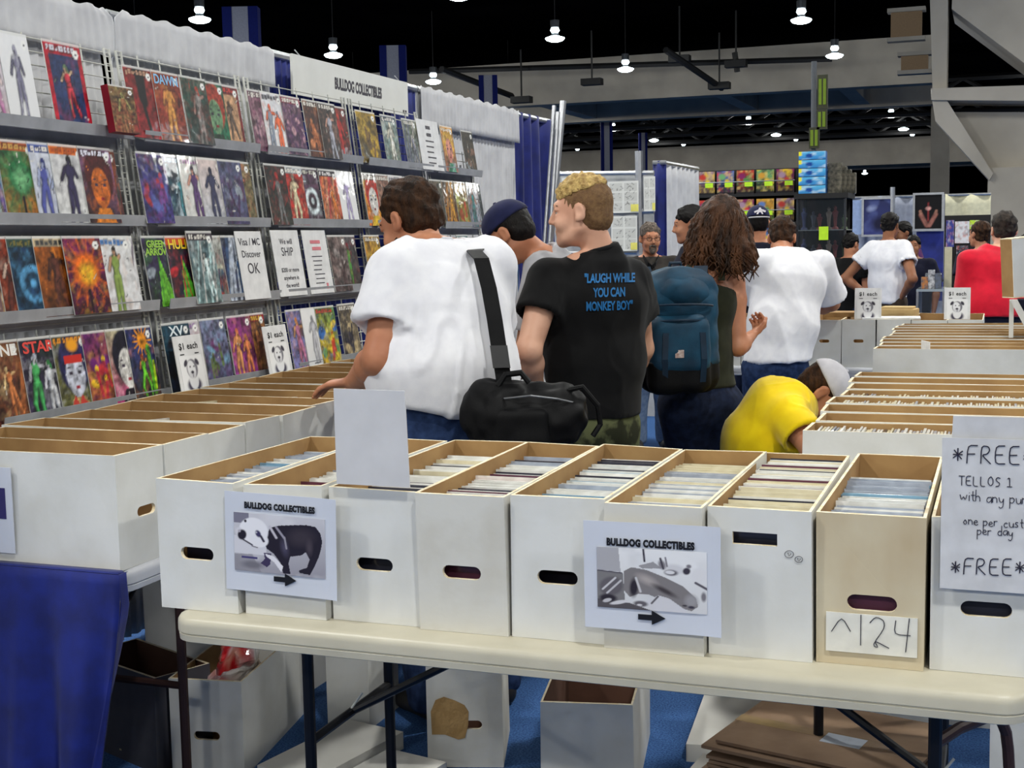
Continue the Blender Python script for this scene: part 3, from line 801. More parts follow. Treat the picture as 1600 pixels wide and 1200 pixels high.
 (1, 273, 303, 'L', 'arrow', ((30, 40, 60), (50, 30, 50), (90, 180, 50), (190, 40, 50), (200, 40, 50)), 'comic with yellow HULK lettering over green and red shapes', {'title': 'HULK', 'tcol': (244, 210, 40), 'band': (200, 80, 30)}),
 (1, 302, 326, 'L', 'diag', ((110, 140, 140), (90, 110, 120), (196, 230, 230), (210, 210, 206), (60, 90, 100)), 'glinting teal and silver comic, third shelf', {'band': (60, 50, 60), 'dz': .012, 'h': .28}),
 (1, 325, 357, 'L', 'crowd', ((96, 116, 110), (206, 206, 200), (60, 80, 100), (190, 190, 170), (170, 60, 50)), 'silver grey comic with green debris at its foot, third shelf', {'notitle': 1}),
 (1, 355, 384, 'L', 'diag', ((30, 30, 70), (40, 50, 90), (60, 90, 130), (206, 216, 230), (24, 24, 60)), 'midnight blue comic left of the card payment notice', {'notitle': 1}),
 (1, 519, 541, 'L', 'crowd', ((90, 70, 70), (130, 110, 106), (80, 60, 60), (150, 140, 136)), 'brown grey comic right of the two white notices', {'notitle': 1}),
 (1, 541, 568, 'R', 'stand', ((70, 60, 56), (100, 96, 100), (60, 120, 50), (110, 90, 80), (150, 30, 50)), 'grey comic with a green figure, third shelf by the white sleeve', {'notitle': 1}),
 (1, 580, 604, 'L', 'crowd', ((206, 110, 40), (190, 150, 60), (120, 40, 30), (230, 190, 60)), 'orange comic half hidden by the bearded face, third shelf', {}),
 (1, 690, 716, 'L', 'crowd', ((120, 90, 60), (90, 130, 150), (60, 70, 90), (206, 150, 60)), 'brown and blue comic on the farthest rack, third shelf', {}),
 (1, 716, 742, 'R', 'crowd', ((60, 130, 160), (90, 140, 150), (40, 60, 90), (190, 190, 120)), 'sea blue comic beside the navy cap, third shelf', {}),

 (0, -8, 48, 'F', 'diag', ((60, 26, 30), (120, 70, 40), (190, 110, 60), (226, 196, 140), (80, 34, 40)), 'brown comic with golden brawling figures, lowest shelf', {'title': 'WNE', 'tcol': (236, 232, 226)}),
 (0, 48, 97, 'L', 'pair', ((60, 50, 80), (30, 24, 44), (60, 150, 80), (206, 206, 216), (190, 196, 210)), 'dark comic with a green dress and red blue logo', {'title': 'STAR', 'tcol': (226, 70, 60)}),
 (0, 97, 144, 'L', 'bust', ((110, 110, 60), (120, 120, 80), (40, 40, 90), (206, 210, 226), (206, 170, 110)), 'comic with a white face under a red headband', {'tc': (236, 150, 30), 'red': 1}),
 (0, 142, 182, 'L', 'crowd', ((226, 120, 30), (110, 30, 110), (200, 50, 60), (236, 190, 40), (80, 30, 100)), 'comic fading from purple to orange and yellow, lowest shelf', {'notitle': 1}),
 (0, 178, 212, 'L', 'bust', ((206, 50, 130), (190, 186, 150), (22, 20, 40), (226, 224, 220), (40, 30, 44)), 'comic with a pale face and big black hair', {'notitle': 1}),
 (0, 207, 246, 'F', 'sun', ((60, 50, 50), (40, 60, 130), (90, 170, 40), (206, 130, 80), (236, 150, 30)), 'green comic with an orange sunburst, lowest shelf', {'notitle': 1}),
 (0, 262, 287, 'L', 'crowd', ((24, 22, 50), (30, 80, 100), (40, 60, 60), (20, 20, 30), (30, 40, 70)), 'dark teal comic titled XV behind a price card', {'title': 'XV', 'tcol': (226, 236, 240)}),
 (0, 285, 326, 'L', 'stand', ((200, 186, 200), (206, 200, 206), (206, 190, 206), (190, 140, 130), (90, 60, 50)), 'pale lilac comic behind a price card, lowest shelf', {'tc': (150, 110, 170)}),
 (0, 326, 368, 'L', 'crowd', ((90, 80, 130), (130, 140, 170), (96, 120, 60), (120, 160, 190), (110, 60, 110)), 'blue violet comic with yellow green figures, lowest shelf', {'notitle': 1}),
 (0, 367, 406, 'L', 'pair', ((170, 70, 160), (150, 60, 130), (206, 130, 80), (216, 140, 90), (200, 110, 70)), 'magenta comic with two orange figures, lowest shelf', {'notitle': 1}),
 (0, 406, 428, 'R', 'crowd', ((60, 34, 40), (110, 60, 40), (150, 90, 60), (190, 130, 70)), 'dark maroon comic behind the second price card', {'band': (150, 26, 36), 'tc': (220, 180, 60)}),
 (0, 456, 479, 'L', 'stand', ((130, 130, 190), (120, 124, 180), (150, 90, 120), (216, 160, 110), (206, 130, 60)), 'periwinkle comic right of the second price card', {'notitle': 1}),
 (0, 478, 500, 'L', 'sketch', (WH, WH, (150, 150, 156), (120, 120, 126)), 'silver white comic with a faint grey curve, lowest shelf', {'nodot': 1, 'notitle': 1}),
 (0, 499, 528, 'F', 'crowd', ((236, 196, 40), (120, 170, 90), (226, 80, 40), (240, 210, 60), (60, 110, 180)), 'cheerful yellow and green comic, lowest shelf', {'tc': (200, 60, 60), 'nodot': 1}),
 (0, 540, 566, 'F', 'crowd', ((60, 60, 70), (110, 100, 90), (40, 40, 60), (190, 170, 130)), 'dark comic half hidden by the white sleeve, lowest shelf', {}),
]
M_tile = {}
def letter_mat(rgb):
    return mat('lettering_%d_%d_%d' % rgb, rgb, 0.4)
depth_run = {}
for k, (row, xl, xr, anc, style, pal, label, op) in enumerate(TB):
    z = SHZ[row] - 0.026
    wd, ht, th = op.get('w', CW), op.get('h', CH), op.get('th', 0.004)
    xb = rackx(z) + 0.030
    yl, yr = row_y(xl, xb, z), row_y(xr, xb, z)
    if anc == 'F':
        wd = min(max(yr - yl, 0.14), 0.23)
        cy = (yl + yr) / 2
    elif anc == 'L':
        cy = yl + wd / 2
    else:
        cy = yr - wd / 2
    # neighbours further right lie in front; right-anchored ones lie behind
    j = depth_run.get(row, 0); depth_run[row] = j + 1
    dz = (j % 7) * 0.0034 if anc != 'R' else -0.006
    cv = cover(style, pal, 100 + k, op)
    if op.get('red'):
        cv.rect(.25, .62, .78, .72, (196, 40, 30)); cv.poly([(.2, 0), (.4, .22), (.5, .1), (.6, .22), (.85, 0)], (190, 60, 50))
        cv.ell(.55, .85, .2, .1, (236, 160, 30), soft=.4)
    me = picture_mesh('comic_cover', cv, wd, ht, th, warp=0.0)
    sidem = mat('book_cover_%d' % k, op['side'], 0.4) if 'side' in op else M_paper
    o = link('comic_book', me, [M_cover, sidem])
    o.location = (xb + dz + op.get('dz', 0) + (th if th > .01 else 0), cy, z + 0.001)
    o.rotation_euler = (-(math.atan(KL) + 0.035), 0, R_(90))
    tag(o, label, 'comic book', 'comics on the wire racks')
    if 'title' in op:
        tx = op['title']; nl = tx.count('\n') + 1
        v, f = text_geo(tx, 0.05 if nl == 1 else 0.036, bold=0.0012, spacing=0.95, line=0.8)
        wmax = max(abs(p.x) for p in v) * 2
        s = min(1.35, wd * 0.88 / wmax)
        MB().add([(p.x * s, 0, p.y) for p in v], [tuple(f_) for f_ in f], M=Matrix.Translation((0, -th - 0.0008, ht - 0.034 if nl == 1 else ht - 0.046))).build('title', letter_mat(op['tcol']), o, fix=False)

# ------------------------------------------------------------------ white notices on the racks
def notice(row, xl, xr, lines, label, z=None, ht=0.28, dz=0.016, col=None, group='white notices on the racks'):
    z = SHZ[row] - 0.026
    xb = rackx(z) + 0.030 + dz
    yl, yr = row_y(xl, xb, z), row_y(xr, xb, z)
    wd = yr - yl
    o = MB().box((-wd / 2, -0.003, 0), (wd / 2, 0, ht)).build('notice_sheet', M_sheet)
    o.location = (xb, (yl + yr) / 2, z); o.rotation_euler = (-(math.atan(KL) + 0.03), 0, R_(90))
    tag(o, label, 'notice', group)
    for (t, zz, size, sx) in lines:
        v, f = text_geo(t, size, sx=sx, bold=0.0004)
        wmax = max(abs(p.x) for p in v) * 2
        s = min(1.0, wd * 0.9 / wmax)
        MB().add([(p.x * s, 0, p.y) for p in v], f, M=Matrix.Translation((0, -0.0038, zz))).build('lettering', col or M_inkg, o, fix=False)
    return o
notice(1, 383, 423, (('Visa / MC', .235, .042, 1), ('Discover', .185, .04, 1), ('OK', .125, .062, 1)), 'white notice reading Visa / MC Discover OK', dz=.02)
notice(1, 438, 480, (('We will', .235, .034, 1), ('SHIP', .19, .052, 1), ('$200 or more', .112, .026, 1), ('anywhere in', .078, .026, 1), ('the world!', .045, .026, 1)), 'white notice reading We will SHIP', ht=.285)
M_pinkink = mat('pink_ink', (214, 120, 130), 0.6)
o = notice(1, 486, 522, (), 'white notice with faint pink heading beside the SHIP notice', ht=.285, col=M_pinkink)
for q in range(2):
    MB().box((-0.045 + .01 * q, -0.0042, .225 - q * .03), (0.045, -0.0036, .24 - q * .03)).build('print_line', M_pinkink, o)
for q in range(7):
    MB().box((-0.05 + .004 * (q % 3), -0.0042, .165 - q * .02), (0.045 - .008 * (q % 4), -0.0036, .169 - q * .02)).build('print_line', M_inkg, o)
MB().box((.045, -0.0042, .02), (.062, -0.0036, .045)).build('stamp', M_pinkink, o)
o = notice(3, 661, 694, (), 'white typed notice on the top shelf of the fourth rack', ht=.275)
for q in range(2):
    MB().box((-0.03, -0.0042, .225 - q * .04), (0.03, -0.0036, .243 - q * .04)).build('print_line', M_inkg, o)
for q in range(5):
    MB().box((-0.055, -0.0042, .155 - q * .03), (0.055 - .01 * (q % 3), -0.0036, .162 - q * .03)).build('print_line', M_inkg, o)
# ------------------------------------------------------------------ tables
M_tbl = mat('cream_plastic_table', (192, 186, 166), 0.35, rgb2=(184, 178, 158), nscale=9, bump=0.05, bscale=500, spec=0.5)
M_tblg = mat('grey_plastic_table', (186, 188, 194), 0.45, rgb2=(176, 178, 184), nscale=9)
M_leg = mat('black_steel_leg', (20, 19, 22), 0.4, metal=0.3)
M_legb = mat('brown_steel_leg', (60, 40, 36), 0.45, metal=0.3)
M_zip = mat('pale_cable_tie', (200, 200, 190), 0.5)

def tabletop(name, x0, x1, y0, y1, m, label, zt=0.74, th=0.055, r=0.06, grp='folding tables'):
    """blow moulded top: rounded corners, rounded rim with a groove"""
    def ring(inset, z):
        P = []
        for (cx, cy, a0) in ((x1 - r, y1 - r, 0), (x0 + r, y1 - r, 90), (x0 + r, y0 + r, 180), (x1 - r, y0 + r, 270)):
            for k in range(7):
                t = R_(a0 + 15 * k)
                P.append((cx + (r - inset) * math.cos(t), cy + (r - inset) * math.sin(t), z))
        return P
    prof = [(0.016, zt), (0.006, zt - 0.004), (0.001, zt - 0.012), (0.0, zt - 0.02), (0.0, zt - 0.036), (0.004, zt - 0.0385), (0.0015, zt - 0.041), (0.003, zt - th), (0.012, zt - th - 0.004), (0.03, zt - th - 0.002), (0.034, zt - 0.03)]
    rings = [ring(a, z) for a, z in prof]
    V = [p for R in rings for p in R]; n = len(rings[0]); F = []
    for i in range(len(rings) - 1):
        for j in range(n):
            F.append((i * n + (j + 1) % n, i * n + j, (i + 1) * n + j, (i + 1) * n + (j + 1) % n))
    F.append(tuple(range(n))); F.append(tuple((len(rings) - 1) * n + j for j in range(n - 1, -1, -1)))
    e = empty(name, ((x0 + x1) / 2, (y0 + y1) / 2, 0), label=label, cat='table', group=grp)
    off = Vector((-(x0 + x1) / 2, -(y0 + y1) / 2, 0))
    MB().add(V, F, M=Matrix.Translation(off)).build('tabletop', m, e, smooth=True).data.set_sharp_from_angle(angle=R_(40))
    return e, off
FX0, FX1, FY0, FY1 = -1.70, 0.07, 2.385, 3.15
ft, off = tabletop('folding_table', FX0, FX1, FY0, FY1, M_tbl, 'long cream plastic folding table across the front carrying the comic boxes')
def fold_legs(e, off, x, ya, yb, brace_x, m, mid=0.0, curved=True):
    for y in (ya, yb):
        MB().tube([(x, y, 0.69), (x, y, 0.02)], 0.0135, 10).build('leg', m, e).location = off
    MB().tube([(x, ya, 0.40), (x, yb, 0.40)], 0.011, 8).build('crossbar', m, e).location = off
    MB().tube([(x, ya, 0.665), (x, yb, 0.665)], 0.011, 8).build('crossbar', m, e).location = off
    ym = (ya + yb) / 2
    MB().tube([(x, ym, 0.40), (brace_x, ym, 0.672)], 0.010, 8).build('brace', m, e).location = off
    for y in (ya, yb):
        MB().lathe([(0.0, 0.0), (0.019, 0.0), (0.019, 0.03), (0.014, 0.034), (0, 0.034)], 10, M=Matrix.Translation((x, y, 0))).build('rubber_foot', M_leg, e).location = off
fold_legs(ft, off, -1.475, 2.60, 3.02, -0.98, M_leg)
fold_legs(ft, off, -0.10, 2.60, 3.02, -0.50, M_leg)
# bent frame tube seen at the far right
MB().tube([(-0.10, 2.62, 0.55), (-0.06, 2.70, 0.556), (-0.01, 2.79, 0.552), (0.008, 2.822, 0.545), (0.022, 2.845, 0.528), (0.031, 2.86, 0.50), (0.036, 2.868, 0.46), (0.04, 2.875, 0.40), (0.04, 2.875, 0.02)], 0.012, 10).build('stabiliser_tube', M_legb, ft).location = off
for (bx, bz) in ((-1.475, 0.40), (-0.10, 0.40)):
    MB().tube([(bx - 0.02, 2.80, bz - 0.02), (bx + 0.03, 2.81, bz + 0.05)], 0.003, 6).build('cable_tie', M_zip, ft).location = off

# table along the rack wall (two tables end to end)
for k, (ya, yb) in enumerate(((2.672, 4.45), (4.47, 6.24))):
    e, off = tabletop('folding_table', -2.80, -2.03, ya, yb, M_tblg, ('grey folding table end below the first boxes along the racks', 'grey folding table farther along the racks behind the shoppers')[k])
    for y in (ya + 0.30, yb - 0.25):
        for x in (-2.72, -2.075):
            MB().tube([(x, y, 0.69), (x, y, 0.0)], 0.0135, 10).build('leg', M_legb, e).location = off
        MB().tube([(-2.72, y, 0.35), (-2.075, y, 0.35)], 0.011, 8).build('crossbar', M_legb, e).location = off
    MB().tube([(-2.4, ya + 0.30, 0.35), (-2.4, ya + 0.72, 0.67)], 0.008, 8).build('brace', M_leg, e).location = off
# table on the right and the back table
for k, (x0, x1, ya, yb, lb) in enumerate(((-0.50, 0.28, 3.40, 5.20, 'folding table under the right-hand boxes beside the yellow shirt'),
                                        (-0.55, 0.25, 6.02, 8.10, 'folding table under the far box row before the red shirt'),
                                        (-1.75, -0.06, 8.22, 8.98, 'folding table at the back of the booth under the price cards'))):
    e, off = tabletop('folding_table', x0, x1, ya, yb, M_tblg, lb)
    lx = (x0 + 0.06, x1 - 0.06); ly = (ya + 0.15, yb - 0.15)
    for x in lx:
        for y in ly:
            MB().tube([(x, y, 0.69), (x, y, 0.0)], 0.0135, 10).build('leg', M_leg, e).location = off
    for y in ly:
        MB().tube([(lx[0], y, 0.3), (lx[1], y, 0.3)], 0.011, 8).build('crossbar', M_leg, e).location = off

# blue cloth over the near end of the rack wall table
def cloth():
    nu, nv = 60, 26
    V, F = [], []
    path = []           # hem path seen from above: along the near end, round the corner, then back along the aisle side
    for i in range(nu + 1):
        t = i / nu
        if t < 0.80:
            path.append((-2.82 + (0.80) * t / 0.80, 2.655, 0))
        else:
            q = (t - 0.80) / 0.20
            path.append((-2.02, 2.655 + 0.03 * q, 0))
    for j in range(nv + 1):
        v = j / nv
        z = 0.745 - 0.70 * v
        for i, (x, y, _) in enumerate(path):
            t = i / nu
            fold = 0.05 * v * math.sin(t * 30 + 0.6 * math.sin(t * 9)) + 0.02 * v * math.sin(t * 61 + 1)
            gather = 0.30 * max(0, (t - 0.62) / 0.38) * max(0, v - .12) ** 1.1          # the corner is pulled inwards lower down
            V.append((x - gather * 0.9, y - 0.012 - fold * 0.8 - 0.05 * v + (0.05 * v if t > 0.8 else 0), z))
    for j in range(nv):
        for i in range(nu):
            k = j * (nu + 1) + i
            F.append((k, k + nu + 1, k + nu + 2, k + 1))
    mb = MB().add(V, F)
    # part lying on the tabletop
    n0 = len(mb.v)
    top = [(x, max(y, 2.67), 0.7435) for x, y, _ in path]
    mb.add([V[i] for i in range(nu + 1)] + [(x, 2.684 if i < nu * .8 else y, 0.743) for i, (x, y, _) in enumerate(top)], [(i, i + 1, nu + 2 + i, nu + 1 + i) for i in range(nu)])
    o = mb.build('table_cloth', M_blue, smooth=True, fix=False)
    s = o.modifiers.new('thickness', 'SOLIDIFY'); s.thickness = 0.003; s.offset = 1
    return tag(o, 'royal blue cloth hanging over the near table end', 'tablecloth')
cloth()
# ------------------------------------------------------------------ long comic boxes
M_bw = mat('white_box_board', (214, 214, 210), 0.6, rgb2=(200, 199, 192), nscale=7, bump=0.06, bscale=30, contrast=(0.4, 0.75))
M_bwd = mat('worn_white_box_board', (206, 204, 196), 0.65, rgb2=(176, 168, 150), nscale=5, bump=0.10, bscale=24, contrast=(0.45, 0.85))
M_kraft = mat('brown_box_inside', (162, 128, 82), 0.8, rgb2=(146, 112, 70), nscale=12)
M_rim = mat('cut_board_edge', (232, 222, 198), 0.8, rgb2=(210, 192, 154), nscale=40)
M_bst = mat('stained_box_board', (200, 188, 160), 0.7, rgb2=(160, 132, 92), nscale=4.5, bump=0.12, bscale=20, contrast=(0.42, 0.8), stretch=(1, 1, 0.6))
M_torn = mat('torn_brown_board', (176, 142, 92), 0.85, rgb2=(158, 124, 76), nscale=20, bump=0.3, bscale=80)

def longbox_mesh(L=0.70, W=0.2, H=0.29, t=0.006, hole=(0.5, 0.40), hw=0.075, hh=0.024, seed=0, rect=False, warp=0.004):
    """open box. local: front end at y=0 facing -y, length along +y, width along x centred, standing on z=0"""
    rnd = random.Random(seed)
    mb = MB()
    jit = {}
    def J(ix, iy, z):
        k = (ix, iy, z > H * .5)
        if k not in jit:
            jit[k] = (rnd.uniform(-warp, warp), rnd.uniform(-warp, warp) * 1.5, rnd.uniform(-warp, warp) if z > H * .5 else 0)
        return jit[k]
    x0, x1 = -W / 2, W / 2
    def end(y, sgn):
        cx, cz = x0 + W * hole[0], H * hole[1]
        Rr = hh / 2
        holep = []
        if rect:
            holep = [(cx - hw / 2, cz - Rr), (cx + hw / 2, cz - Rr), (cx + hw / 2, cz + Rr), (cx - hw / 2, cz + Rr)]
        else:
            for k in range(9):
                a = R_(-90 + 22.5 * k); holep.append((cx + hw / 2 - Rr + Rr * math.cos(a), cz + Rr * math.sin(a)))
            for k in range(9):
                a = R_(90 + 22.5 * k); holep.append((cx - hw / 2 + Rr + Rr * math.cos(a), cz + Rr * math.sin(a)))
        outer = [(x0, 0), (x1, 0), (x1, H), (x0, H)]
        tri = tessellate_polygon([[Vector((a, b, 0)) for a, b in outer], [Vector((a, b, 0)) for a, b in holep]])
        P = outer + holep; n = len(P)
        yo, yi = y, y + sgn * t * 1.6
        vs = [(a, yo, b) for a, b in P] + [(a, yi, b) for a, b in P]
        f0 = [tuple(f) for f in tri]; f1 = [tuple(i + n for i in f) for f in tri]
        mb.add(vs, f0, 0); mb.add(vs, f1, 1)
        k = len(outer); m = len(holep)
        mb.add(vs, [(k + i, k + (i + 1) % m, n + k + (i + 1) % m, n + k + i) for i in range(m)], 2)
        mb.add(vs, [(2, 3, n + 3, n + 2)], 2)
    end(0, 1); end(L, -1)
    for x, s in ((x0, 1), (x1, -1)):
        xi = x + s * t
        mb.add([(x, 0, 0), (x, L, 0), (x, L, H), (x, 0, H)], [(0, 1, 2, 3)], 0)
        mb.add([(xi, 0, 0), (xi, L, 0), (xi, L, H), (xi, 0, H)], [(0, 1, 2, 3)], 1)
        mb.add([(x, 0, H), (x, L, H), (xi, L, H), (xi, 0, H)], [(0, 1, 2, 3)], 2)
    mb.add([(x0, 0, 0), (x1, 0, 0), (x1, L, 0), (x0, L, 0)], [(0, 1, 2, 3)], 0)
    mb.add([(x0, 0, t), (x1, 0, t), (x1, L, t), (x0, L, t)], [(0, 1, 2, 3)], 1)
    # slight sag: sides bow, corners crushed
    out = []
    jj = [(rnd.uniform(-1, 1), rnd.uniform(-1, 1), rnd.uniform(-1, 1)) for _ in range(4)]
    for (x, y, z) in mb.v:
        wx, wy = min(1, max(0, x / W + .5)), min(1, max(0, y / L))
        k = [(1 - wx) * (1 - wy), wx * (1 - wy), (1 - wx) * wy, wx * wy]
        d = [sum(k[i] * jj[i][c] for i in range(4)) for c in range(3)]
        out.append((x + d[0] * warp * z / H, y + d[1] * warp * 1.2 * z / H, z + d[2] * warp * (z / H)))
    mb.v = out
    return mb.mesh('long_box')

BOXM = {}
def longbox(loc, rz, label, group, mats=None, key=(), cat='box', name='long_comic_box', **kw):
    kk = (key, tuple(sorted(kw.items())), id(mats[0]) if mats else 0)
    if kk not in BOXM:
        me = longbox_mesh(**kw)
        for m in (mats or (M_bw, M_kraft, M_rim)): me.materials.append(m)
        BOXM[kk] = me
    o = link(name, BOXM[kk], None, None, loc, (0, 0, rz))
    return tag(o, label, cat, group)

ZT = 0.7405
FRONT = [  # left x, right x, y, label, mats, kwargs
 (-1.752, -1.552, 2.442, 'plain white long box at the left end of the front row', None, {}),
 (-1.540, -1.342, 2.452, 'white long box behind the standing bulldog poster', None, {}),
 (-1.332, -1.128, 2.466, 'white long box with the blank upright card on it', None, {}),
 (-1.122, -0.926, 2.454, 'worn white long box with a chipped front rim, fourth in the front row', M_bwd, {}),
 (-0.920, -0.724, 2.460, 'white long box whose hole shows dark green, middle of the front row', None, {}),
 (-0.720, -0.520, 2.442, 'white long box behind the sleeping bulldog poster', M_bwd, {}),
 (-0.515, -0.318, 2.464, 'white long box with a high square cut handle and pen scribbles', None, {'hole': (0.46, 0.80), 'rect': True, 'hw': .085, 'hh': .024}),
 (-0.312, -0.118, 2.474, 'stained tan long box with the 124 card on its front', M_bst, {'hole': (0.52, 0.42), 'hw': .09, 'hh': .03}),
 (-0.108, 0.092, 2.490, 'bluish white long box at the right end behind the FREE notice', None, {'hole': (0.48, 0.42), 'hw': .088, 'hh': .028})]
front_boxes = []
for k, (x0, x1, y, lb, m, kw) in enumerate(FRONT):
    a = dict(L=0.69, W=x1 - x0, seed=k + 1, hole=(0.5, 0.44), hw=.085, hh=.028); a.update(kw)
    o = longbox(((x0 + x1) / 2, y, ZT), R_((-0.5, .4, -.3, .5, 0, -.4, .3, -.3, 0)[k]), lb, 'front row of long boxes', (m, M_kraft, M_rim) if m else None, key=('f', k), **a)
    front_boxes.append(o)

# boxes along the racks, ends to the aisle
yy = 2.685
for k in range(17):
    w_ = (0.198, 0.204, 0.2)[k % 3]
    lb = ('big white long box at the near end of the rack wall table' if k == 0 else
          'open white long box in the rack wall row, %s from the near end' % ORD[k] if k < 10 else 'white long box deep in the rack wall row, number %d from the near end' % (k + 1))
    o = longbox((-2.045 + 0.008 * math.sin(k * 2.1), yy + w_ / 2, ZT), R_(90), lb, 'rack wall row of long boxes', key=('l', k % 5), L=0.70, W=w_ - 0.004, seed=20 + k % 5, hole=(0.60, 0.46), hw=.075, hh=.026)
    yy += w_ + 0.003
# boxes on the right hand table, long sides to the camera
ry = 3.505
right_ys = []
for k in range(8):
    w_ = 0.197
    lb = ('nearest white long box on the right-hand table, behind the tan front box' if k == 0 else 'white long box on the right-hand table, %s counted away from the camera' % ORD[k])
    longbox((-0.485 + 0.012 * math.sin(k * 1.7), ry + w_ / 2, ZT), R_(-90), lb, 'right-hand table long boxes', key=('r', k % 4), L=0.71, W=w_, seed=40 + k % 4, hole=(0.5, 0.45))
    right_ys.append(ry + w_ / 2); ry += 0.202
ry = 6.14
far_ys = []
for k in range(9):
    lb = 'white long box before the red shirt, %s counted away from the camera' % ORD[k]
    longbox((-0.535 + 0.012 * math.sin(k * 1.7), ry + 0.1, ZT), R_(-90), lb, 'far right row of long boxes', key=('r', k % 4), L=0.71, W=0.197, seed=40 + k % 4, hole=(0.5, 0.45))
    far_ys.append(ry + 0.1); ry += 0.205
# back table, ends to the camera
for k in range(8):
    lb = 'white long box on the back table, %s from its left end' % ORD[k]
    longbox((-1.62 + 0.205 * k, 8.26, ZT), 0.0, lb, 'back table long boxes', key=('b', k % 3), L=0.69, W=0.2, seed=60 + k % 3, hole=(0.5, 0.55), hw=.06, hh=.02)

# ---- comics filed in the boxes
M_fw = mat('comic_edge_white', (226, 226, 222), 0.3, coat=0.5, rgb2=(206, 206, 200), nscale=30)
M_fc = mat('comic_edge_cream', (214, 206, 178), 0.35, coat=0.5, rgb2=(200, 190, 158), nscale=30)
M_fg = mat('comic_edge_blue_grey', (168, 176, 188), 0.3, coat=0.6, rgb2=(146, 154, 168), nscale=30)
M_fd = mat('comic_edge_dark', (40, 42, 58), 0.3, coat=0.6)
M_fr = mat('comic_edge_orange', (190, 70, 34), 0.4, coat=0.4)
M_fb = mat('comic_edge_sky', (120, 160, 186), 0.3, coat=0.5)
M_fp = mat('comic_edge_plum', (96, 50, 70), 0.3, coat=0.5)
fm = {}
def filed_mesh(m, w_, h, th):
    k = (m.name, w_, h, th)
    if k not in fm:
        me = MB().box((-w_ / 2, -th / 2, 0), (w_ / 2, th / 2, h)).mesh('filed_comic'); me.materials.append(m); fm[k] = me
    return fm[k]
rnd = random.Random(7)
FILL = [  # box, start, end, weights, depth below rim, group/label
 (0, .10, .64, [(M_fg, 6), (M_fw, 3), (M_fb, 1)], .036, 'bagged comic filed in the plain box at the left end of the front row'),
 (1, .22, .64, [(M_fw, 6), (M_fg, 1), (M_fp, 1)], .040, 'bagged comic filed in the box behind the standing bulldog poster'),
 (2, .05, .65, [(M_fw, 7), (M_fc, 1), (M_fd, 1)], .034, 'bagged comic filed in the box behind the blank card'),
 (3, .05, .64, [(M_fw, 5), (M_fd, 2), (M_fg, 2), (M_fp, 1)], .026, 'bagged comic filed in the box with the chipped rim'),
 (4, .09, .64, [(M_fw, 6), (M_fd, 2), (M_fb, 2), (M_fg, 1)], .026, 'bagged comic filed in the middle box of the front row'),
 (5, .03, .65, [(M_fc, 4), (M_fw, 5), (M_fg, 2), (M_fd, 1)], .024, 'bagged comic filed in the box behind the sleeping bulldog poster'),
 (6, .035, .66, [(M_fc, 6), (M_fw, 4), (M_fd, 1.2), (M_fp, .6)], .010, 'bagged comic filed in the box with the square cut handle'),
 (7, .03, .50, [(M_fg, 8), (M_fw, 2), (M_fb, 1)], .022, 'bagged comic filed in the stained tan box'),
 (8, .03, .60, [(M_fg, 3), (M_fd, 3), (M_fw, 3)], .030, 'bagged comic filed in the box behind the FREE notice')]
for (b, s0, s1, wts, dep, lb) in FILL:
    bx = front_boxes[b]
    x0, x1, y0 = FRONT[b][0], FRONT[b][1], FRONT[b][2]
    w_ = round((x1 - x0) - 0.024, 3)
    n = int((s1 - s0) / 0.0088)
    every = max(1, round(n / 33))
    rest = [[], []]
    rest_mats = [M_fw, M_fg]
    stuff = MB(); used = [m for m, _ in wts]
    for i in range(n):
        y = s0 + (s1 - s0) * (i + .5) / n + rnd.uniform(-.002, .002)
        m = rnd.choices([q for q, _ in wts], [q for _, q in wts])[0]
        if i < 2: m = (M_fd, M_fp)[b % 2]
        if b == 3 and i in (26, 27, 28, 29): m = M_fr
        h = 0.29 - dep - 0.006 + rnd.uniform(-.006, .006) - (0.012 if rnd.random() < .08 else 0)
        if b == 3 and i == 27: h += .016
        hq = round(h, 3)
        tilt = R_(-(6 + 3 * math.sin(i * .13 + b)))
        if i % every == 0:
            o = link('filed_comic', filed_mesh(m, w_, hq, 0.0062), None, None, (0, 0, 0), (tilt, 0, 0))
            o.location = ((x0 + x1) / 2 + rnd.uniform(-.003, .003), y0 + y - 0.02, ZT + 0.005)
            tag(o, lb, 'comic', 'comics filed in the front boxes')
        else:
            Mx = Matrix.Translation(((x0 + x1) / 2 + rnd.uniform(-.003, .003), y0 + y - 0.02, ZT + 0.005)) @ Matrix.Rotation(tilt, 4, 'X')
            stuff.box((-w_ / 2, -.0031, 0), (w_ / 2, .0031, h), used.index(m) if m in used else 0, Mx)
    o = stuff.build('filed_comic_rows', used, fix=False)
    tag(o, lb.replace('bagged comic filed', 'tight row of bagged comics filling in'), 'comics', kind='stuff')
# tops of the comics in the right hand boxes: one tight row each
for gi, (ys, x0, top, nm) in enumerate(((right_ys, -0.485, (.012, .04, .030, .012, .014, .034, .05, .055), 'right-hand table'), (far_ys, -0.535, (.03, .06, .07, .06, .075, .07, .06, .07, .07), 'far right row'))):
    for k, y in enumerate(ys):
        st = MB(); x = 0.03
        while x < 0.66:
            th = rnd.uniform(.0045, .0075); h = .284 - top[k] + rnd.uniform(-.005, .004)
            mi = rnd.choices((0, 1, 2, 3), (6, 4, 1.2, .25))[0]
            st.box((x0 + x, y - .086, ZT + .005), (x0 + x + th, y + .086, ZT + .005 + h), mi); x += th + rnd.uniform(.0015, .0045)
        o = st.build('filed_comic_rows', [M_fw, M_fc, M_fg, M_fd], fix=False)
        tag(o, 'tight row of bagged comics filling the %s %s box from the near side' % (ORD[k], nm), 'comics', kind='stuff')
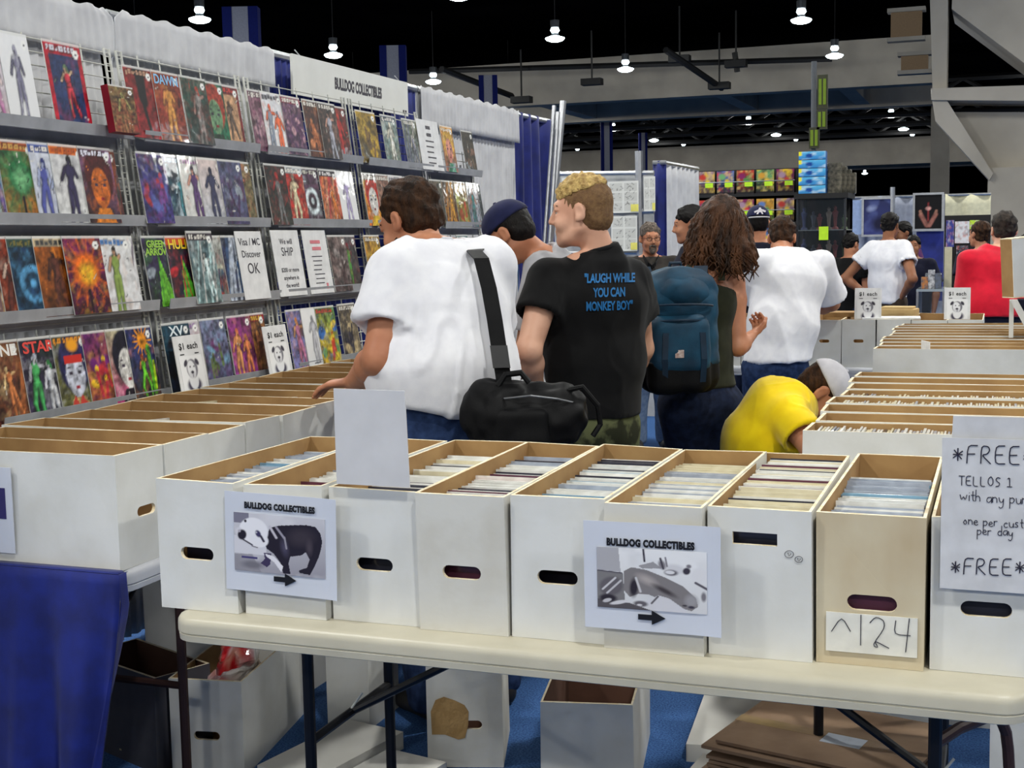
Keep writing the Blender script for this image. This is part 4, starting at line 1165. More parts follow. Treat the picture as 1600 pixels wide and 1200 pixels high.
# a few loose comics stick out in the rack wall row
for k, (bi, xo, h) in enumerate(((3, -2.44, .272), (5, -2.53, .276), (6, -2.33, .27), (1, -2.5, .25))):
    y = 2.685 + 0.2035 * bi + .1
    o = link('filed_comic', filed_mesh(M_fc if k % 2 else M_fw, .172, h, 0.0062), None, None, (xo, y, ZT + .005), (0, R_(4), R_(90)))
    tag(o, 'single pale comic standing in the %s box along the racks' % ORD[bi], 'comic', 'loose comics in the rack wall row')
# ------------------------------------------------------------------ posters, cards and hand lettering
M_poster = mat('cool_white_paper', (206, 210, 220), 0.5, coat=0.05, rgb2=(198, 202, 212), nscale=5)
def stretch_text(body, wd, ht, bold=0.07):
    v, f = text_geo(body, 1.0, bold=bold, spacing=1.1)
    xs = [p.x for p in v]; ys = [p.y for p in v]
    sx, sy = wd / (max(xs) - min(xs)), ht / (max(ys) - min(ys))
    mx, my = (max(xs) + min(xs)) / 2, (max(ys) + min(ys)) / 2
    return [((p.x - mx) * sx, 0, (p.y - my) * sy) for p in v], f

def dog_standing():
    c = Canvas(170, 116, 0.69, 3)
    c.grad((150, 148, 158), (198, 197, 204), 100); c.noise(5, .35, (224, 223, 228), 2)
    c.rect(0, .82, .17, 1, (120, 118, 134)); c.poly([(0, 0), (.3, .0), (.2, .3), (0, .28)], (130, 128, 136), .7)
    c.rect(.0, .30, .36, .60, (206, 205, 212)); c.rect(.08, .22, .26, .26, (66, 60, 110)); c.ell(.2, .12, .17, .09, (112, 110, 120), soft=.6)
    D, G = (34, 30, 44), (58, 52, 62)
    c.poly([(.40, .78), (.50, .83), (.66, .86), (.80, .88), (.90, .86), (.95, .76), (.97, .62), (.95, .46), (.93, .36), (.88, .18), (.83, .04), (.72, .06), (.71, .10), (.80, .16), (.83, .30), (.79, .42), (.74, .36), (.62, .32), (.60, .20), (.62, .02), (.54, .02), (.51, .2), (.44, .34), (.36, .42), (.34, .52)], D)
    c.ell(.74, .66, .2, .20, G, 10, .7, .9); c.ell(.83, .50, .05, .18, (80, 72, 82), 0, .8, .7); c.ell(.56, .46, .06, .2, (84, 80, 104), 10, .9, .7)
    c.line(.40, .80, .47, .62, .018, (190, 186, 196)); c.line(.47, .80, .56, .62, .016, (150, 146, 160)); c.line(.56, .64, .58, .45, .012, (150, 146, 156))
    c.poly([(.33, .34), (.41, .34), (.40, .16), (.36, .1), (.29, .16), (.34, .24)], (60, 52, 84))
    c.ell(.22, .70, .17, .24, (228, 227, 232), -8, .1); c.ell(.28, .55, .11, .13, (226, 225, 230), 0, .15)
    c.ell(.06, .66, .05, .10, (206, 204, 212), 10, .3); c.ell(.09, .62, .055, .10, D, -15, .25); c.ell(.06, .68, .02, .03, (170, 166, 176), 0, .4)
    c.ell(.27, .66, .035, .075, (60, 56, 92), 25, .35); c.ell(.25, .68, .015, .02, (180, 178, 186), 0, .5); c.line(.30, .62, .33, .54, .018, (50, 46, 66))
    c.ell(.13, .86, .018, .03, D, 0, .4); c.line(.10, .54, .20, .46, .012, (60, 56, 70)); c.line(.20, .44, .26, .42, .008, (110, 106, 116))
    c.poly([(.34, .33), (.44, .3), (.54, .14), (.52, .04), (.44, .2), (.36, .28)], (222, 220, 226))
    return c
def dog_sleeping():
    c = Canvas(176, 114, 0.64, 5)
    c.grad((206, 206, 208), (226, 226, 228)); c.noise(6, .3, (190, 190, 194), 2)
    c.poly([(0, .62), (.22, .60), (.2, 1), (0, 1)], (168, 167, 172)); c.poly([(0, .0), (.26, .0), (.24, .58), (0, .61)], (120, 118, 120)); c.line(0, .61, .23, .585, .008, (70, 66, 78))
    c.poly([(.0, 0), (.5, 0), (.3, .1), (0, .14)], (84, 80, 84))
    c.line(.43, 1, .44, .80, .012, (50, 44, 60)); c.poly([(.38, .72), (.52, .80), (.6, .70), (.42, .68)], (150, 148, 152))
    D = (44, 40, 50)
    # folded back end
    c.ell(.13, .36, .13, .17, (96, 92, 98), 30, .25); c.line(.05, .3, .17, .5, .012, (200, 198, 202)); c.line(.09, .24, .22, .46, .012, (190, 188, 192)); c.ell(.10, .16, .10, .08, D, 0, .4); c.ell(.09, .12, .05, .035, (190, 188, 192), 20, .3); c.ell(.20, .10, .10, .035, (206, 204, 208), 15, .3)
    # long body
    c.poly([(.25, .62), (.32, .69), (.46, .66), (.62, .56), (.78, .44), (.90, .26), (.92, .12), (.86, .04), (.76, .08), (.62, .16), (.48, .26), (.38, .26), (.30, .20), (.25, .30)], (124, 120, 122))
    c.ell(.46, .50, .14, .10, (168, 160, 158), -25, .8); c.ell(.34, .36, .05, .20, D, -5, .5); c.line(.36, .52, .40, .30, .014, (196, 194, 196)); c.ell(.62, .34, .16, .06, (66, 60, 64), -28, .7)
    c.ell(.86, .20, .08, .14, (150, 148, 152), 10, .6); c.ell(.86, .10, .04, .03, (60, 56, 70), 0, .5); c.ell(.80, .12, .03, .02, (60, 56, 64), 0, .5)
    # pale companion lying behind
    c.ell(.74, .78, .20, .18, (226, 226, 228), -12, .2); c.ell(.72, .70, .13, .10, (204, 203, 207), -10, .5); c.ell(.60, .76, .045, .10, (132, 128, 134), 18, .5); c.line(.585, .86, .61, .70, .013, (70, 66, 76)); c.line(.63, .88, .645, .74, .010, (120, 116, 124))
    c.ell(.68, .64, .075, .06, (96, 92, 100), 0, .4); c.ell(.67, .645, .05, .035, (214, 213, 217), 0, .3)
    c.ell(.82, .68, .04, .07, (58, 54, 66), -30, .35); c.ell(.84, .76, .03, .04, (120, 116, 124), 0, .5); c.ell(.93, .62, .09, .15, (216, 215, 218), 0, .4); c.line(.90, .50, 1.0, .41, .016, (84, 80, 90)); c.ell(.97, .28, .03, .10, (120, 116, 122), 0, .5)
    # paws below
    c.poly([(.46, .14), (.56, .26), (.66, .22), (.80, .06), (.84, 0), (.5, 0)], (204, 203, 208)); c.ell(.40, .10, .08, .06, (96, 92, 98), 0, .4); c.ell(.39, .08, .03, .02, (206, 204, 208), 0, .4); c.line(.50, .12, .56, .24, .012, (96, 92, 98))
    return c
def dog_card():
    c = Canvas(40, 44, 1.1, 9); c.fill((232, 232, 232))
    c.ell(.5, .15, .36, .26, (70, 66, 84), 0, .3); c.ell(.5, .30, .22, .30, (226, 226, 228), 0, .15)
    c.ell(.5, .62, .26, .30, (120, 118, 126), 0, .12)
    for s in (-1, 1): c.ell(.5 + s * .25, .80, .08, .13, (60, 56, 68), s * 30, .3)
    c.ell(.47, .60, .19, .29, (226, 226, 228), 6, .15); c.ell(.48, .46, .16, .13, (206, 206, 210), 0, .3); c.ell(.49, .52, .075, .05, (50, 46, 56), 0, .3); c.ell(.42, .68, .035, .035, (60, 56, 66), 0, .4); c.ell(.59, .68, .035, .035, (60, 56, 66), 0, .4)
    c.line(.5, .46, .5, .38, .02, (110, 106, 116))
    return c

def poster(p_tl, p_tr, p_bl, y, cv, label, lines, photo, tilt):
    a, b, d = px_at(*p_tl, y), px_at(*p_tr, y), px_at(*p_bl, y)
    wd, ht = (b - a).length, (d - a).length
    ang = math.atan2(b.z - a.z, b.x - a.x)
    r = empty('taped_poster', (a.x, y, a.z), label=label, cat='poster', group='bulldog posters')
    r.rotation_euler = (0, -ang, 0)
    m = MB(); n = 16
    V = []; F = []
    for j in range(2):
        for i in range(n + 1):
            t = i / n
            V.append((wd * t, -0.0035 - 0.004 * max(0, (t - .8) / .2) ** 2, -ht * j))
    F = [(i, n + 1 + i, n + 2 + i, i + 1) for i in range(n)]
    o = m.add(V, F).build('sheet', M_poster, r, smooth=False, fix=False)
    s = o.modifiers.new('t', 'SOLIDIFY'); s.thickness = 0.0006
    x0, x1, z0, z1 = [q * w_ for q, w_ in zip(photo, (wd, wd, -ht, -ht))]
    link('photo', picture_mesh('photo', cv, x1 - x0, abs(z1 - z0), 0.0008), [M_print, M_poster], r, ((x0 + x1) / 2, -0.0048, min(z0, z1)))
    v, f = stretch_text('BULLDOG COLLECTIBLES', wd * lines[1], ht * lines[2])
    MB().add(v, f, M=Matrix.Translation((wd * lines[0], -0.0062, -ht * lines[3]))).build('lettering', M_ink, r, fix=False)
    ax, az, s = wd * lines[4], -ht * lines[5], wd * .2
    A = [(-.5, -.10), (.0, -.10), (.0, -.26), (.5, 0), (.0, .26), (.0, .10), (-.5, .10)]
    MB().prism([(ax + p[0] * s, az + p[1] * s) for p in A], -0.0062, -0.0052).build('arrow', M_ink, r)
    return r
poster((352, 766), (527, 780), (349, 918), 2.437, dog_standing(), 'paper poster of a standing bulldog with an arrow, BULLDOG COLLECTIBLES', (.50, .63, .07, .125, .54, .845), (.085, .90, .205, .795), 0)
poster((912, 812), (1127, 823), (913, 978), 2.428, dog_sleeping(), 'paper poster of sleeping bulldogs with an arrow, BULLDOG COLLECTIBLES', (.495, .64, .075, .185, .50, .865), (.10, .90, .235, .80), 0)
# edge of another poster on the big left box
a = px_at(0, 730, 2.68); b = px_at(24, 865, 2.68)
r = empty('taped_poster', (a.x, 2.683, a.z), label='strip of a taped poster at the picture edge on the big left box', cat='poster', group='bulldog posters')
MB().box((-0.18, -0.004, b.z - a.z), (b.x - a.x, -0.001, 0)).build('sheet', M_poster, r)
MB().box((-0.17, -0.0052, (b.z - a.z) * .60), (0.012, -0.0042, (b.z - a.z) * .24)).build('photo', mat('dark_violet_print', (44, 38, 96), 0.5), r)

def price_card(loc, rz, wd, ht, label, lean=8, dog=True):
    o = MB().box((-wd / 2, -0.003, 0), (wd / 2, 0, ht)).build('price_card', M_sheet, None, loc, (R_(-lean), 0, rz))
    tag(o, label, 'price card', 'dollar price cards')
    v, f = stretch_text('$1 each', wd * .66, ht * .14, .022)
    MB().add(v, f, M=Matrix.Translation((0, -0.0038, ht * .80))).build('lettering', M_ink, o, fix=False)
    for s in (-1, 1):
        MB().box((s * wd * .26 - wd * .07, -0.0042, ht * .655), (s * wd * .26 + wd * .07, -0.0034, ht * .675)).build('underline', M_ink, o)
    link('dog_picture', picture_mesh('dog_picture', dog_card(), wd * .8, ht * .62, 0.0006), [M_print, M_sheet], o, (0, -0.0034, 0.002))
    return o
for (xl, xr, x, z, ht, lb) in ((283, 326, -2.765, 1.032, .205, 'white $1 each card with a bulldog head, nearer one along the racks'), (421, 457, -2.785, 1.03, .20, 'white $1 each card with a bulldog head, second along the racks')):
    yl, yr = row_y(xl, x, z), row_y(xr, x, z)
    price_card((x, (yl + yr) / 2, z - .012), R_(90), yr - yl, ht, lb, lean=9)
for (xl, xr, pyb, y, lb) in ((1335, 1377, 491, 8.30, 'white $1 each card standing on the back table boxes'), (1475, 1516, 489, 8.30, 'white $1 each card half hidden by the red shirt')):
    a, b = px_at(xl, pyb, y), px_at(xr, pyb, y)
    price_card(((a.x + b.x) / 2, y, 1.032), 0.0, b.x - a.x, .19, lb, lean=6)

# ---- hand drawn strokes
GLY = {
 'F': [[(0, 0), (.04, 1), (.55, 1)], [(.03, .52), (.42, .54)]], 'R': [[(0, 0), (.02, .98), (.38, .95), (.45, .72), (.3, .52), (.03, .48), (.5, 0)]],
 'E': [[(.5, 1), (.03, .98), (0, 0), (.52, .02)], [(.02, .5), (.4, .52)]], 'T': [[(0, 1), (.6, 1)], [(.3, 1), (.3, 0)]], 'L': [[(.02, 1), (0, 0), (.45, 0)]],
 'O': [[(.3, 1), (.05, .75), (.02, .3), (.25, 0), (.5, .2), (.52, .7), (.3, 1)]], 'S': [[(.5, .9), (.25, 1), (.05, .8), (.2, .55), (.45, .4), (.4, .1), (.05, .02)]],
 '1': [[(.1, .8), (.3, 1), (.3, 0)], [(.05, 0), (.55, 0)]], '*': [[(0, .3), (.5, .7)], [(.05, .75), (.45, .25)], [(.25, .85), (.25, .15)], [(0, .5), (.5, .5)]],
 'w': [[(0, .5), (.12, 0), (.28, .4), (.42, 0), (.56, .5)]], 'i': [[(.1, .5), (.1, 0)], [(.1, .68), (.11, .72)]], 't': [[(.15, .85), (.15, .05), (.3, 0)], [(0, .5), (.32, .5)]],
 'h': [[(.02, 1), (0, 0)], [(.02, .35), (.2, .5), (.34, .35), (.34, 0)]], 'a': [[(.4, .5), (.1, .48), (0, .2), (.15, 0), (.38, .2), (.4, .5), (.42, 0)]],
 'n': [[(0, .5), (0, 0)], [(0, .35), (.18, .5), (.34, .35), (.34, 0)]], 'y': [[(0, .5), (.08, .1), (.3, .1), (.38, .5), (.34, -.3), (.15, -.45), (0, -.3)]],
 'p': [[(0, .5), (0, -.45)], [(0, .4), (.25, .5), (.38, .25), (.2, 0), (0, .08)]], 'u': [[(0, .5), (.04, .08), (.2, 0), (.36, .12), (.38, .5), (.4, 0)]],
 'r': [[(0, .5), (0, 0)], [(0, .35), (.15, .5), (.3, .46)]], 'c': [[(.36, .42), (.15, .5), (0, .25), (.14, 0), (.36, .08)]], 'e': [[(0, .25), (.36, .28), (.25, .5), (.05, .42), (0, .15), (.2, 0), (.38, .1)]],
 'o': [[(.18, .5), (0, .25), (.18, 0), (.36, .25), (.18, .5)]], 's': [[(.32, .46), (.1, .5), (.06, .32), (.3, .2), (.24, 0), (0, .04)]], 'm': [[(0, .5), (0, 0)], [(0, .35), (.14, .5), (.26, .35), (.26, 0)], [(.26, .35), (.4, .5), (.52, .35), (.52, 0)]],
 'd': [[(.36, 1), (.36, 0)], [(.36, .4), (.14, .5), (0, .22), (.14, 0), (.36, .12)]], '2': [[(.02, .78), (.2, 1), (.45, .9), (.48, .65), (.1, .05), (.3, -.02), (.15, .22), (.62, 0)]], '4': [[(.05, .95), (.0, .5), (.5, .5)], [(.46, 1.05), (.36, -.05)]],
 '^': [[(0, .42), (.32, .95), (.6, .47)]], '|': [[(.05, 1), (.05, 0)]]}
ADV = {'i': .25, 't': .4, 'm': .66, 'w': .68, '1': .66, '|': .3, '2': .75, '^': .85}
def strokes(mb, text, x, z, size, y, rad, wob=0.0, spacing=1.0, slope=0.0):
    rr = random.Random(len(text) * 13 + int(size * 1e4))
    for ch in text:
        if ch == ' ': x += size * .4 * spacing; continue
        jz = rr.uniform(-wob, wob) * size
        for st in GLY[ch]:
            pts = []
            for (a, b), (c, d) in zip(st[:-1], st[1:]):
                for q in range(3): pts.append((a + (c - a) * q / 3, b + (d - b) * q / 3))
            pts.append(st[-1])
            # smooth
            P = [pts[0]] + [tuple((np.array(pts[i - 1]) + 2 * np.array(pts[i]) + np.array(pts[i + 1])) / 4) for i in range(1, len(pts) - 1)] + [pts[-1]]
            mb.tube([(x + a * size, y, z + b * size + jz) for a, b in P], rad, 5)
        adv = ADV.get(ch, .72 if ch.isupper() or ch in '*' else .52) * size * spacing
        x += adv; z += slope * adv
    return x
M_pen = mat('marker_pen', (28, 26, 48), 0.5)
# notice board on the rightmost box
yN = 2.476
a, b = px_at(1483, 650, yN), px_at(1472, 920, yN)
r = empty('free_notice', (b.x, yN, b.z), label='hand lettered white notice reading FREE TELLOS 1 with any purchase', cat='notice')
H_ = a.z - b.z; Wn = 0.252
MB().add([(0, 0, 0), (Wn, 0, 0), (Wn + .006, .004, H_), (.014, .004, H_), (0, .003, 0), (Wn, .003, 0), (Wn + .006, .007, H_), (.014, .007, H_)], [(0, 1, 2, 3), (4, 7, 6, 5), (0, 3, 7, 4), (1, 5, 6, 2), (3, 2, 6, 7), (0, 4, 5, 1)]).build('backing_card', mat('grey_white_card', (198, 198, 200), 0.6), r)
MB().box((-.004, -.003, 0.002), (Wn, -.001, H_ * .878)).build('sheet', mat('notice_paper', (206, 206, 208), 0.55), r)
mb = MB()
def npx(px, py):
    q = px_at(px, py, yN); return q.x - b.x, q.z - b.z
S = 2.53 / FPX * 1.02
for t, px, py, sz, rad, sl, sp in (('*FREE*', 1489, 723, 25, .0011, .03, 1.0), ('TELLOS 1', 1498, 757, 13, .0008, .0, 1.0), ('with any purchase', 1500, 782, 16, .0007, .0, .95), ('one per customer', 1505, 819, 14, .0007, -.01, .95), ('per day', 1527, 834, 14, .0007, .0, .95), ('*FREE*', 1486, 896, 23, .0011, .03, 1.0)):
    x, z = npx(px, py); mb.__init__()
    strokes(mb, t, x, z, sz * S * 1.05, -.0036, rad, .06, sp * 1.0, sl)
    mb.build('handwriting', M_pen, r, fix=False)
# 124 card
yC = 2.4715
a, b = px_at(1291, 955, yC), px_at(1433, 1028, yC)
r = empty('number_card', (a.x, yC, b.z), label='white card with hand drawn 124 on the stained tan box', cat='card')
MB().box((0, -.002, 0), (b.x - a.x, 0, a.z - b.z)).build('sheet', mat('cream_white_card', (226, 224, 214), 0.6), r)
mb = MB(); hh = a.z - b.z
strokes(mb, '^|24', .010, .014, hh * .78, -.0030, .0008, 0.05, 1.02, .0)
mb.build('handwriting', M_pen, r, fix=False)
# pen scribbles on the square handle box
mb = MB(); 
yS = 2.4625
for (px, py, w_) in ((1233, 866, 7), (1248, 874, 6)):
    P = [px_at(px + w_ * math.cos(t), py + w_ * .8 * math.sin(t), yS) for t in np.linspace(0, 6.3, 14)]
    mb.tube(P, .0005, 4); q = [px_at(px - 2, py - 2, yS), px_at(px, py + 3, yS), px_at(px + 3, py - 1, yS)]; mb.tube(q, .0005, 4)
o = mb.build('pen_scribble', M_pen, front_boxes[6], fix=False); o.matrix_parent_inverse = front_boxes[6].matrix_basis.inverted()
# blank upright card
yB = 2.452
a, b, d = px_at(521, 607, yB), px_at(632, 611, yB), px_at(526, 756, yB)
o = MB().add([(0, 0, 0), (b.x - a.x, 0, b.z - a.z), (b.x - a.x + .006, 0, d.z - b.z - .0 + (b.z - a.z)), (d.x - a.x, 0, d.z - a.z), (0, .003, 0), (b.x - a.x, .003, b.z - a.z), (b.x - a.x + .006, .003, d.z - b.z + (b.z - a.z)), (d.x - a.x, .003, d.z - a.z)],
    [(0, 3, 2, 1), (4, 5, 6, 7), (0, 1, 5, 4), (1, 2, 6, 5), (2, 3, 7, 6), (3, 0, 4, 7)]).build('blank_card', mat('light_grey_card', (204, 203, 204), 0.6, rgb2=(196, 195, 196), nscale=10, bump=.05, bscale=12), None, (a.x, yB, a.z))
tag(o, 'blank pale card standing upright on the front row of boxes', 'card')
# torn front corner marks: small dark scuffs are in the board material
# ------------------------------------------------------------------ things under the tables
def floor_box(corner_l, corner_r, L, H, label, mats=None, seed=80, hole=(.5, .42), W=None, hw=.08, hh=.026, z=0.0, name='storage_box'):
    """front end between two floor points (left, right as seen)"""
    a, b = Vector((*corner_l, 0)), Vector((*corner_r, 0))
    w_ = W or (b - a).length; ang = math.atan2(b.y - a.y, b.x - a.x)
    c = (a + b) / 2
    return longbox((c.x, c.y, z), ang, label, 'boxes under the tables', mats, key=('u', seed), name=name, L=L, W=w_, H=H, seed=seed, hole=hole, hw=hw, hh=hh)
floor_box((-2.26, 3.165), (-2.04, 3.205), .62, .29, 'white box on the floor holding a red and white bag', seed=81)
floor_box((-2.66, 3.285), (-2.30, 3.145), .20, .29, 'shadowed open box on the floor under the rack wall table', mats=(mat('shade_grey_board', (74, 74, 82), .7), mat('dark_brown_inside', (92, 62, 48), .85), M_rim), seed=82, hole=(.5, .1), hw=.012, hh=.006)  # outer board colour darkened to stand in for shade under the table
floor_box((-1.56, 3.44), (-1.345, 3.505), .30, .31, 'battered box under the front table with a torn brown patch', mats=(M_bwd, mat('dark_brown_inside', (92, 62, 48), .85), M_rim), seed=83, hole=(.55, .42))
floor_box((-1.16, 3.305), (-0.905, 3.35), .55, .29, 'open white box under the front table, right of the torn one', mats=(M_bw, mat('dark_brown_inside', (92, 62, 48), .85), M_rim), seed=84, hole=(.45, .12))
floor_box((-2.01, 3.66), (-1.86, 3.66), .22, .50, 'tall pale carton standing behind the front table legs', seed=85, hole=(.5, .9), hw=.02, hh=.01, name='carton')
floor_box((-0.50, 4.12), (-0.18, 4.12), .50, .34, 'pale carton on the carpet beneath the right-hand table', seed=87, hole=(.5, .85), hw=.02, hh=.01, name='carton')
floor_box((0.0, 3.36), (0.36, 3.30), .55, .60, 'big white carton at the right end under the boxes', seed=88, hole=(.5, .9), hw=.02, hh=.01, name='carton')
floor_box((-0.22, 4.25), (0.0, 4.25), .50, .42, 'white carton behind the stack of flattened cardboard', seed=89, hole=(.5, .9), hw=.02, hh=.01, name='carton')
floor_box((-1.42, 6.35), (-1.12, 6.45), .4, .42, 'open white box on the floor between the shoppers', seed=90, hole=(.5, .9), hw=.02, hh=.01)
# torn patch
y = 3.44
p = [(-.098, .10), (-.1, .17), (-.085, .205), (-.06, .215), (-.03, .205), (.0, .19), (.012, .17), (.01, .13), (.0, .09), (-.02, .085), (-.06, .10)]
for o in bpy.data.objects:
    if o.get('label') == 'battered box under the front table with a torn brown patch':
        MB().prism(p, -.0012, -.0004).build('torn_patch', M_torn, o)
# carton lids lying on the floor
M_lid = mat('white_lid_board', (214, 212, 206), 0.6, rgb2=(204, 202, 195), nscale=6)
def lid(x, y, z, rz, L, W, label):
    m = MB().box((-W / 2, 0, .05), (W / 2, L, .054)); t = .003
    m.box((-W / 2, 0, 0), (W / 2, t, .05)).box((-W / 2, L - t, 0), (W / 2, L, .05)).box((-W / 2, 0, 0), (-W / 2 + t, L, .05)).box((W / 2 - t, 0, 0), (W / 2, L, .05))
    o = m.build('box_lid', M_lid, None, (x, y, z), (0, 0, R_(rz))); return tag(o, label, 'lid', 'box lids on the floor')
lid(-1.88, 3.16, 0, -12, .42, .21, 'white box lid lying flat on the floor beside the bag box')
lid(-1.655, 3.0, 0, -12, .40, .21, 'white box lid lying before the torn box')
lid(-0.74, 3.72, 0, 5, .60, .21, 'white box lid lying on the blue carpet near the flattened cardboard')
lid(-0.74, 3.05, 0, -6, .60, .21, 'white box lid half hidden beside the open white box')
# flattened cardboard
M_flat = mat('flattened_cardboard', (150, 124, 100), .85, rgb2=(132, 106, 84), nscale=8)
cs = empty('flattened_cardboard_stack', (-0.42, 3.55, 0), R_(-14), label='stack of flattened brown cardboard cartons under the front table', cat='cardboard')
rr = random.Random(5)
for k in range(16):
    dx, dy = rr.uniform(-.02, .02), rr.uniform(-.02, .02)
    MB().box((-.26 + dx, -.20 + dy, .012 * k), (.26 + dx, .22 + dy, .012 * k + .0085)).build('flattened_carton', M_flat, cs)
MB().box((.0, -.05, .1885), (.11, .02, .1895)).build('shipping_label', mat('pale_label', (196, 204, 216), .5), cs)
MB().box((-.26, -.02, .1885), (.2, .03, .1892)).build('packing_tape', mat('brown_tape', (160, 136, 110), .25), cs)
# crumpled bag in the white box
def bag(x, y, z):
    c = Canvas(40, 40, 1.0, 4)
    c.grad((226, 224, 220), (230, 226, 224), 60); c.noise(4, .9, (190, 40, 44), 3); c.poly([(0, .5), (.5, .55), (.55, 1), (0, 1)], (186, 30, 38)); c.noise(7, .5, (236, 232, 230), 6); c.noise(9, .5, (206, 190, 160), 8)
    u, v = c.u.ravel(), c.v.ravel()
    P = np.stack([u * 4, v * 4, u * 0], 1)
    th = (u - .5) * 2 * math.pi; 
    rad = .02 + .10 * (1 - v) + .03 * fbm(P * 1.6, 5)
    X = rad * np.cos(th) * .74; Y = rad * np.sin(th) * 1.6; Z = .12 + v * .26 + .045 * fbm(P * 1.3 + 9, 7)
    X = X + .02 * v; 
    me = bpy.data.meshes.new('bag'); idx = np.arange(1600).reshape(40, 40)
    q = np.stack([idx[:-1, :-1], idx[:-1, 1:], idx[1:, 1:], idx[1:, :-1]], -1).reshape(-1, 4)
    me.from_pydata(np.stack([X, Y, Z], 1).tolist(), [], q.tolist())
    ca = me.color_attributes.new('print', 'FLOAT_COLOR', 'POINT'); C = np.ones((1600, 4), dtype=np.float32); C[:, :3] = np.clip(c.c.reshape(-1, 3), 0, 1); ca.data.foreach_set('color', C.ravel())
    o = link('plastic_bag', me, print_mat('printed_plastic', .2, coat=.6), None, (x, y, z), (0, 0, R_(8)))
    return tag(o, 'crumpled red and white plastic bag in the floor box', 'bag')
bag(-2.185, 3.40, 0.015)
floor_box((-2.74, 3.72), (-2.22, 3.72), .60, .58, 'large pale carton under the rack wall table', seed=91, hole=(.5, .9), hw=.02, hh=.01, name='carton')
# leaning folded boards under the rack table
o = MB().box((-.02, 0, 0), (.0, .5, .02)).box((.0, 0, 0), (.45, .5, .012)).build('wooden_plank', mat('brown_wood', (110, 74, 56), .6, rgb2=(90, 58, 42), nscale=6, stretch=(1, 8, 1)), None, (-2.95, 3.35, .0), (0, 0, R_(25)))
tag(o, 'brown wooden board lying on the floor beside the blue cloth', 'board')
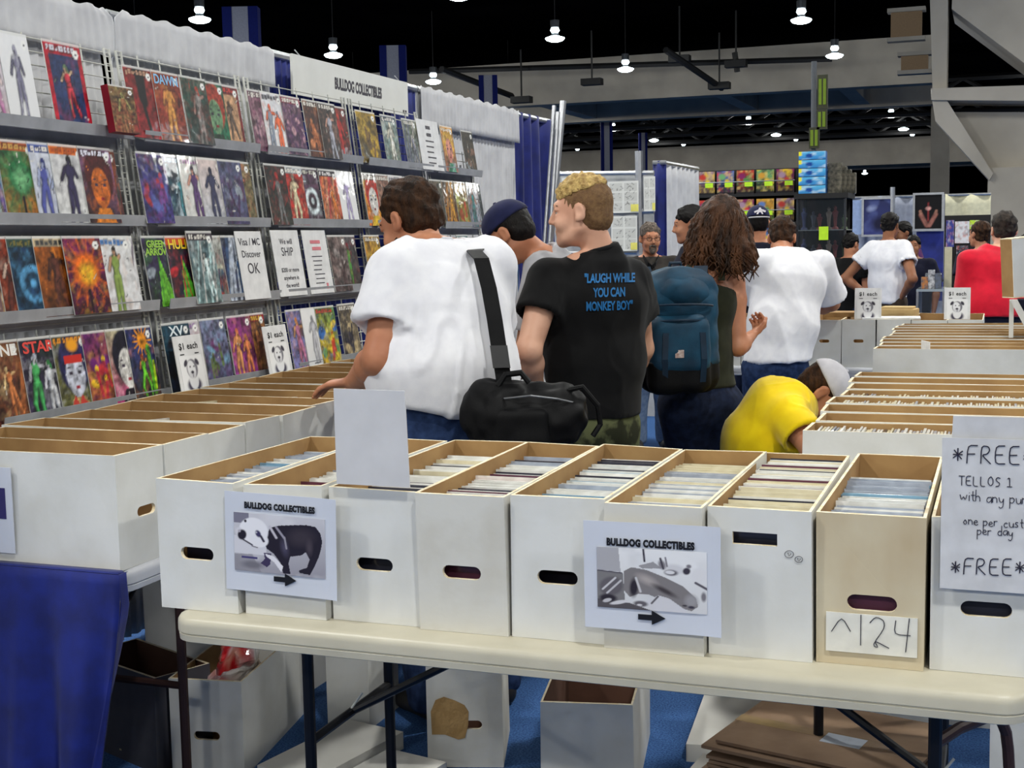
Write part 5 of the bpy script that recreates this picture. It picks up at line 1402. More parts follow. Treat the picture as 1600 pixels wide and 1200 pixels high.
# ------------------------------------------------------------------ figures: smooth blended solids turned into one skin
class Sculpt:
    def __init__(s, lo, hi, h):
        s.h = h; s.o = np.array(lo, dtype=np.float64)
        s.n = np.ceil((np.array(hi) - s.o) / h).astype(int) + 1
        s.F = np.full(tuple(s.n), 0.2, dtype=np.float32)
        s.ax = [s.o[i] + h * np.arange(s.n[i]) for i in range(3)]
    def _blk(s, lo, hi):
        sl = []
        for i in range(3):
            a = max(0, int(math.floor((lo[i] - s.o[i]) / s.h))); b = min(int(s.n[i]), int(math.ceil((hi[i] - s.o[i]) / s.h)) + 1)
            if b <= a: return None, None
            sl.append(slice(a, b))
        P = np.stack(np.meshgrid(s.ax[0][sl[0]], s.ax[1][sl[1]], s.ax[2][sl[2]], indexing='ij'), -1).astype(np.float32)
        return tuple(sl), P
    def _put(s, sl, d, k, sub):
        A = s.F[sl]
        if sub:
            b = -d
            if k > 0:
                hh = np.maximum(k - np.abs(A - b), 0) / k
                s.F[sl] = np.maximum(A, b) + hh * hh * k / 4
            else: s.F[sl] = np.maximum(A, b)
        else:
            if k > 0:
                hh = np.maximum(k - np.abs(A - d), 0) / k
                s.F[sl] = np.minimum(A, d) - hh * hh * k / 4
            else: s.F[sl] = np.minimum(A, d)
    def cap(s, a, b, ra, rb, k=0.02, sub=False):
        a = np.array(a, dtype=np.float32); b = np.array(b, dtype=np.float32)
        m = max(ra, rb) + max(k, 0.02) + 2 * s.h
        sl, P = s._blk(np.minimum(a, b) - m, np.maximum(a, b) + m)
        if sl is None: return s
        d = b - a; q = P - a
        t = np.clip((q @ d) / (d @ d + 1e-9), 0, 1)
        dist = np.sqrt(((q - t[..., None] * d) ** 2).sum(-1)) - (ra + (rb - ra) * t)
        s._put(sl, dist, k, sub); return s
    def chain(s, pts, rads, k=0.02):
        for i in range(len(pts) - 1): s.cap(pts[i], pts[i + 1], rads[i], rads[i + 1], k)
        return s
    def ell(s, c, r, R=None, k=0.02, sub=False):
        c = np.array(c, dtype=np.float32); r = np.array(r, dtype=np.float32)
        m = r.max() + max(k, 0.02) + 2 * s.h
        sl, P = s._blk(c - m, c + m)
        if sl is None: return s
        q = P - c
        if R is not None: q = q @ np.array(R, dtype=np.float32)       # columns of R = local axes
        k0 = np.sqrt(((q / r) ** 2).sum(-1)); k1 = np.sqrt(((q / (r * r)) ** 2).sum(-1)) + 1e-6
        s._put(sl, k0 * (k0 - 1) / k1, k, sub); return s
    def ecap(s, a, b, wa, wb, wdir, k=0.03, sub=False):
        """elliptic tapered capsule; wa/wb = (half width along wdir, half depth)"""
        a = np.array(a, dtype=np.float32); b = np.array(b, dtype=np.float32)
        m = max(max(wa), max(wb)) + max(k, .02) + 2 * s.h
        sl, P = s._blk(np.minimum(a, b) - m, np.maximum(a, b) + m)
        if sl is None: return s
        d = b - a; q = P - a
        t = np.clip((q @ d) / (d @ d + 1e-9), 0, 1)
        o = q - t[..., None] * d
        w_ = np.array(wdir, dtype=np.float32); dn = d / (np.linalg.norm(d) + 1e-9)
        w_ = w_ - dn * (w_ @ dn); w_ /= np.linalg.norm(w_)
        e = np.cross(dn, w_)
        W = wa[0] + (wb[0] - wa[0]) * t; D = wa[1] + (wb[1] - wa[1]) * t
        ow, oe, oa = o @ w_, o @ e, o @ dn
        mn = np.minimum(W, D)
        kk = np.sqrt((ow / W) ** 2 + (oe / D) ** 2 + (oa / mn) ** 2)
        k1 = np.sqrt((ow / W ** 2) ** 2 + (oe / D ** 2) ** 2 + (oa / mn ** 2) ** 2) + 1e-6
        s._put(sl, np.where(kk > 1e-4, kk * (kk - 1) / k1, -mn), k, sub); return s
    def cut(s, p, n, lo=None, hi=None):
        """remove what lies on the +n side of a plane (inside an optional box)"""
        n = np.array(n, dtype=np.float32); n /= np.linalg.norm(n)
        L = s.o if lo is None else np.array(lo); Hh = s.o + s.h * s.n if hi is None else np.array(hi)
        sl, P = s._blk(L, Hh)
        if sl is None: return s
        s.F[sl] = np.maximum(s.F[sl], (P - np.array(p, dtype=np.float32)) @ n); return s
    def mesh(s, name, disp=None, smooth_it=0):
        F = s.F; h = s.h
        ins = F < 0
        c = [ins[dx:F.shape[0] - 1 + dx, dy:F.shape[1] - 1 + dy, dz:F.shape[2] - 1 + dz] for dx in (0, 1) for dy in (0, 1) for dz in (0, 1)]
        al = c[0].copy(); an = c[0].copy()
        for q in c[1:]: al &= q; an |= q
        act = an & ~al
        I = np.argwhere(act)
        offs = np.array([(dx, dy, dz) for dx in (0, 1) for dy in (0, 1) for dz in (0, 1)])
        val = np.stack([F[I[:, 0] + o[0], I[:, 1] + o[1], I[:, 2] + o[2]] for o in offs], 1)
        acc = np.zeros((len(I), 3)); cnt = np.zeros(len(I))
        for a in range(8):
            for b in range(a + 1, 8):
                if np.abs(offs[a] - offs[b]).sum() != 1: continue
                fa, fb = val[:, a], val[:, b]
                x = (fa < 0) != (fb < 0)
                t = np.where(x, fa / np.where(x, fa - fb, 1), 0)
                acc += np.where(x[:, None], offs[a] + t[:, None] * (offs[b] - offs[a]), 0); cnt += x
        V = s.o + h * (I + acc / cnt[:, None])
        vid = np.full(act.shape, -1, dtype=np.int64); vid[I[:, 0], I[:, 1], I[:, 2]] = np.arange(len(I))
        Q = []
        for ax in range(3):
            b, cc = (ax + 1) % 3, (ax + 2) % 3
            s0 = [slice(None)] * 3; s1 = [slice(None)] * 3
            s0[ax] = slice(0, -1); s1[ax] = slice(1, None)
            A, B = ins[tuple(s0)], ins[tuple(s1)]
            E = np.argwhere(A != B)
            E = E[(E[:, b] > 0) & (E[:, cc] > 0) & (E[:, b] < F.shape[b] - 1) & (E[:, cc] < F.shape[cc] - 1)]
            if not len(E): continue
            fl = A[E[:, 0], E[:, 1], E[:, 2]]
            def g(db, dc):
                T = E.copy(); T[:, b] += db; T[:, cc] += dc
                return vid[T[:, 0], T[:, 1], T[:, 2]]
            q = np.stack([g(-1, -1), g(0, -1), g(0, 0), g(-1, 0)], 1)
            q[~fl] = q[~fl][:, ::-1]
            Q.append(q)
        Q = np.concatenate(Q)
        # normals and gentle relaxing
        def relax(V):
            S = np.zeros_like(V); N = np.zeros(len(V))
            for i in range(4):
                a, b = Q[:, i], Q[:, (i + 1) % 4]
                np.add.at(S, a, V[b]); np.add.at(N, a, 1); np.add.at(S, b, V[a]); np.add.at(N, b, 1)
            return V * 0.5 + 0.5 * S / np.maximum(N, 1)[:, None]
        for _ in range(smooth_it): V = relax(V)
        if disp is not None:
            n = np.cross(V[Q[:, 2]] - V[Q[:, 0]], V[Q[:, 3]] - V[Q[:, 1]])
            N = np.zeros_like(V)
            for i in range(4): np.add.at(N, Q[:, i], n)
            N /= np.linalg.norm(N, axis=1)[:, None] + 1e-12
            V = V + N * disp(V, N)[:, None]
        me = bpy.data.meshes.new(name)
        me.vertices.add(len(V)); me.vertices.foreach_set('co', V.astype(np.float32).ravel())
        me.loops.add(4 * len(Q)); me.loops.foreach_set('vertex_index', Q.astype(np.int32).ravel())
        me.polygons.add(len(Q)); me.polygons.foreach_set('loop_start', np.arange(0, 4 * len(Q), 4, dtype=np.int32))
        me.polygons.foreach_set('use_smooth', np.ones(len(Q), dtype=bool))
        me.update(calc_edges=True)
        return me

def folds(amp=0.006, sx=7.0, sz=2.2, seed=0, zmid=None):
    """cloth creases: stretched ridged noise, running downwards and slightly across"""
    def f(V, N):
        P = np.stack([V[:, 0] * sx + V[:, 2] * 1.2, V[:, 1] * sx, V[:, 2] * sz], 1)
        a = 1 - np.abs(noise3(P, seed)) * 2
        P2 = np.stack([V[:, 0] * sx * .6 + V[:, 2] * 3.5, V[:, 1] * sx * .7, V[:, 2] * sz * 1.7 - V[:, 0] * 3], 1)
        b = 1 - np.abs(noise3(P2, seed + 5)) * 2
        P3 = np.stack([V[:, 0] * sx * 1.8 - V[:, 2] * 4.0, V[:, 1] * sx * 1.5, V[:, 2] * sz * 2.2 + V[:, 0] * 4], 1)
        c = np.maximum(0, 1 - np.abs(noise3(P3, seed + 11)) * 5)
        m_ = np.clip(noise3(V * 3.1, seed + 21) + .5, 0, 1)
        return amp * (0.75 * a + 0.6 * b + 0.55 * c * m_)
    return f
def strands(amp=0.006, s=45.0, seed=0, flow=(0, 0, 1), wave=0.0):
    def f(V, N):
        fl = np.array(flow, dtype=float)
        P = V * s
        k = (V @ fl)[:, None] * fl * s * .82
        Pn = P - k
        if wave: Pn = Pn + wave * np.stack([np.sin(V[:, 2] * 38 + V[:, 0] * 15), np.cos(V[:, 2] * 33), 0 * V[:, 0]], 1)
        return amp * np.maximum(noise3(Pn, seed) + .5 * noise3(Pn * 2.1, seed + 2), -.35)
    return f

SKIN = {}
def skin_mat(name, rgb, rgb2):
    m = mat(name, rgb, 0.5, rgb2=rgb2, nscale=9, spec=0.35)
    return m
SK_tan = skin_mat('tanned_skin', (190, 132, 100), (172, 112, 82))
SK_pale = skin_mat('fair_skin', (214, 166, 140), (200, 148, 122))
SK_brown = skin_mat('brown_skin', (150, 100, 70), (132, 84, 58))
M_eyew = mat('eye_white', (186, 178, 170), 0.3)
M_eyed = mat('dark_iris', (36, 28, 26), 0.15)
M_lip = mat('lip', (176, 104, 96), 0.5)
M_hbr = mat('brown_hair', (66, 42, 24), 0.6, rgb2=(28, 17, 10), nscale=50, bump=0.7, bscale=200, stretch=(1, 1, .25), spec=.15)
M_hblk = mat('black_hair', (24, 20, 18), 0.5, rgb2=(12, 10, 10), nscale=60, bump=0.4, bscale=220, stretch=(1, 1, .25), spec=.15)
M_hbld = mat('bleached_blond_hair', (214, 184, 116), 0.6, rgb2=(150, 118, 66), nscale=50, bump=0.6, bscale=240, spec=.4)
M_hbld2 = mat('light_brown_cropped_hair', (128, 98, 64), 0.7, rgb2=(104, 76, 50), nscale=80, bump=0.5, bscale=300, spec=.3)
M_hgry = mat('greying_hair', (120, 108, 98), 0.6, rgb2=(70, 62, 56), nscale=70, bump=0.5, bscale=240, spec=.15)
M_hgd = mat('dark_greying_hair', (58, 50, 44), 0.6, rgb2=(26, 22, 20), nscale=40, bump=0.5, bscale=240, spec=.15)
M_hlong = mat('long_chestnut_hair', (84, 52, 30), 0.5, rgb2=(34, 20, 11), nscale=30, bump=0.7, bscale=160, stretch=(1, 1, .12), spec=.18)
def cloth_mat(name, rgb, rgb2=None, sheen=.2): return mat(name, rgb, 0.85, rgb2=rgb2, nscale=18, bump=.06, bscale=420, sheen=sheen, spec=.15)
C_white = cloth_mat('white_cotton', (232, 232, 236), (222, 222, 228))
C_black = cloth_mat('black_cotton', (17, 17, 18), (12, 12, 13), .05)
C_grey = cloth_mat('heather_grey_cotton', (176, 176, 180), (160, 160, 166))
C_yel = cloth_mat('yellow_cotton', (244, 212, 18), (236, 200, 14))
C_red = cloth_mat('red_polo_cotton', (206, 22, 48), (190, 18, 42))
C_olv = cloth_mat('dark_olive_knit', (42, 44, 30), (34, 36, 24), .05)
C_char = cloth_mat('charcoal_shirt', (62, 58, 54), (52, 48, 46), .05)
C_navy = cloth_mat('dark_navy_cotton', (24, 26, 44), (18, 20, 36), .05)
C_plum = cloth_mat('plum_cotton', (92, 50, 96), (76, 40, 84), .05)
C_jean = mat('blue_denim', (44, 62, 98), 0.9, rgb2=(26, 40, 70), nscale=30, bump=.1, bscale=300, spec=.15)
C_jeand = mat('dark_denim', (30, 40, 66), 0.9, rgb2=(20, 27, 46), nscale=30, bump=.1, bscale=300, spec=.15)
C_jeanl = mat('pale_denim', (120, 140, 168), 0.9, rgb2=(96, 118, 150), nscale=30, bump=.1, bscale=300, spec=.15)
C_camo = mat('camouflage_cloth', (92, 96, 66), 0.9, rgb2=(44, 46, 32), nscale=9, bump=.1, bscale=300, contrast=(.46, .54), spec=.15)
C_khaki = cloth_mat('brown_trousers', (74, 62, 52), (60, 50, 42), .05)
C_shoe = mat('dark_shoe', (36, 34, 34), 0.6)
C_cap = cloth_mat('navy_cap_cloth', (32, 36, 72), (24, 28, 58), .1)
C_capg = cloth_mat('pale_grey_cap_cloth', (196, 194, 198), (180, 178, 184), .1)

def rotm(yaw=0, pitch=0, roll=0):
    """columns: right, forward, up. yaw left +, pitch down -, roll"""
    return np.array((Matrix.Rotation(R_(yaw), 3, 'Z') @ Matrix.Rotation(R_(pitch), 3, 'X') @ Matrix.Rotation(R_(roll), 3, 'Y')))

BASE = dict(pelvis=(0, 0, .98), waist=(0, .0, 1.12), chest=(0, .0, 1.33), neck=(0, -.005, 1.49), head=(0, .03, 1.655), yaw=0, pitch=0, roll=0,
            shL=(-.19, 0, 1.44), shR=(.19, 0, 1.44), elL=(-.25, -.03, 1.16), elR=(.25, -.03, 1.16), wrL=(-.24, .06, .92), wrR=(.24, .06, .92),
            hipL=(-.09, 0, .93), hipR=(.09, 0, .93), knL=(-.10, .02, .50), knR=(.10, .02, .50), anL=(-.11, -.02, .09), anR=(.11, -.02, .09),
            tw=(.155, .15, .175, .13), td=(.11, .10, .12, .075), arm=1.0, leg=1.0, hs=.93)
def hand(S, wr, el, side, n=None, curl=.5, spread=0.0, scale=1.0, fd=None):
    """palm and five unequal bent fingers. n = palm normal, fd = finger direction"""
    wr = np.array(wr, float); d = np.array(fd if fd is not None else wr - np.array(el), float); d /= np.linalg.norm(d)
    n = np.array(n if n is not None else (-side, 0, 0), float); n = n - d * (n @ d); n /= np.linalg.norm(n)
    w_ = np.cross(d, n) * side; sc = scale
    pc = wr + d * .05 * sc
    S.ecap(wr + d * .012, wr + d * .085 * sc, (.026 * sc, .016 * sc), (.038 * sc, .014 * sc), w_, .012)
    for i, (o, ln) in enumerate(((.030, .070), (.011, .080), (-.010, .075), (-.029, .058))):
        b0 = wr + d * .088 * sc + w_ * o * sc
        c1 = curl * 55; c2 = curl * 115
        d1 = d * math.cos(R_(c1)) + n * math.sin(R_(c1)) + w_ * spread * o * 6
        d2 = d * math.cos(R_(c2)) + n * math.sin(R_(c2))
        b1 = b0 + d1 * ln * .52 * sc; b2 = b1 + d2 * ln * .48 * sc
        S.cap(b0, b1, .0092 * sc, .0085 * sc, .004); S.cap(b1, b2, .0085 * sc, .007 * sc, .003)
    t0 = wr + d * .028 * sc + w_ * .028 * sc; t1 = t0 + (d * .6 + w_ * .65 + n * .45) * .042 * sc; t2 = t1 + (d * .9 + w_ * .1 + n * .5) * .030 * sc
    S.cap(t0, t1, .0125 * sc, .0105 * sc, .01); S.cap(t1, t2, .0105 * sc, .008 * sc, .004)

def person(name, loc, facing, label, skin, top, bottom, hair, J=None, h=.008, shirt=None, pants='long', hairstyle='short', cap=None, face=True,
           hands=None, sleeve=.55, fold=.006, hem=None, scale=1.0, shirt_h=None, eyes=True, seed=0, beard=None, shoes=True, group=None, tank=False, hair_mats=None, lean_hem=(0, 0, -1), loose=.022, fdisp=None):
    j = dict(BASE); j.update(J or {})
    A = {k: (np.array(v, float) if isinstance(v, (tuple, list)) and len(v) == 3 else v) for k, v in j.items()}
    tw, td, ar, lg, hs = j['tw'], j['td'], j['arm'], j['leg'], j['hs']
    allp = np.array([v for v in A.values() if isinstance(v, np.ndarray)])
    lo = allp.min(0) - (.26, .26, .12); hi = allp.max(0) + (.26, .26, .22); lo[2] = max(lo[2], -.01)
    r = empty(name, loc, R_(facing - 90), label=label, cat='person', group=group); r.scale = (scale,) * 3
    shw = A['shR'] - A['shL']; shw /= np.linalg.norm(shw)
    hpw = A['hipR'] - A['hipL']; hpw /= np.linalg.norm(hpw)
    # ---------------- body
    S = Sculpt(lo, hi, h)
    S.ecap(A['pelvis'] + (0, 0, -.03), A['waist'], (tw[0], td[0]), (tw[1], td[1]), hpw, .04)
    S.ecap(A['waist'], A['chest'], (tw[1], td[1]), (tw[2], td[2]), shw, .05)
    S.ecap(A['chest'], (A['shL'] + A['shR']) / 2 * .7 + A['neck'] * .3, (tw[2], td[2]), (tw[3], td[3]), shw, .05)
    hc = A['head']; Rh = rotm(j['yaw'], j['pitch'], j['roll'])
    def Hp(x, y, z): return hc + Rh @ (np.array((x, y, z)) * hs)
    S.cap(A['neck'] + (0, 0, -.03), Hp(0, -.034, -.055), .056 * ar ** .5, .049, .022)
    S.ecap((A['shL'] + A['neck']) / 2, (A['shR'] + A['neck']) / 2, (.036, .036), (.036, .036), (0, 0, 1), .05)
    for sd, sh, el, wr in ((-1, 'shL', 'elL', 'wrL'), (1, 'shR', 'elR', 'wrR')):
        S.cap(A[sh], A[sh] * .72 + A[el] * .28, .056 * ar, .055 * ar, .04); S.cap(A[sh] * .72 + A[el] * .28, A[el], .054 * ar, .042 * ar, .02)
        m = A[el] * .7 + A[wr] * .3
        S.cap(A[el], m, .042 * ar, .043 * ar, .02); S.cap(m, A[wr], .043 * ar, .027 * ar, .02)
        hp = (hands or {}).get('L' if sd < 0 else 'R', {})
        hand(S, A[wr], A[el], sd, **hp)
    for hp_, kn, an in (('hipL', 'knL', 'anL'), ('hipR', 'knR', 'anR')):
        S.cap(A[hp_], A[kn], .085 * lg, .056 * lg, .04)
        m = A[kn] * .7 + A[an] * .3 + (0, -.012, 0)
        S.cap(A[kn], m, .056 * lg, .055 * lg, .03); S.cap(m, A[an], .055 * lg, .037, .02)
        S.cap(A[an] + (0, -.02, -.04), A[an] + (0, .15, -.06), .034, .028, .02)
    # head
    E = lambda c, rr, k=.02, sub=False, R=None: S.ell(Hp(*c), np.array(rr) * hs, Rh if R is None else R, k, sub)
    E((0, -.018, .032), (.076, .098, .092), .0); E((0, .028, -.035), (.062, .072, .088), .03)
    E((0, .045, -.090), (.050, .046, .030), .018)
    for sx in (-1, 1): S.cap(Hp(sx * .052, .0, -.062), Hp(sx * .030, .062, -.100), .016 * hs, .015 * hs, .02); E((0, .078, -.106), (.021, .017, .017), .02)
    if face:
        S.cap(Hp(-.030, .083, .026), Hp(.030, .083, .026), .014 * hs, .014 * hs, .02)
        for sx in (-1, 1):
            E((sx * .033, .104, .002), (.018, .020, .013), .012, True)
            E((sx * .045, .070, -.040), (.018, .020, .020), .03)
        S.cap(Hp(0, .092, .016), Hp(0, .1165, -.030), .0085 * hs, .0115 * hs, .009); S.cap(Hp(-.012, .101, -.036), Hp(.012, .101, -.036), .0085 * hs, .0085 * hs, .006)
        for sx in (-1, 1): E((sx * .033, .0835, .0105), (.018, .012, .0065), .006); E((sx * .033, .083, -.0085), (.016, .010, .005), .006)
        S.cap(Hp(-.019, .092, -.067), Hp(.019, .092, -.067), .0075 * hs, .0075 * hs, .006); S.cap(Hp(-.015, .090, -.079), Hp(.015, .090, -.079), .008 * hs, .008 * hs, .006)
        S.cap(Hp(-.022, .1035, -.0728), Hp(.022, .1035, -.0728), .0028, .0028, .003, True)
    for sx in (-1, 1):
        Re = Rh @ np.array(Matrix.Rotation(R_(sx * 18), 3, 'Z')) @ np.array(Matrix.Rotation(R_(-8), 3, 'X'))
        E((sx * .082, -.012, -.006), (.011, .022, .033), .008, False, Re)
        E((sx * .092, -.008, .000), (.008, .012, .019), .006, True, Re); E((sx * .080, .0, -.030), (.009, .010, .012), .008)
    body = link('body', S.mesh('body', smooth_it=1 if h < .0065 else 0), skin, r)
    if eyes and face:
        for sx in (-1, 1):
            for nm, mm, rr, dy in (('eye', M_eyew, .0115, .0), ('iris', M_eyed, .0058, .0072)):
                m = MB().lathe([(0.0001, -rr), (rr * .7, -rr * .7), (rr, 0), (rr * .7, rr * .7), (0.0001, rr)], 12)
                o = m.build(nm, mm, r, smooth=True); o.location = Hp(sx * .0325, .0775 + dy, .001)
        mm = MB()
        for sx in (-1, 1):
            o = MB().tube([Hp(sx * .012, .0945, .024), Hp(sx * .03, .0935, .030), Hp(sx * .05, .077, .025)], [.003, .0038, .002], 6).build('eyebrow', hair, r)
    # ---------------- hair
    if hairstyle and hair:
        hl, hh_ = hc - .20, hc + .20
        if hairstyle == 'short':
            G = Sculpt(hl, hh_, min(h, .006))
            g = lambda c, rr, k=.015, sub=False: G.ell(Hp(*c), np.array(rr) * hs, Rh, k, sub)
            g((0, -.024, .042 - (.01 if cap else 0)), (.086 - (.006 if cap else 0), .104 - (.006 if cap else 0), .094 - (.01 if cap else 0)), 0); g((0, -.05, -.02), (.072, .062, .062), .02)
            g((0, .098, -.03), (.085, .072, .088), .012, True)
            for sx in (-1, 1): g((sx * .085, -.004, -.022), (.020, .036, .044), .008, True)
            G.cut(Hp(0, -.05, -.072), Rh @ np.array((0, .25, -1)))
            link('hair', G.mesh('hair', strands(.009 if not cap else .003, 48, seed, Rh @ np.array((0, .8, .6)))), hair, r)
        elif hairstyle == 'crop':
            # bleached top, short cropped sides
            G = Sculpt(hl, hh_, min(h, .005))
            g = lambda c, rr, k=.015, sub=False: G.ell(Hp(*c), np.array(rr) * hs, Rh, k, sub)
            g((0, -.021, .034), (.0785, .101, .094), 0); g((0, -.05, -.03), (.068, .066, .060), .02)
            g((0, .10, -.025), (.085, .078, .086), .008, True)
            for sx in (-1, 1): g((sx * .085, -.002, -.020), (.020, .034, .042), .006, True)
            G.cut(Hp(0, -.05, -.078), Rh @ np.array((0, .3, -1)))
            link('cropped_sides', G.mesh('hair', strands(.0022, 160, seed)), hair_mats[1], r)
            G = Sculpt(hl, hh_, min(h, .005))
            g((0, -.012, .068), (.075, .097, .070), 0)
            g((0, .11, -.015), (.09, .06, .078), .01, True); G.cut(Hp(0, 0, .066), Rh @ np.array((0, -.30, -1)))
            def spiky(V, N):
                return .009 * np.maximum(noise3(V * 75, 3), -.2) + .006 * noise3(V * 140, 5)
            link('hair', G.mesh('hair', spiky), hair_mats[0], r)
        elif hairstyle == 'fringe':
            G = Sculpt(hl, hh_, min(h, .008))
            g = lambda c, rr, k=.015, sub=False: G.ell(Hp(*c), np.array(rr) * hs, Rh, k, sub)
            g((0, -.03, .0), (.075, .078, .075), 0); g((0, .06, .0), (.1, .07, .12), .01, True)
            for sx in (-1, 1): g((sx * .085, -.004, -.012), (.020, .036, .044), .008, True)
            G.cut(Hp(0, -.05, -.070), Rh @ np.array((0, .25, -1)))
            link('hair', G.mesh('hair', strands(.003, 90, seed)), hair, r)
        elif hairstyle == 'long':
            pass
    if beard:
        G = Sculpt(hc - .2, hc + .2, min(h, .006))
        for c, rr in beard: G.ell(Hp(*c), np.array(rr) * hs, Rh, .01)
        link('beard', G.mesh('beard', strands(.003, 120, seed)), hair, r)
    if cap:
        G = Sculpt(hc - .26, hc + .26, min(h, .006))
        g = lambda c, rr, k=.015, sub=False: G.ell(Hp(*c), np.array(rr) * hs, Rh, k, sub)
        g((0, -.019, .040), (.090, .110, .094), 0); G.cut(Hp(0, 0, .034), Rh @ np.array((0, -.12, -1)))
        link('cap_crown', G.mesh('cap_crown', lambda V, N: .0012 * noise3(V * 30, 1)), cap['mat'], r)
        by = cap.get('brim', 1)
        G = Sculpt(hc - .26, hc + .26, .006)
        G.ell(Hp(0, by * .105, .036), np.array((.080, .085, .008)) * hs, Rh @ np.array(Matrix.Rotation(R_(-10 * by), 3, 'X')), 0)
        G.ell(Hp(0, -.018, .045), np.array((.084, .104, .088)) * hs, Rh, 0, True)
        link('cap_brim', G.mesh('cap_brim'), cap.get('brimmat', cap['mat']), r)
        o = MB().lathe([(0, .01), (.008, .006), (.009, 0), (0, -.002)], 10).build('cap_button', cap['mat'], r); o.location = Hp(0, -.018, .131)
    # ---------------- clothing
    if top:
        q = loose; hsz = shirt_h or h
        T = Sculpt(lo, hi, hsz)
        hemz = hem if hem is not None else .90
        hp0 = np.array((A['pelvis'][0], A['pelvis'][1], hemz - .06))
        T.ecap(hp0, A['waist'], (tw[0] + q + .012, td[0] + q + .012), (tw[1] + q + .014, td[1] + q + .012), hpw, .03)
        T.ecap(A['waist'], A['chest'], (tw[1] + q + .014, td[1] + q + .012), (tw[2] + q, td[2] + q * .7), shw, .06)
        T.ecap(A['chest'], (A['shL'] + A['shR']) / 2 * .7 + A['neck'] * .3, (tw[2] + q, td[2] + q * .7), (tw[3] + .012, td[3] + .012), shw, .06)
        if not tank:
            T.ecap((A['shL'] * .85 + A['neck'] * .15), (A['shR'] * .85 + A['neck'] * .15), (.046, .046), (.046, .046), (0, 0, 1), .05)
            T.cap(A['neck'] + (0, -.008, -.04), A['neck'] + (0, -.004, -.012), .076 * ar ** .5, .066, .04)
            T.cut(hp0 + (0, 0, .06), lean_hem, (lo[0], lo[1], hemz - .35), (hi[0], hi[1], hemz + .12))
            for sh, el in (('shL', 'elL'), ('shR', 'elR')):
                Z = Sculpt(lo, hi, hsz)
                e = A[sh] + (A[el] - A[sh]) * (sleeve + .2); dn = (A[el] - A[sh]) / np.linalg.norm(A[el] - A[sh])
                Z.cap(A[sh], e, .070 * ar, (.070 + .45 * q) * ar + .008, 0)
                e = A[sh] + (A[el] - A[sh]) * sleeve
                Z.cut(e, dn)
                Z.cap(e - dn * .03, e + dn * .05, .058 * ar + .3 * q, .064 * ar + .45 * q, .004, True)
                hh = np.maximum(.05 - np.abs(T.F - Z.F), 0) / .05
                T.F = np.minimum(T.F, Z.F) - hh * hh * .0125
            # collar opening
            nk = (Hp(0, -.03, -.06) - A['neck']); nk = nk / np.linalg.norm(nk)
            pn = nk * .55 + np.array((0, 0, .45)); pn /= np.linalg.norm(pn); pc = A['neck'] + nk * (.018 + .03 * (ar - 1))
            T.cut(pc, pn, pc - (.088, .088, .012), pc + (.088, .088, .12))
            e1 = np.array((1, 0, 0)) - pn * pn[0]; e1 /= np.linalg.norm(e1); e2 = np.cross(pn, e1); rr_ = .0595 * ar ** .5
            MB().tube([pc - pn * .004 + rr_ * (math.cos(t) * e1 + math.sin(t) * e2) for t in np.linspace(0, 6.2832, 25)], .0105, 7, cap=False).build('collar_rib', top, r, smooth=True)
        else:
            T.cut(hp0 + (0, 0, .06), lean_hem, (lo[0], lo[1], hemz - .35), (hi[0], hi[1], hemz + .12))
            T.cut(A['chest'] + (0, 0, .045), (0, .35, 1))
        T.cap(hp0, hp0 + (0, 0, .10), tw[0] * .9, tw[0] * .8, .0, False) if False else None
        link('shirt', T.mesh('shirt', fdisp or folds(fold, seed=seed)), top, r)
        if not tank:
            pass
    if bottom:
        B = Sculpt(lo, hi, max(h, .0105))
        B.ecap(A['pelvis'] + (0, 0, -.03), A['waist'] * .6 + A['pelvis'] * .4, (tw[0] + .014, td[0] + .014), (tw[1] + .012, td[1] + .012), hpw, .03)
        end = .06 if pants == 'long' else .42
        for hp_, kn, an in (('hipL', 'knL', 'anL'), ('hipR', 'knR', 'anR')):
            B.cap(A[hp_], A[kn], .102 * lg, .082 * lg, .05)
            if pants == 'long': B.cap(A[kn], A[an] + (0, 0, -.01), .080 * lg, .072 * lg, .03)
            else: B.cap(A[kn], A[kn] * .9 + A[an] * .1, .085, .09, .03)
        if pants == 'long': B.cut((0, 0, .05), (0, 0, -1))
        link('trousers' if pants == 'long' else 'shorts', B.mesh('trousers', folds(.006, 9, 3, seed + 3)), bottom, r)
    if shoes:
        for an, nm in (('anL', 'shoe'), ('anR', 'shoe')):
            B = Sculpt(A[an] - (.12, .16, .12), A[an] + (.12, .28, .1), .008)
            B.cap(A[an] + (0, -.035, -.045), A[an] + (0, .16, -.055), .045, .038, .02); B.cap(A[an] + (0, -.02, 0), A[an] + (0, -.03, -.05), .05, .045, .02)
            B.cut(A[an] + (0, 0, -.089), (0, 0, -1))
            link(nm, B.mesh('shoe'), C_shoe, r)
    return r, A, Hp
# ------------------------------------------------------------------ the people
def at(px, py, d):
    return Vector((0, 0, CAMH)) + (_f + (px - 800) / FPX * _r2 - (py - 600) / FPX * _u2) * d
def local(loc, facing, scale=1.0):
    R = Matrix.Rotation(-R_(facing - 90), 3, 'Z')
    def f(px, py, d):
        q = R @ (at(px, py, d) - Vector((loc[0], loc[1], 0)))
        return (q.x / scale, q.y / scale, q.z / scale)
    return f

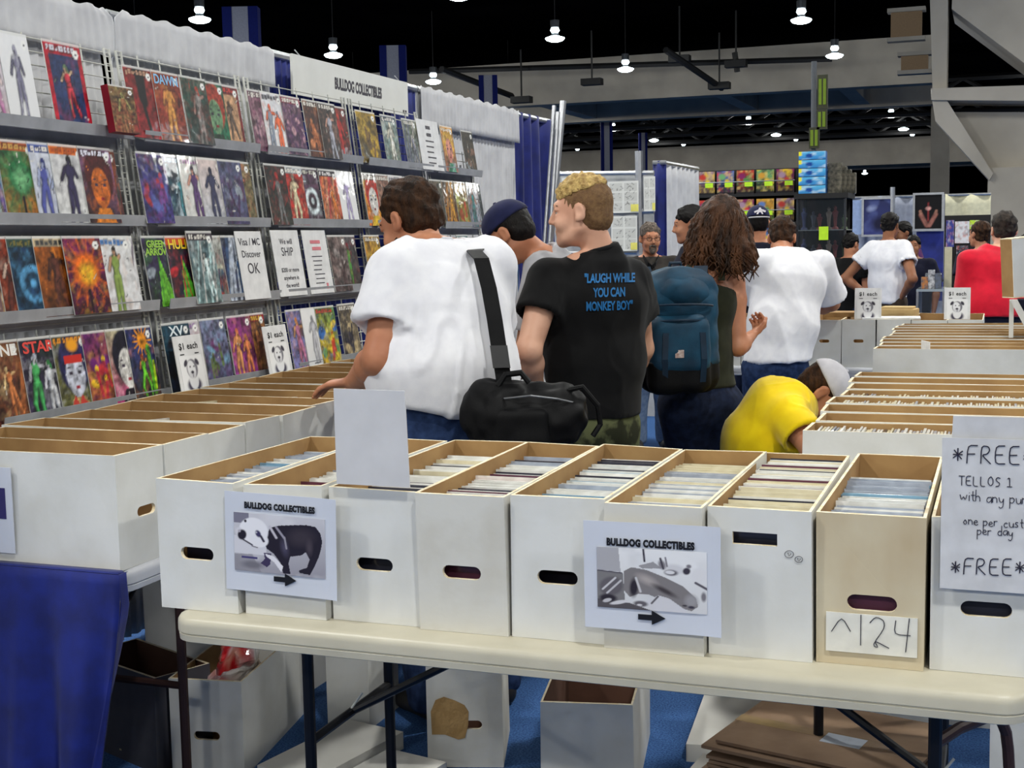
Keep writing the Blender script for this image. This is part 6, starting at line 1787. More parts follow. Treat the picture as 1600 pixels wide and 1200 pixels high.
# 1 heavy man in a white T-shirt browsing the rack wall boxes
loc, fc = (-1.66, 3.93), 150
q = local(loc, fc)
J = dict(head=q(640, 345, 4.16), yaw=14, pitch=-26, neck=q(668, 398, 4.12), chest=q(688, 480, 4.10), waist=q(690, 580, 4.08), pelvis=q(692, 668, 4.10),
         shL=q(622, 430, 3.99), shR=q(762, 418, 4.20), elL=q(594, 560, 3.92), wrL=q(556, 596, 4.16), elR=q(752, 560, 4.42), wrR=q(606, 601, 4.36),
         hipL=q(660, 690, 4.04), hipR=q(722, 690, 4.16), tw=(.185, .20, .205, .155), td=(.15, .165, .15, .095), arm=1.22, leg=1.15, hs=.98,
         knL=(-.12, .03, .5), knR=(.12, .02, .5), anL=(-.13, -.03, .09), anR=(.13, -.03, .09))
man1, A1, H1 = person('person', (*loc, 0), fc, 'heavy person in a white T-shirt leaning over the rack wall boxes, bag strap on shoulder', SK_tan, C_white, C_jean, M_hbr, J, h=.0068, shirt_h=.0085,
    sleeve=.62, fold=.012, hem=1.012, seed=3, loose=.02, lean_hem=(-.22, -.05, -1), hands={'L': dict(n=(0, 0, -1), curl=.35, fd=(-.5, .9, -.12), spread=.4), 'R': dict(n=(0, 0, -1), curl=.4, fd=(-.9, .5, -.1))},
    beard=[((0, .06, -.09), (.05, .045, .04)), ((-.045, .03, -.06), (.02, .03, .045)), ((.045, .03, -.06), (.02, .03, .045))])

# 2 person in a navy cap bending over the boxes
loc, fc = (-1.50, 5.12), 183
q = local(loc, fc)
J = dict(head=q(794, 366, 5.02), yaw=-2, pitch=-32, neck=q(852, 398, 5.06), chest=q(880, 462, 5.06), waist=q(905, 560, 5.16), pelvis=q(925, 640, 5.25),
         shL=q(846, 428, 4.90), shR=q(872, 422, 5.24), elL=q(820, 555, 4.92), wrL=q(786, 612, 5.0), elR=q(830, 560, 5.3), wrR=q(780, 605, 5.25), hipL=q(925, 660, 5.17), hipR=q(925, 660, 5.33), arm=.95)
person('person', (*loc, 0), fc, 'person in a navy cap and grey T-shirt bending over the boxes', SK_tan, C_grey, C_jeand, M_hblk, J, h=.0078, sleeve=.72, fold=.006, hem=.95, seed=5, cap={'mat': C_cap, 'brim': 1},
       beard=[((0, .085, -.105), (.02, .02, .025))])

# 3 blond man in the black printed T-shirt
loc, fc = (-1.385, 4.60), 120
q = local(loc, fc)
J = dict(head=q(908, 330, 4.72), yaw=66, pitch=-4, neck=q(941, 394, 4.74), chest=q(932, 470, 4.76), waist=q(930, 560, 4.78), pelvis=q(925, 650, 4.78),
         shL=q(856, 438, 4.66), shR=q(988, 438, 4.84), elL=q(826, 548, 4.56), wrL=q(838, 612, 4.72), elR=q(1003, 545, 4.98), wrR=q(975, 602, 5.12), hipL=q(890, 670, 4.74), hipR=q(952, 670, 4.84), arm=1.02, hs=.97, tw=(.155, .155, .18, .135))
blond, A3, H3 = person('person', (*loc, 0), fc, 'blond person in a black T-shirt with blue lettering, looking sideways', SK_pale, C_black, C_camo, M_hbld2, J, h=.0055, shirt_h=.0085, sleeve=.50, fold=.006, hem=.915, seed=8, pants='short',
    hairstyle='crop', hair_mats=(M_hbld, M_hbld2), loose=.018)
# lettering laid on the back of the shirt
from mathutils.bvhtree import BVHTree
sh = [c for c in blond.children if c.name.startswith('shirt')][0]
bv = BVHTree.FromPolygons([v.co for v in sh.data.vertices], [tuple(p.vertices) for p in sh.data.polygons])
M_print_blue = mat('blue_shirt_print', (16, 100, 158), .7)
for txt, py, wd in (('"LAUGH WHILE', 435, .175), ('YOU CAN', 457, .11), ('MONKEY BOY"', 478, .160)):
    v, f = text_geo(txt, .038, sx=1.0, bold=.0012, spacing=.96)
    xs = [p.x for p in v]; s = wd / (max(xs) - min(xs))
    c = Vector(q(953, py, 4.66))
    # view direction from the camera, in the person's frame
    rr = Matrix.Rotation(-R_(fc - 90), 3, 'Z')
    dirv = Vector((0.28, 1, -0.02)).normalized(); rgt = Vector((1, -0.28, 0)).normalized(); up = Vector((0, 0, 1))
    P = []
    for p in v:
        o = c + rgt * (p.x * s) + up * (p.y * 1.15) - dirv * .5
        hit = bv.ray_cast(o, dirv)
        P.append((hit[0] - dirv * .005) if hit[0] is not None else o + dirv * .45)
    MB().add(P, f).build('shirt_lettering', M_print_blue, blond, fix=False)

# 4 woman with long hair
loc, fc, sc = (-1.10, 5.42), 98, .95
q = local(loc, fc, sc)
J = dict(head=q(1128, 355, 5.42), yaw=-10, pitch=-8, neck=q(1112, 417, 5.40), chest=q(1098, 470, 5.40), waist=q(1090, 550, 5.40), pelvis=q(1094, 612, 5.40), shL=q(1048, 442, 5.36), shR=q(1147, 440, 5.44),
         elL=q(1040, 520, 5.5), wrL=q(1070, 560, 5.75), elR=q(1153, 543, 5.40), wrR=q(1174, 524, 5.50), hipL=q(1068, 640, 5.36), hipR=q(1124, 640, 5.44), tw=(.155, .118, .128, .10), td=(.115, .09, .105, .065), arm=.86, leg=1.05, hs=.92)
wom, A4, H4 = person('person', (*loc, 0), fc, 'person with long wavy brown hair, tank top and jeans, wearing a teal backpack', SK_tan, C_olv, C_jeand, M_hlong, J, h=.0074, scale=sc, hem=.99, seed=11, hairstyle='long', tank=True, fold=.003, loose=.008,
    hands={'R': dict(n=(0, .6, .8), curl=.95), 'L': dict(curl=.6)})
# tank top straps
for sx in (-1, 1):
    a = np.array(A4['chest']) + (sx * .085, -.085, .09); m_ = np.array(A4['neck']) * .5 + np.array(A4['shR' if sx > 0 else 'shL']) * .5 + (0, 0, .05); b_ = np.array(A4['chest']) + (sx * .08, .10, .08)
    MB().ribbon([a, a * .4 + m_ * .6 + (0, -.05, 0), m_, b_ * .4 + m_ * .6 + (0, .05, 0), b_], (.028, 0, 0), .005).build('tank_strap', C_olv, wom)
# hair: a soft core and many wavy locks
G = Sculpt(A4['head'] - (.24, .22, .36), A4['head'] + (.24, .22, .2), .007)
hs_ = .92
Rw = rotm(-10, -8)
for c, rr in (((0, -.022, .045), (.098, .112, .102)), ((0, -.055, -.06), (.112, .085, .12)), ((-.06, -.055, -.14), (.098, .075, .11)), ((.06, -.055, -.13), (.09, .072, .10)), ((-.10, -.02, -.13), (.07, .06, .11)), ((.10, -.02, -.11), (.065, .06, .10))):
    G.ell(H4(*c), np.array(rr) * hs_, Rw, .03)
G.ell(H4(0, .11, -.05), np.array((.075, .09, .13)) * hs_, Rw, .01, True)
link('hair', G.mesh('hair', strands(.016, 30, 4, (0, 0, 1), wave=.8)), M_hlong, wom)
lk = MB(); rn = random.Random(3)
for i in range(150):
    t = rn.uniform(-2.75, -.39) if i % 5 else rn.uniform(-3.3, .15)
    cx, cy = math.cos(t), math.sin(t)
    L = rn.uniform(.16, .27); ph = rn.uniform(0, 6.3); am = rn.uniform(.010, .026); P = []
    for k in range(12):
        u_ = k / 11
        z = .115 - (.115 + L) * u_ ** 1.15
        rx = .045 + .062 * min(1, u_ * 3) + .074 * u_; ry = .05 + .065 * min(1, u_ * 3) + .012 * u_
        P.append(H4(cx * rx + am * u_ * math.sin(ph + u_ * 21), -.02 + cy * ry * .98 + am * u_ * math.cos(ph + u_ * 19), z))
    lk.tube(P, [.004] + [.0075] * 8 + [.006, .004, .0015], 5)
lk.build('hair_locks', M_hlong, wom, smooth=True)

# 5 man in white T-shirt at the back table
loc, fc = (-1.20, 7.66), 98
q = local(loc, fc)
J = dict(head=q(1222, 372, 7.86), yaw=-6, pitch=-32, neck=q(1226, 402, 7.74), chest=q(1232, 440, 7.68), waist=q(1222, 510, 7.64), pelvis=q(1212, 562, 7.62), shL=q(1184, 410, 7.62), shR=q(1282, 412, 7.76), elR=q(1300, 474, 7.92), wrR=q(1256, 488, 8.12), elL=q(1180, 470, 7.85), wrL=q(1220, 490, 8.1),
         hipL=q(1190, 580, 7.6), hipR=q(1234, 580, 7.66), tw=(.148, .15, .175, .135), td=(.12, .12, .13, .085), arm=1.08, leg=1.1)
person('person', (*loc, 0), fc, 'person in a white T-shirt seen from behind at the back table', SK_tan, C_white, C_jean, M_hbr, J, h=.009, sleeve=.86, fold=.010, hem=.835, seed=14, loose=.035, hands={'R': dict(n=(0, 0, -1), curl=.4), 'L': dict(n=(0, 0, -1), curl=.4)})

# 6 crouching person in yellow
loc, fc = (-0.935, 5.165), 12
q = local(loc, fc)
J = dict(head=q(1284, 612, 5.20), yaw=0, pitch=-58, neck=q(1246, 622, 5.18), chest=q(1216, 644, 5.18), waist=q(1186, 690, 5.18), pelvis=q(1176, 744, 5.18), shR=q(1232, 652, 5.00), shL=q(1238, 622, 5.34), elR=q(1268, 700, 4.88), wrR=q(1316, 700, 4.94), elL=q(1290, 690, 5.40), wrL=q(1310, 690, 5.28),
         hipR=(.09, .0, .45), hipL=(-.09, .0, .45), knR=(.13, .34, .46), knL=(-.12, .36, .42), anR=(.12, .10, .09), anL=(-.12, .14, .09), tw=(.15, .14, .155, .12), td=(.11, .10, .115, .075), arm=1.0)
person('person', (*loc, 0), fc, 'crouching person in a bright yellow T-shirt and pale grey cap', SK_tan, C_yel, C_khaki, M_hbr, J, h=.0074, sleeve=.66, fold=.008, hem=.52, seed=17, cap={'mat': C_capg, 'brim': 1}, lean_hem=(0, -.6, -1), loose=.02)

# 7 person in the red polo shirt
loc, fc = (0.02, 9.38), 112
q = local(loc, fc)
J = dict(head=q(1568, 360, 8.77), yaw=-8, pitch=-10, neck=q(1560, 392, 8.75), chest=q(1556, 425, 8.71), waist=q(1552, 480, 8.69), pelvis=q(1550, 530, 8.69), shL=q(1514, 408, 8.67), shR=q(1602, 408, 8.79), elL=q(1510, 478, 8.75), wrL=q(1530, 505, 8.97), elR=q(1618, 480, 8.90), wrR=q(1590, 505, 9.05),
         hipL=q(1532, 550, 8.65), hipR=q(1570, 550, 8.71), tw=(.175, .18, .19, .14), td=(.13, .13, .13, .085), arm=1.05)
person('person', (*loc, 0), fc, 'person in a red polo shirt with greying hair, seen from behind', SK_pale, C_red, C_navy, M_hgd, J, h=.009, sleeve=.80, fold=.005, hem=1.0, seed=19, loose=.02)

# further people: placed by head, standing on the floor
def far(px, py, d, fc, label, skin, top, bottom, hair, J=None, h=.0125, **kw):
    p = at(px, py, d); j = dict(BASE); j.update(J or {})
    sc = p.z / j['head'][2]
    R = Matrix.Rotation(R_(fc - 90), 3, 'Z'); o = R @ Vector((j['head'][0] * sc, j['head'][1] * sc, 0))
    return person('person', (p.x - o.x, p.y - o.y, 0), fc, label, skin, top, bottom, hair, J, h=h, scale=sc, **kw)
g4, Ag, Hg = far(1016, 372, 9.6, 290, 'person with goatee and glasses in a charcoal shirt with a white badge', SK_tan, C_char, C_jeanl, M_hgry, dict(yaw=8, pitch=-4, tw=(.165, .16, .17, .125)), h=.008, sleeve=.9, fold=.004, hem=.9, seed=21,
    beard=[((0, .098, -.058), (.028, .012, .009)), ((0, .09, -.10), (.022, .02, .028)), ((-.024, .092, -.08), (.008, .014, .026)), ((.024, .092, -.08), (.008, .014, .026))])
gl = MB()
for sx in (-1, 1):
    gl.tube([Hg(sx * .034 + .022 * math.cos(t), .116, .0 + .016 * math.sin(t)) for t in np.linspace(0, 6.283, 17)], .0022, 5)
    gl.tube([Hg(sx * .056, .112, .004), Hg(sx * .082, .0, .004)], .002, 5)
gl.tube([Hg(-.012, .118, .004), Hg(.012, .118, .004)], .002, 5)
gl.build('glasses', M_truss, g4)
o = MB().box((-.05, -.003, -.035), (.05, .003, .035)).build('badge', M_sheet, g4); o.location = (-.06, .172, 1.22)
MB().tube([(-.06, .172, 1.25), (-.02, .13, 1.44), (.0, .02, 1.52)], .004, 5).build('badge_cord', M_truss, g4)
MB().ribbon([(-.06, .07, 1.51), (-.03, .125, 1.455), (0, .14, 1.43), (.03, .125, 1.455), (.06, .07, 1.51)], (0, .03, .035), .006).build('collar', C_black, g4)

far(1076, 350, 8.6, 195, 'dark haired person in profile half hidden by long brown hair', SK_tan, C_navy, C_jeand, M_hblk, dict(pitch=-10), h=.010, seed=23)
lc, Al, Hl = far(1184, 348, 9.4, 108, 'person in a navy cap with a white winged emblem, behind the white T-shirt', SK_tan, C_navy, C_jeand, M_hblk, dict(pitch=-4), h=.009, seed=25, cap={'mat': C_cap, 'brim': 1})
em = MB(); 
for P in ([(-.028, -.02), (-.006, .03), (.006, .03), (.024, -.02), (.012, -.02), (.006, -.006), (-.008, -.006), (-.014, -.02)], [(-.045, .002), (-.01, .016), (-.016, .002), (-.04, -.012)], [(.045, .006), (.008, .02), (.012, .004), (.04, -.008)]):
    k = len(em.v)
    em.add([Hl(a, -.130 + .6 * (abs(a)) ** 1.5 + .10 * (b + .01), .075 + b) for a, b in P], [tuple(range(len(P)))])
o = em.build('cap_emblem', mat('white_emblem', (226, 222, 228), .6), lc)
s_ = o.modifiers.new('t', 'SOLIDIFY'); s_.thickness = .006
MB().tube([Hl(.088 * math.cos(t), -.018 - .106 * math.sin(t), .034 - .0) for t in np.linspace(.5, 2.64, 14)], .005, 6).build('cap_trim', mat('white_trim', (214, 214, 218), .6), lc)

hipJ = dict(elL=(-.38, -.14, 1.16), wrL=(-.19, -.04, 1.0), elR=(.36, -.16, 1.16), wrR=(.19, -.05, 1.0), tw=(.145, .14, .155, .115), shL=(-.17, 0, 1.44), shR=(.17, 0, 1.44), yaw=10, pitch=-8)
far(1391, 352, 12.2, 62, 'person in a white T-shirt with hands on hips, back turned', SK_brown, C_white, C_khaki, M_hblk, hipJ, seed=27, sleeve=.50, fold=.010, loose=.024, hem=.93)
far(1427, 384, 12.9, 262, 'smiling person in a dark printed T-shirt beside the white T-shirt', SK_brown, C_navy, C_jeand, M_hblk, dict(yaw=8), seed=29, sleeve=.75, loose=.03)
far(1410, 364, 13.6, 220, 'dark haired person in plum between two shoppers', SK_brown, C_plum, C_jeand, M_hblk, dict(pitch=-14), seed=31)
far(1330, 382, 12.75, 60, 'person in black stooping left of the white T-shirt by the toy shelves', SK_tan, C_black, C_jeand, M_hblk, dict(pitch=-20), seed=33)
far(1530, 366, 11.2, 130, 'brown haired person behind the red polo shirt', SK_tan, C_navy, C_jeand, M_hbr, dict(), seed=35)
far(1602, 384, 11.8, 200, 'dark haired person at the right edge behind the red shoulder', SK_tan, C_plum, C_jeand, M_hblk, dict(), seed=37)

# ------------------------------------------------------------------ bags
def rbox_sdf(S, c, half, rad, R=None, k=.02, sub=False):
    c = np.array(c, dtype=np.float32); half = np.array(half, dtype=np.float32)
    m = np.linalg.norm(half) + max(k, .02) + 2 * S.h
    sl, P = S._blk(c - m, c + m)
    q_ = P - c
    if R is not None: q_ = q_ @ np.array(R, dtype=np.float32)
    d = np.abs(q_) - (half - rad)
    dist = np.sqrt((np.maximum(d, 0) ** 2).sum(-1)) + np.minimum(d.max(-1), 0) - rad
    S._put(sl, dist, k, sub)
M_teal = mat('teal_nylon', (10, 66, 92), .65, rgb2=(6, 44, 66), nscale=12, bump=.15, bscale=500, spec=.35)
M_teald = mat('dark_teal_nylon', (14, 44, 66), .6, rgb2=(10, 32, 50), nscale=12, bump=.15, bscale=500, spec=.35)
M_bagk = mat('black_nylon', (10, 10, 12), .6, rgb2=(6, 6, 8), nscale=14, bump=.2, bscale=380, spec=.16)
M_zipg = mat('grey_zip', (120, 122, 126), .35, metal=.6)
p = at(1060, 520, 5.14)
bp = empty('backpack', (p.x, p.y, p.z - .24), R_(98 - 90 + 14), label='teal backpack with black base hanging from the long haired person', cat='backpack')
def bag_fold(seed, a=.006): return lambda V, N: a * noise3(V * np.array((9, 9, 7)), seed) + a * .6 * noise3(V * 22, seed + 1)
G = Sculpt((-.24, -.2, -.05), (.24, .22, .55), .007)
rbox_sdf(G, (0, .02, .24), (.158, .10, .24), .085, k=0); G.ell((0, .0, .38), (.135, .10, .12), None, .03); G.cut((0, 0, .12), (0, 0, -1))
link('main_compartment', G.mesh('pack', bag_fold(3, .012)), M_teal, bp)
G = Sculpt((-.24, -.2, -.05), (.24, .22, .3), .007)
rbox_sdf(G, (0, .02, .10), (.160, .104, .10), .075, k=0); rbox_sdf(G, (-.01, -.085, .10), (.12, .05, .09), .045, k=.02); G.cut((0, 0, .135), (0, 0, 1))
link('base_panel', G.mesh('pack', bag_fold(5)), M_bagk, bp)
G = Sculpt((-.2, -.25, .05), (.2, .05, .4), .007)
rbox_sdf(G, (-.01, -.085, .20), (.115, .055, .115), .05, k=0)
link('front_pocket', G.mesh('pack', bag_fold(7)), M_teal, bp)
G = Sculpt((-.24, -.25, .25), (.24, .25, .6), .007)
G.ell((.01, .0, .395), (.130, .12, .085), None, 0); G.cut((0, 0, .375), (0, .25, -1))
link('top_flap', G.mesh('pack', bag_fold(9, .013)), M_teal, bp)
for zz, sx0 in ((.285, .11), (.345, .13)):
    MB().tube([(sx0 * math.cos(t) - .01, -.075 - .07 * math.sin(t), zz + .012 * math.sin(t)) for t in np.linspace(.2, 2.94, 14)], .005, 6).build('zip', M_teald, bp)
MB().box((-.035, -.146, .155), (-.002, -.141, .185)).build('patch', mat('brown_white_patch', (150, 110, 96), .6, rgb2=(220, 210, 204), nscale=60), bp)
for sx in (-1, 1):
    MB().ribbon([(sx * .07, -.145, .25), (sx * .075, -.15, .15), (sx * .072, -.13, .06)], (.022, 0, 0), .005).build('compression_strap', M_teald, bp)
    MB().ribbon([(sx * .10, .10, .42), (sx * .115, .15, .49), (sx * .12, .24, .47), (sx * .125, .29, .36), (sx * .13, .25, .22), (sx * .14, .12, .12)], (.055, 0, .0), .012).build('shoulder_strap', M_teald, bp)
MB().tube([(-.03, .08, .47), (-.02, .07, .51), (.02, .07, .51), (.03, .08, .47)], .007, 6).build('haul_loop', M_teald, bp)

# black shoulder bag carried by the person in white
p = at(826, 650, 3.84)
sb = empty('shoulder_bag', (p.x, p.y, p.z - .09), R_(24), label='black nylon shoulder bag slung from the person in the white T-shirt', cat='bag'); sb.scale = (.76, .8, .80)
G = Sculpt((-.34, -.2, -.06), (.34, .2, .36), .007)
G.ecap((-.15, 0, .13), (.14, 0, .12), (.125, .10), (.115, .095), (0, 0, 1), 0); rbox_sdf(G, (0, -.01, .08), (.19, .10, .085), .05, k=.03)
link('bag_body', G.mesh('bag', bag_fold(13, .022)), M_bagk, sb)
G = Sculpt((-.3, -.25, -.06), (.3, .05, .3), .007)
rbox_sdf(G, (-.04, -.10, .08), (.11, .035, .075), .03, k=0)
link('bag_pocket', G.mesh('bag', bag_fold(15, .005)), M_bagk, sb)
MB().tube([(-.10, -.10, .19), (0, -.115, .20), (.10, -.105, .185), (.19, -.07, .16)], .004, 6).build('zip', M_zipg, sb)
MB().tube([(-.12, -.06, .23), (-.09, -.05, .27), (-.03, -.04, .275), (.0, -.05, .24)], .012, 7).build('carry_handle', M_bagk, sb)
MB().tube([(.15, -.05, .21), (.20, -.06, .22), (.26, -.05, .15), (.27, -.04, .08), (.24, -.05, .04)], .011, 7).build('side_handle', M_bagk, sb)
inv = Matrix.Diagonal((1 / .76, 1 / .8, 1 / .8, 1)) @ Matrix.Rotation(-R_(24), 4, 'Z') @ Matrix.Translation((-p.x, -p.y, -(p.z - .09)))
SP = [inv @ at(a, b, d) for a, b, d in ((748, 388, 4.16), (741, 392, 4.03), (752, 404, 3.955), (764, 450, 3.90), (773, 500, 3.87), (782, 560, 3.85), (790, 612, 3.84), (793, 632, 3.86))]
rg = inv.to_3x3() @ Vector((.94, .34, 0)) * .046
MB().ribbon(SP, rg, .005).build('shoulder_strap', M_bagk, sb)
SP2 = [inv @ at(a, b, d) for a, b, d in ((779, 540, 3.838), (784, 575, 3.832))]
MB().ribbon(SP2, rg * 1.1, .012).build('strap_slider', mat('black_plastic', (30, 30, 33), .35), sb)
o = MB().tube([inv @ at(a, b, 3.83) for a, b in ((786, 606), (797, 606), (797, 622), (786, 622), (786, 606))], .004, 6).build('buckle', M_zipg, sb)
# ------------------------------------------------------------------ booths further back
# tall toy shelves
def fpt(px, py, y): return px_at(px, py, y)
M_blk = mat('black_shelf_paint', (14, 14, 16), .5)
ys = 13.6
a = fpt(1058, 262, ys); b = fpt(1243, 262, ys)
tx0, tx1 = a.x, b.x
tr_ = empty('toy_shelf_unit', ((tx0 + tx1) / 2, ys, 0), label='tall black shelf unit packed with boxed toys', cat='shelf unit')
cx = (tx0 + tx1) / 2
def zof(py): return fpt(1150, py, ys).z
SHP = [zof(303), zof(348), zof(393), zof(438)]
for z in SHP:
    MB().box((tx0 - cx - .05, 0, z - .03), (tx1 - cx + .05, .45, z)).build('shelf', M_blk, tr_)
    MB().tube([(tx0 - cx, -.03, z + .12), (tx1 - cx, -.03, z + .12)], .006, 6).build('retaining_rail', M_pole, tr_)
for x in (tx0 - cx - .07, tx1 - cx + .05):
    MB().box((x, 0, 0), (x + .03, .45, zof(255))).build('upright', M_blk, tr_)
MB().box((tx0 - cx - .05, .44, 0), (tx1 - cx + .05, .46, zof(262))).build('back_panel', M_blk, tr_)
M_toy = print_mat('toy_box_print', .3, coat=.4)
M_tag = mat('lime_price_tag', (190, 236, 40), .6, emit=(190, 236, 40), estr=.0)
bp_ = [(206, 150, 50), (160, 130, 150), (90, 120, 180), (190, 60, 50), (110, 170, 110), (130, 30, 90)]
fg_ = [(60, 130, 60), (220, 180, 60), (210, 60, 60), (60, 140, 80), (226, 196, 60), (226, 190, 40)]
rows = ((SHP[0], 'top'), (SHP[1], 'second'), (SHP[2], 'third'), (SHP[3], 'bottom'))
for ri, (z, rn_) in enumerate(rows):
    for k in range(6):
        wd = (tx1 - tx0) / 6
        c = Canvas(16, 20, 1.2, 300 + ri * 10 + k)
        i = (k + ri * 2) % 6
        c.grad((40, 20, 20), bp_[i], 90); c.noise(4, .9, fg_[i], 2); c.noise(7, .6, (226, 200, 120), 4); c.noise(6, .7, (30, 30, 40), 7); c.rect(0, .0, 1, .07, (24, 20, 24)); c.ell(.3, .75, .25, .16, bp_[(i + 2) % 6], 0, .4); c.ell(.62, .45, .2, .25, fg_[(i + 3) % 6], 20, .4)
        o = link('boxed_toy', picture_mesh('boxed_toy', c, wd * .88, .235, .10), [M_toy, M_blk], None, (tx0 + wd * (k + .5), ys + .10, z))
        tag(o, 'boxed toy on the %s toy shelf, %s from the left' % (rn_, ORD[k]), 'toy box', 'boxed toys on the black shelves')
        if ri < 2 or k % 2:
            MB().box((wd * .0, -.145, .07), (wd * .40, -.142, .115)).build('price_tag', M_tag, o)
# glass display case on the shelf's right, with stacked toy boxes on top
y2 = 13.2
a = fpt(1244, 330, y2); b = fpt(1322, 330, y2)
gc = empty('glass_display_case', ((a.x + b.x) / 2, y2, 0), label='dark glass display case full of small figures beside the toy shelves', cat='display case')
gx = (b.x - a.x) / 2; zt = fpt(1280, 302, y2).z
MB().box((-gx - .02, -.02, zt - .05), (gx + .02, .62, zt)).build('top', M_blk, gc)
MB().box((-gx, .58, 0), (gx, .60, zt - .05)).build('back_panel', M_blk, gc)
MB().box((-gx - .02, -.02, 0), (gx + .02, .62, .35)).build('base', M_blk, gc)
for q_ in range(1, 5):
    z = .35 + (zt - .4) * q_ / 5
    MB().box((-gx, .0, z), (gx, .58, z + .01)).build('glass_shelf', mat('shelf_glass', (120, 130, 136), .15, spec=.6), gc)
for x in (-gx, gx - .02):
    for y in (0, .58): MB().box((x, y, .35), (x + .02, y + .02, zt - .05)).build('post', mat('grey_metal_trim', (96, 98, 104), .3, metal=.7), gc)
M_pane = mat('case_glass', (60, 66, 72), .03, spec=.6, alpha=.22)
MB().box((-gx, -.006, .35), (gx, .0, zt - .05)).build('pane', M_pane, gc)
rq = random.Random(9)
fcols = [(120, 60, 60), (90, 96, 110), (60, 70, 110), (150, 140, 130), (80, 100, 70), (130, 110, 60), (70, 60, 80)]
for q_ in range(5):
    z = .36 + (zt - .4) * q_ / 5
    for k in range(6):
        x = -gx + .05 + (2 * gx - .1) * k / 5; hh = rq.uniform(.14, .24)
        m = MB().lathe([(0, 0), (.035, 0), (.03, .02), (.014, .03), (.02, hh * .5), (.032, hh * .72), (.012, hh * .8), (.018, hh * .9), (0, hh)], 7)
        o = m.build('figurine', mat('figurine_%d' % (k % 7), fcols[rq.randrange(7)], .5), None, ((a.x + b.x) / 2 + x, y2 + .2 + .12 * (k % 2), z))
        tag(o, 'small figure on shelf %s of the glass display case' % ('one', 'two', 'three', 'four', 'five')[q_], 'figurine', 'figures in the glass case')
o = MB().box((-.045, -.002, 0), (.045, .0, .13)).build('price_note', M_tag, None, (fpt(1287, 375, y2).x, y2 - .008, fpt(1287, 375, y2).z)); tag(o, 'lime price note stuck on the glass display case', 'note')
M_bb = print_mat('blue_box_print', .35, coat=.3)
k = 0
for (px, cols_) in ((1268, 5), (1293, 3)):
    for r_ in range(cols_):
        c = Canvas(14, 10, .6, 400 + k); c.grad((40, 120, 190), (90, 180, 226)); c.noise(5, .6, (220, 236, 240), 3); c.ell(.4, .5, .16, .3, (20, 70, 150), 0, .3); c.rect(0, .55, .14, 1, (230, 224, 60)); c.rect(0, 0, 1, .06, (20, 20, 40))
        p = fpt(px, 300, y2 + .1 + (.16 if px > 1280 else 0)); hh = .083
        o = link('blue_toy_box', picture_mesh('blue_toy_box', c, .26 if px < 1280 else .2, hh - .002, .12), [M_bb, mat('blue_carton', (40, 100, 170), .5)], None, (p.x, y2 + .25 + (.16 if px > 1280 else 0), zt + hh * r_))
        tag(o, 'light blue toy carton on the display case, %s up in the %s stack' % (ORD[r_], 'taller' if px < 1280 else 'shorter'), 'carton', 'blue cartons on the display case'); k += 1
# clear plastic packs hanging right of the cartons
for k in range(4):
    p = fpt(1306 + k * 6, 300, y2 + .35)
    o = MB().rbox((-.07, -.04, 0), (.07, .04, .30 - .03 * k), .012).build('blister_pack', mat('cloudy_blister', (116, 110, 96), .2, rgb2=(60, 60, 54), nscale=25, coat=.6), None, (p.x, y2 + .28 + .07 * k, zt))
    tag(o, 'cloudy plastic toy pack on the display case, %s from the cartons' % ORD[k], 'toy pack', 'plastic packs on the display case')
# tall green lettered sign on a pole behind the shelves
y3 = 15.0
sg = empty('hanging_sign', (fpt(1272, 100, y3).x, y3, 0), label='narrow pole sign with lime lettered panels above the toy shelves', cat='sign')
ox = fpt(1272, 100, y3).x
MB().tube([(0, 0, 0), (0, 0, fpt(1272, 96, y3).z)], .03, 8).build('pole', mat('dull_grey_pole', (84, 88, 92), .5), sg)
for (py0, py1, px0, px1) in ((118, 170, 1278, 1294), (172, 202, 1277, 1293), (200, 232, 1265, 1281)):
    a_, b_ = fpt(px0, py0, y3), fpt(px1, py1, y3)
    o = MB().box((a_.x - ox, -.05, b_.z), (b_.x - ox, -.02, a_.z)).build('panel', mat('dark_olive_panel', (50, 52, 30), .6), sg)
    w_ = b_.x - a_.x; hh = a_.z - b_.z
    for i in range(2):
        MB().box((a_.x - ox + w_ * (.14 + .42 * i), -.056, b_.z + hh * .12), (a_.x - ox + w_ * (.42 + .42 * i), -.05, b_.z + hh * .88)).build('lettering', mat('lime_lettering', (110, 136, 28), .7), o)

# art booth with wire framed drawings
y4 = 11.0
def art_panel(px0, py0, px1, py1, y, label, seed):
    a_, b_ = fpt(px0, py0, y), fpt(px1, py1, y)
    r = empty('drawing_sheet', ((a_.x + b_.x) / 2, y, b_.z), label=label, cat='drawing', group='ink drawings in the art booth')
    wd, ht = b_.x - a_.x, a_.z - b_.z
    c = Canvas(34, 44, ht / wd, seed); c.fill((216, 216, 210))
    rn2 = random.Random(seed)
    for i in range(3):
        for jj in range(2):
            x0, z0 = .06 + .46 * jj, .06 + .31 * i
            c.rect(x0, z0, x0 + .42, z0 + .27, (196, 196, 190)); 
            for q_ in range(7):
                x, z = x0 + rn2.uniform(.03, .38), z0 + rn2.uniform(.03, .23)
                c.line(x, z, x + rn2.uniform(-.1, .1), z + rn2.uniform(-.08, .08), .012, (60, 60, 62), .8)
    link('sheet', picture_mesh('sheet', c, wd, ht, .004), [M_print, M_sheet], r)
    MB().box((wd * .25, -.007, .01), (wd * .5, -.005, .07)).build('sticky_note', mat('yellow_note', (232, 224, 110), .6), r)
    return r
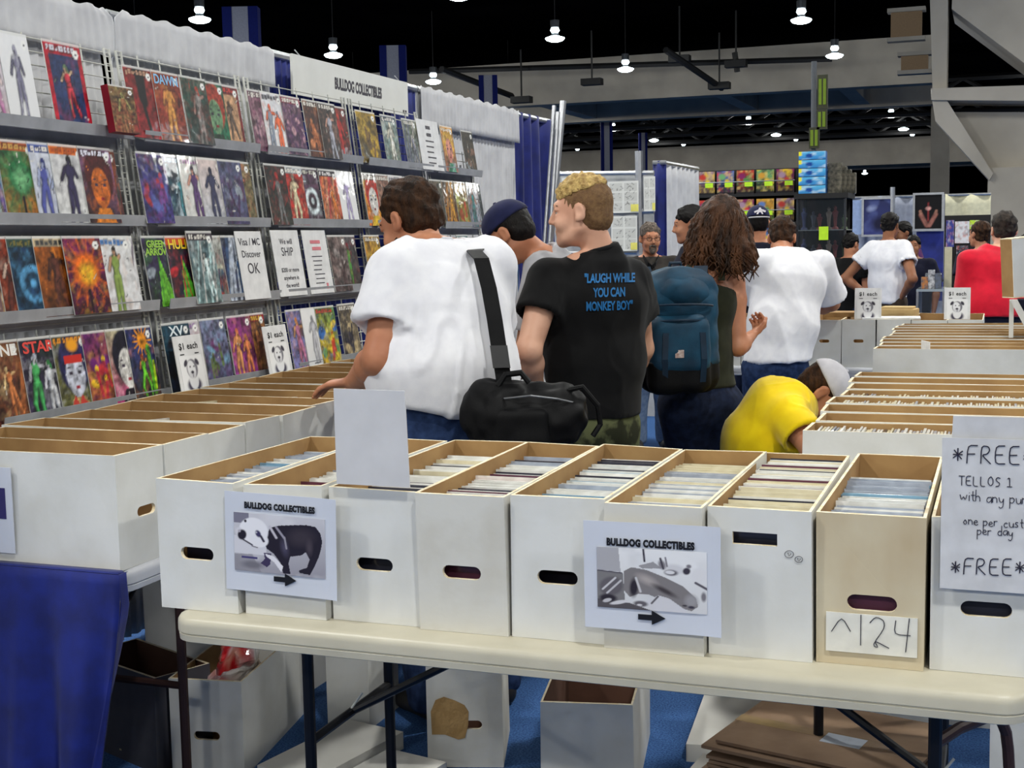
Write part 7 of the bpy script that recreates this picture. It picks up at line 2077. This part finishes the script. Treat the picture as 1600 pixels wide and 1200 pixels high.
for k, (x0, y0, x1, y1, lb) in enumerate(((878, 278, 938, 330, 'ink drawing behind the blond hair in the art booth'), (950, 284, 998, 332, 'ink comic page in the art booth, upper one beside the pole'), (955, 338, 996, 392, 'ink comic page in the art booth, lower one beside the pole'), (1006, 276, 1024, 330, 'narrow ink drawing right of the silver pole'))):
    art_panel(x0, y0, x1, y1, y4, lb, 500 + k)
ab = empty('display_frame', (fpt(950, 300, y4).x, y4 + .06, 0), label='silver pipe frame holding ink drawings in the art booth', cat='frame')
o_ = Vector((fpt(950, 300, y4).x, y4 + .06, 0))
for (p0, p1, rd) in (((868, 272), (1022, 270), .02), ((868, 334), (1022, 330), .025), ((868, 395), (1022, 395), .02), ((998, 236), (1003, 560), .035), ((945, 280), (947, 470), .015), ((872, 270), (872, 560), .02)):
    A_, B_ = fpt(*p0, y4 + .06), fpt(*p1, y4 + .06)
    if p1[1] > 450: B_ = Vector((B_.x, B_.y, 0))
    MB().tube([A_ - o_, B_ - o_], rd, 8).build('pipe', M_pole, ab)
wp = MB().box((fpt(866, 300, y4 + .2).x, y4 + .18, 0), (fpt(1022, 300, y4 + .2).x, y4 + .2, fpt(900, 272, y4 + .2).z)).build('wall_panel', mat('pale_panel', (180, 182, 184), .6))
tag(wp, 'pale backing panel of the art booth behind the blond head', 'panel')
a_, b_ = fpt(1020, 300, 11.3), fpt(1040, 300, 11.3)
drape('pleated_drape', (a_.x, 11.3), (b_.x, 11.32), .02, fpt(1030, 252, 11.3).z, M_navy, 'narrow dark blue drape between the art booth and the grey drape', pleat=.03, freq=9, seed=11, group='far booth drapes')
a_, b_ = fpt(1038, 300, 11.4), fpt(1064, 300, 11.9)
drape('pleated_drape', (a_.x, 11.4), (b_.x, 12.6), .02, fpt(1040, 252, 11.4).z, M_grey, 'grey drape beside the toy shelves behind the greying man', pleat=.03, freq=6, seed=12, group='far booth drapes')

# booth with framed posters far right
y5 = 19.5
def flat(px0, py0, px1, py1, y, m, name, label, cat, th=.04, group=None):
    a_, b_ = fpt(px0, py0, y), fpt(px1, py1, y)
    o = MB().box((a_.x, y, b_.z), (b_.x, y + th, a_.z)).build(name, m); return tag(o, label, cat, group)
bx0, bx1 = fpt(1322, 300, y5 + .15).x, fpt(1548, 300, y5 + .15).x
drape('pleated_drape', (bx0, y5 + .3), (fpt(1475, 300, y5).x, y5 + .3), .02, fpt(1400, 306, y5 + .3).z, mat('blue_grey_drape', (150, 156, 172), .8), 'blue grey drape behind the framed posters', pleat=.04, freq=4, seed=14, group='far booth drapes')
drape('pleated_drape', (fpt(1475, 300, y5).x, y5 + .5), (bx1, y5 + .5), .02, fpt(1500, 303, y5 + .5).z, mat('cream_drape', (206, 202, 172), .8), 'cream drape at the far booth behind the red polo shirt', pleat=.05, freq=2.5, seed=15, group='far booth drapes')
def far_poster(px0, py0, px1, py1, fn, label, seed):
    a_, b_ = fpt(px0, py0, y5), fpt(px1, py1, y5); wd, ht = b_.x - a_.x, a_.z - b_.z
    c = Canvas(30, 36, ht / wd, seed); fn(c)
    r = empty('framed_poster', ((a_.x + b_.x) / 2, y5, b_.z), label=label, cat='poster', group='framed posters of the far booth')
    link('print', picture_mesh('print', c, wd, ht, .01), [M_print, M_blk], r)
    m = MB().box((-wd / 2 - .03, -.02, -.03), (wd / 2 + .03, .02, 0)).box((-wd / 2 - .03, -.02, ht), (wd / 2 + .03, .02, ht + .03)).box((-wd / 2 - .03, -.02, 0), (-wd / 2, .02, ht)).box((wd / 2, -.02, 0), (wd / 2 + .03, .02, ht))
    m.build('frame', M_pole, r)
def p1(c): c.grad((50, 56, 110), (40, 44, 80)); c.ell(.3, .75, .25, .12, (150, 160, 190), 20, .8); c.noise(3, .6, (80, 90, 140), 2); c.ell(.6, .3, .4, .3, (24, 24, 50), 0, .6)
def p2(c):
    c.fill((10, 8, 10)); c.line(.22, .42, .45, .1, .10, (150, 96, 84)); c.line(.78, .42, .55, .1, .10, (150, 96, 84)); c.line(.5, .75, .5, .25, .045, (120, 40, 40)); c.ell(.5, .60, .13, .07, (206, 150, 140), 0, .4); c.line(.22, .46, .2, .52, .07, (170, 120, 100)); c.line(.78, .46, .8, .52, .07, (170, 120, 100)); c.line(.5, .78, .5, 1, .01, (80, 60, 60)); c.noise(9, .4, (10, 8, 10), 3)
far_poster(1350, 312, 1391, 366, p1, 'framed deep blue poster left of the drape pole in the far booth', 601)
far_poster(1430, 305, 1471, 357, p2, 'framed black poster with two pale arms in the far booth', 602)
flat(1326, 313, 1347, 366, y5, mat('pale_blue_panel', (140, 160, 196), .6), 'poster_panel', 'plain pale blue panel at the edge of the glass case', 'panel')
flat(1432, 362, 1473, 470, y5 + .05, M_navy, 'counter_skirt', 'dark navy cloth skirt under the black framed poster', 'cloth')
o = MB().tube([(fpt(1394, 292, y5).x, y5 + .1, 0), (fpt(1394, 292, y5).x, y5 + .1, fpt(1394, 292, y5).z)], .035, 8).build('drape_pole', M_pole); tag(o, 'silver drape pole between the two framed posters', 'pole')
# comic racks and bright covers beside the red shirt
rc = random.Random(4)
for k, (x0, y0, x1, y1, lb) in enumerate(((1492, 346, 1514, 380, 'white glossy poster left of the brown haired head'), (1515, 344, 1530, 358, 'lime and white print above the brown haired head'), (1478, 344, 1490, 386, 'narrow blue and white print beside the cream drape'), (1494, 384, 1512, 410, 'dark print under the white glossy poster'))):
    a_, b_ = fpt(x0, y0, 14.5), fpt(x1, y1, 14.5); wd, ht = b_.x - a_.x, a_.z - b_.z
    c = Canvas(16, 22, 1.4, 620 + k); c.fill(((226, 226, 230), (190, 230, 60), (60, 70, 150), (40, 40, 60))[k]); c.noise(5, .6, (90, 80, 90), 2); c.noise(7, .6, (206, 120, 110), 5); c.noise(6, .5, (230, 230, 236), 8)
    o = link('print_poster', picture_mesh('print_poster', c, wd, ht, .01), [M_print, M_sheet], None, ((a_.x + b_.x) / 2, 14.59, b_.z)); tag(o, lb, 'poster', 'small prints by the far booth')
flat(1476, 386, 1484, 602, 14.4, mat('pale_wood', (206, 200, 170), .6), 'rack_post', 'pale upright post left of the red polo shirt', 'post', th=.05)
a_ = fpt(1476, 340, 14.6); b_ = fpt(1545, 500, 14.6)
o = MB().box((a_.x, 14.6, 0), (b_.x, 14.66, a_.z + .02)).build('print_rack', M_blk); tag(o, 'dark print rack behind the red polo shirt', 'rack')
# glass topped counter with packs
a_, b_ = fpt(1428, 470, 11.3), fpt(1474, 470, 11.3)
ct = empty('glass_counter', ((a_.x + b_.x) / 2, 11.6, 0), label='low glass counter with glinting plastic packs before the navy skirt', cat='counter')
wd = (b_.x - a_.x) / 2; zc = fpt(1430, 452, 11.6).z
MB().box((-wd, 0, 0), (wd, .5, zc * .55)).build('base', M_blk, ct); MB().box((-wd, 0, zc - .02), (wd, .5, zc)).build('top', mat('counter_glass', (150, 160, 166), .08, spec=.7), ct)
MB().box((-wd, 0, zc * .55), (wd, .008, zc - .02)).build('pane', M_pane, ct)
for x in (-wd, wd - .02): MB().box((x, 0, zc * .55), (x + .02, .5, zc - .02)).build('post', M_pole, ct)
for k in range(5):
    c_ = [(190, 120, 60), (130, 140, 150), (196, 196, 200), (206, 90, 50), (90, 100, 120)][k % 5]
    o = MB().rbox((-.028, -.03, 0), (.028, .03, .10 + .03 * (k % 3)), .008).build('clear_pack', mat('clear_pack_%d' % (k % 5), c_, .15, coat=.8, rgb2=(80, 84, 90), nscale=30), None, (a_.x + .06 + (2 * wd - .12) * k / 4, 11.75 + .1 * (k % 2), zc)); tag(o, 'glinting plastic pack on the glass counter, %s from the left' % ORD[k], 'pack', 'plastic packs on the glass counter')
# things on the back table boxes: small brown carton, paper pile
o = MB().rbox((-.11, -.07, 0), (.11, .07, .05), .006).rbox((-.10, -.065, .05), (.09, .06, .064), .004).build('small_carton', mat('tan_carton', (206, 180, 128), .8, rgb2=(190, 160, 110), nscale=9), None, (fpt(1404, 490, 8.55).x, 8.6, 1.031), (0, 0, R_(-8))); tag(o, 'small tan carton lying on the back table boxes', 'carton')
o = MB().rbox((-.17, -.09, 0), (.17, .09, .012), .003).build('paper_pad', M_sheet, None, (fpt(1392, 492, 8.32).x, 8.36, 1.031), (0, 0, R_(4))); tag(o, 'white paper pad lying across the back table boxes', 'paper')
o = MB().rbox((-.12, -.10, 0), (.12, .10, .03), .004).build('comic_pile', M_kraft, None, (fpt(1318, 488, 8.5).x, 8.62, 1.031)); tag(o, 'flat brown folder on the back table beside the price card', 'folder')
# box stood on end and a dark tray beside it, before the red shirt
p = fpt(1584, 458, 6.9); t_ = fpt(1584, 374, 6.9)
ul = empty('upright_open_box', (p.x, 6.9, p.z - .02), 0, label='white box stood on end with a brown inner side, before the red shirt', cat='box'); ul.rotation_euler = (0, R_(-4), R_(38))
hh = t_.z - p.z + .02
MB().box((0, 0, 0), (.005, .085, hh)).build('inner_side', M_kraft, ul)
MB().box((.0, -.005, 0), (.16, 0, hh)).build('side', M_bw, ul); MB().box((.155, 0, 0), (.16, .085, hh)).build('side', M_bw, ul)
MB().box((0, -.005, hh), (.16, .085, hh + .005)).build('end', M_rim, ul); MB().box((0, -.005, -.005), (.16, .085, 0)).build('end', M_rim, ul)
lb_ = empty('slanted_tray', (fpt(1576, 545, 6.85).x, 6.85, 1.03), label='dark navy tray with a white slanted rim under the upright box', cat='tray')
zt_ = p.z - .03 - 1.03
m = MB().prism([(.10, 0), (.135, 0), (.035, zt_), (.0, zt_)], 0, .03).build('rim', M_bw, lb_)
MB().prism([(.135, 0), (.40, 0), (.40, zt_), (.035, zt_)], .004, .14).build('panel', C_navy, lb_)
MB().box((.0, .03, 0), (.02, .14, zt_ - .004)).build('side', M_bw, lb_)
# divider card in the far boxes
o = MB().box((-.002, -.06, 0), (.002, .06, .30)).build('divider_card', M_sheet, None, (fpt(1446, 540, 6.22).x, 6.24, .76), (0, 0, R_(20))); tag(o, 'white divider card sticking out of the far right row', 'card')
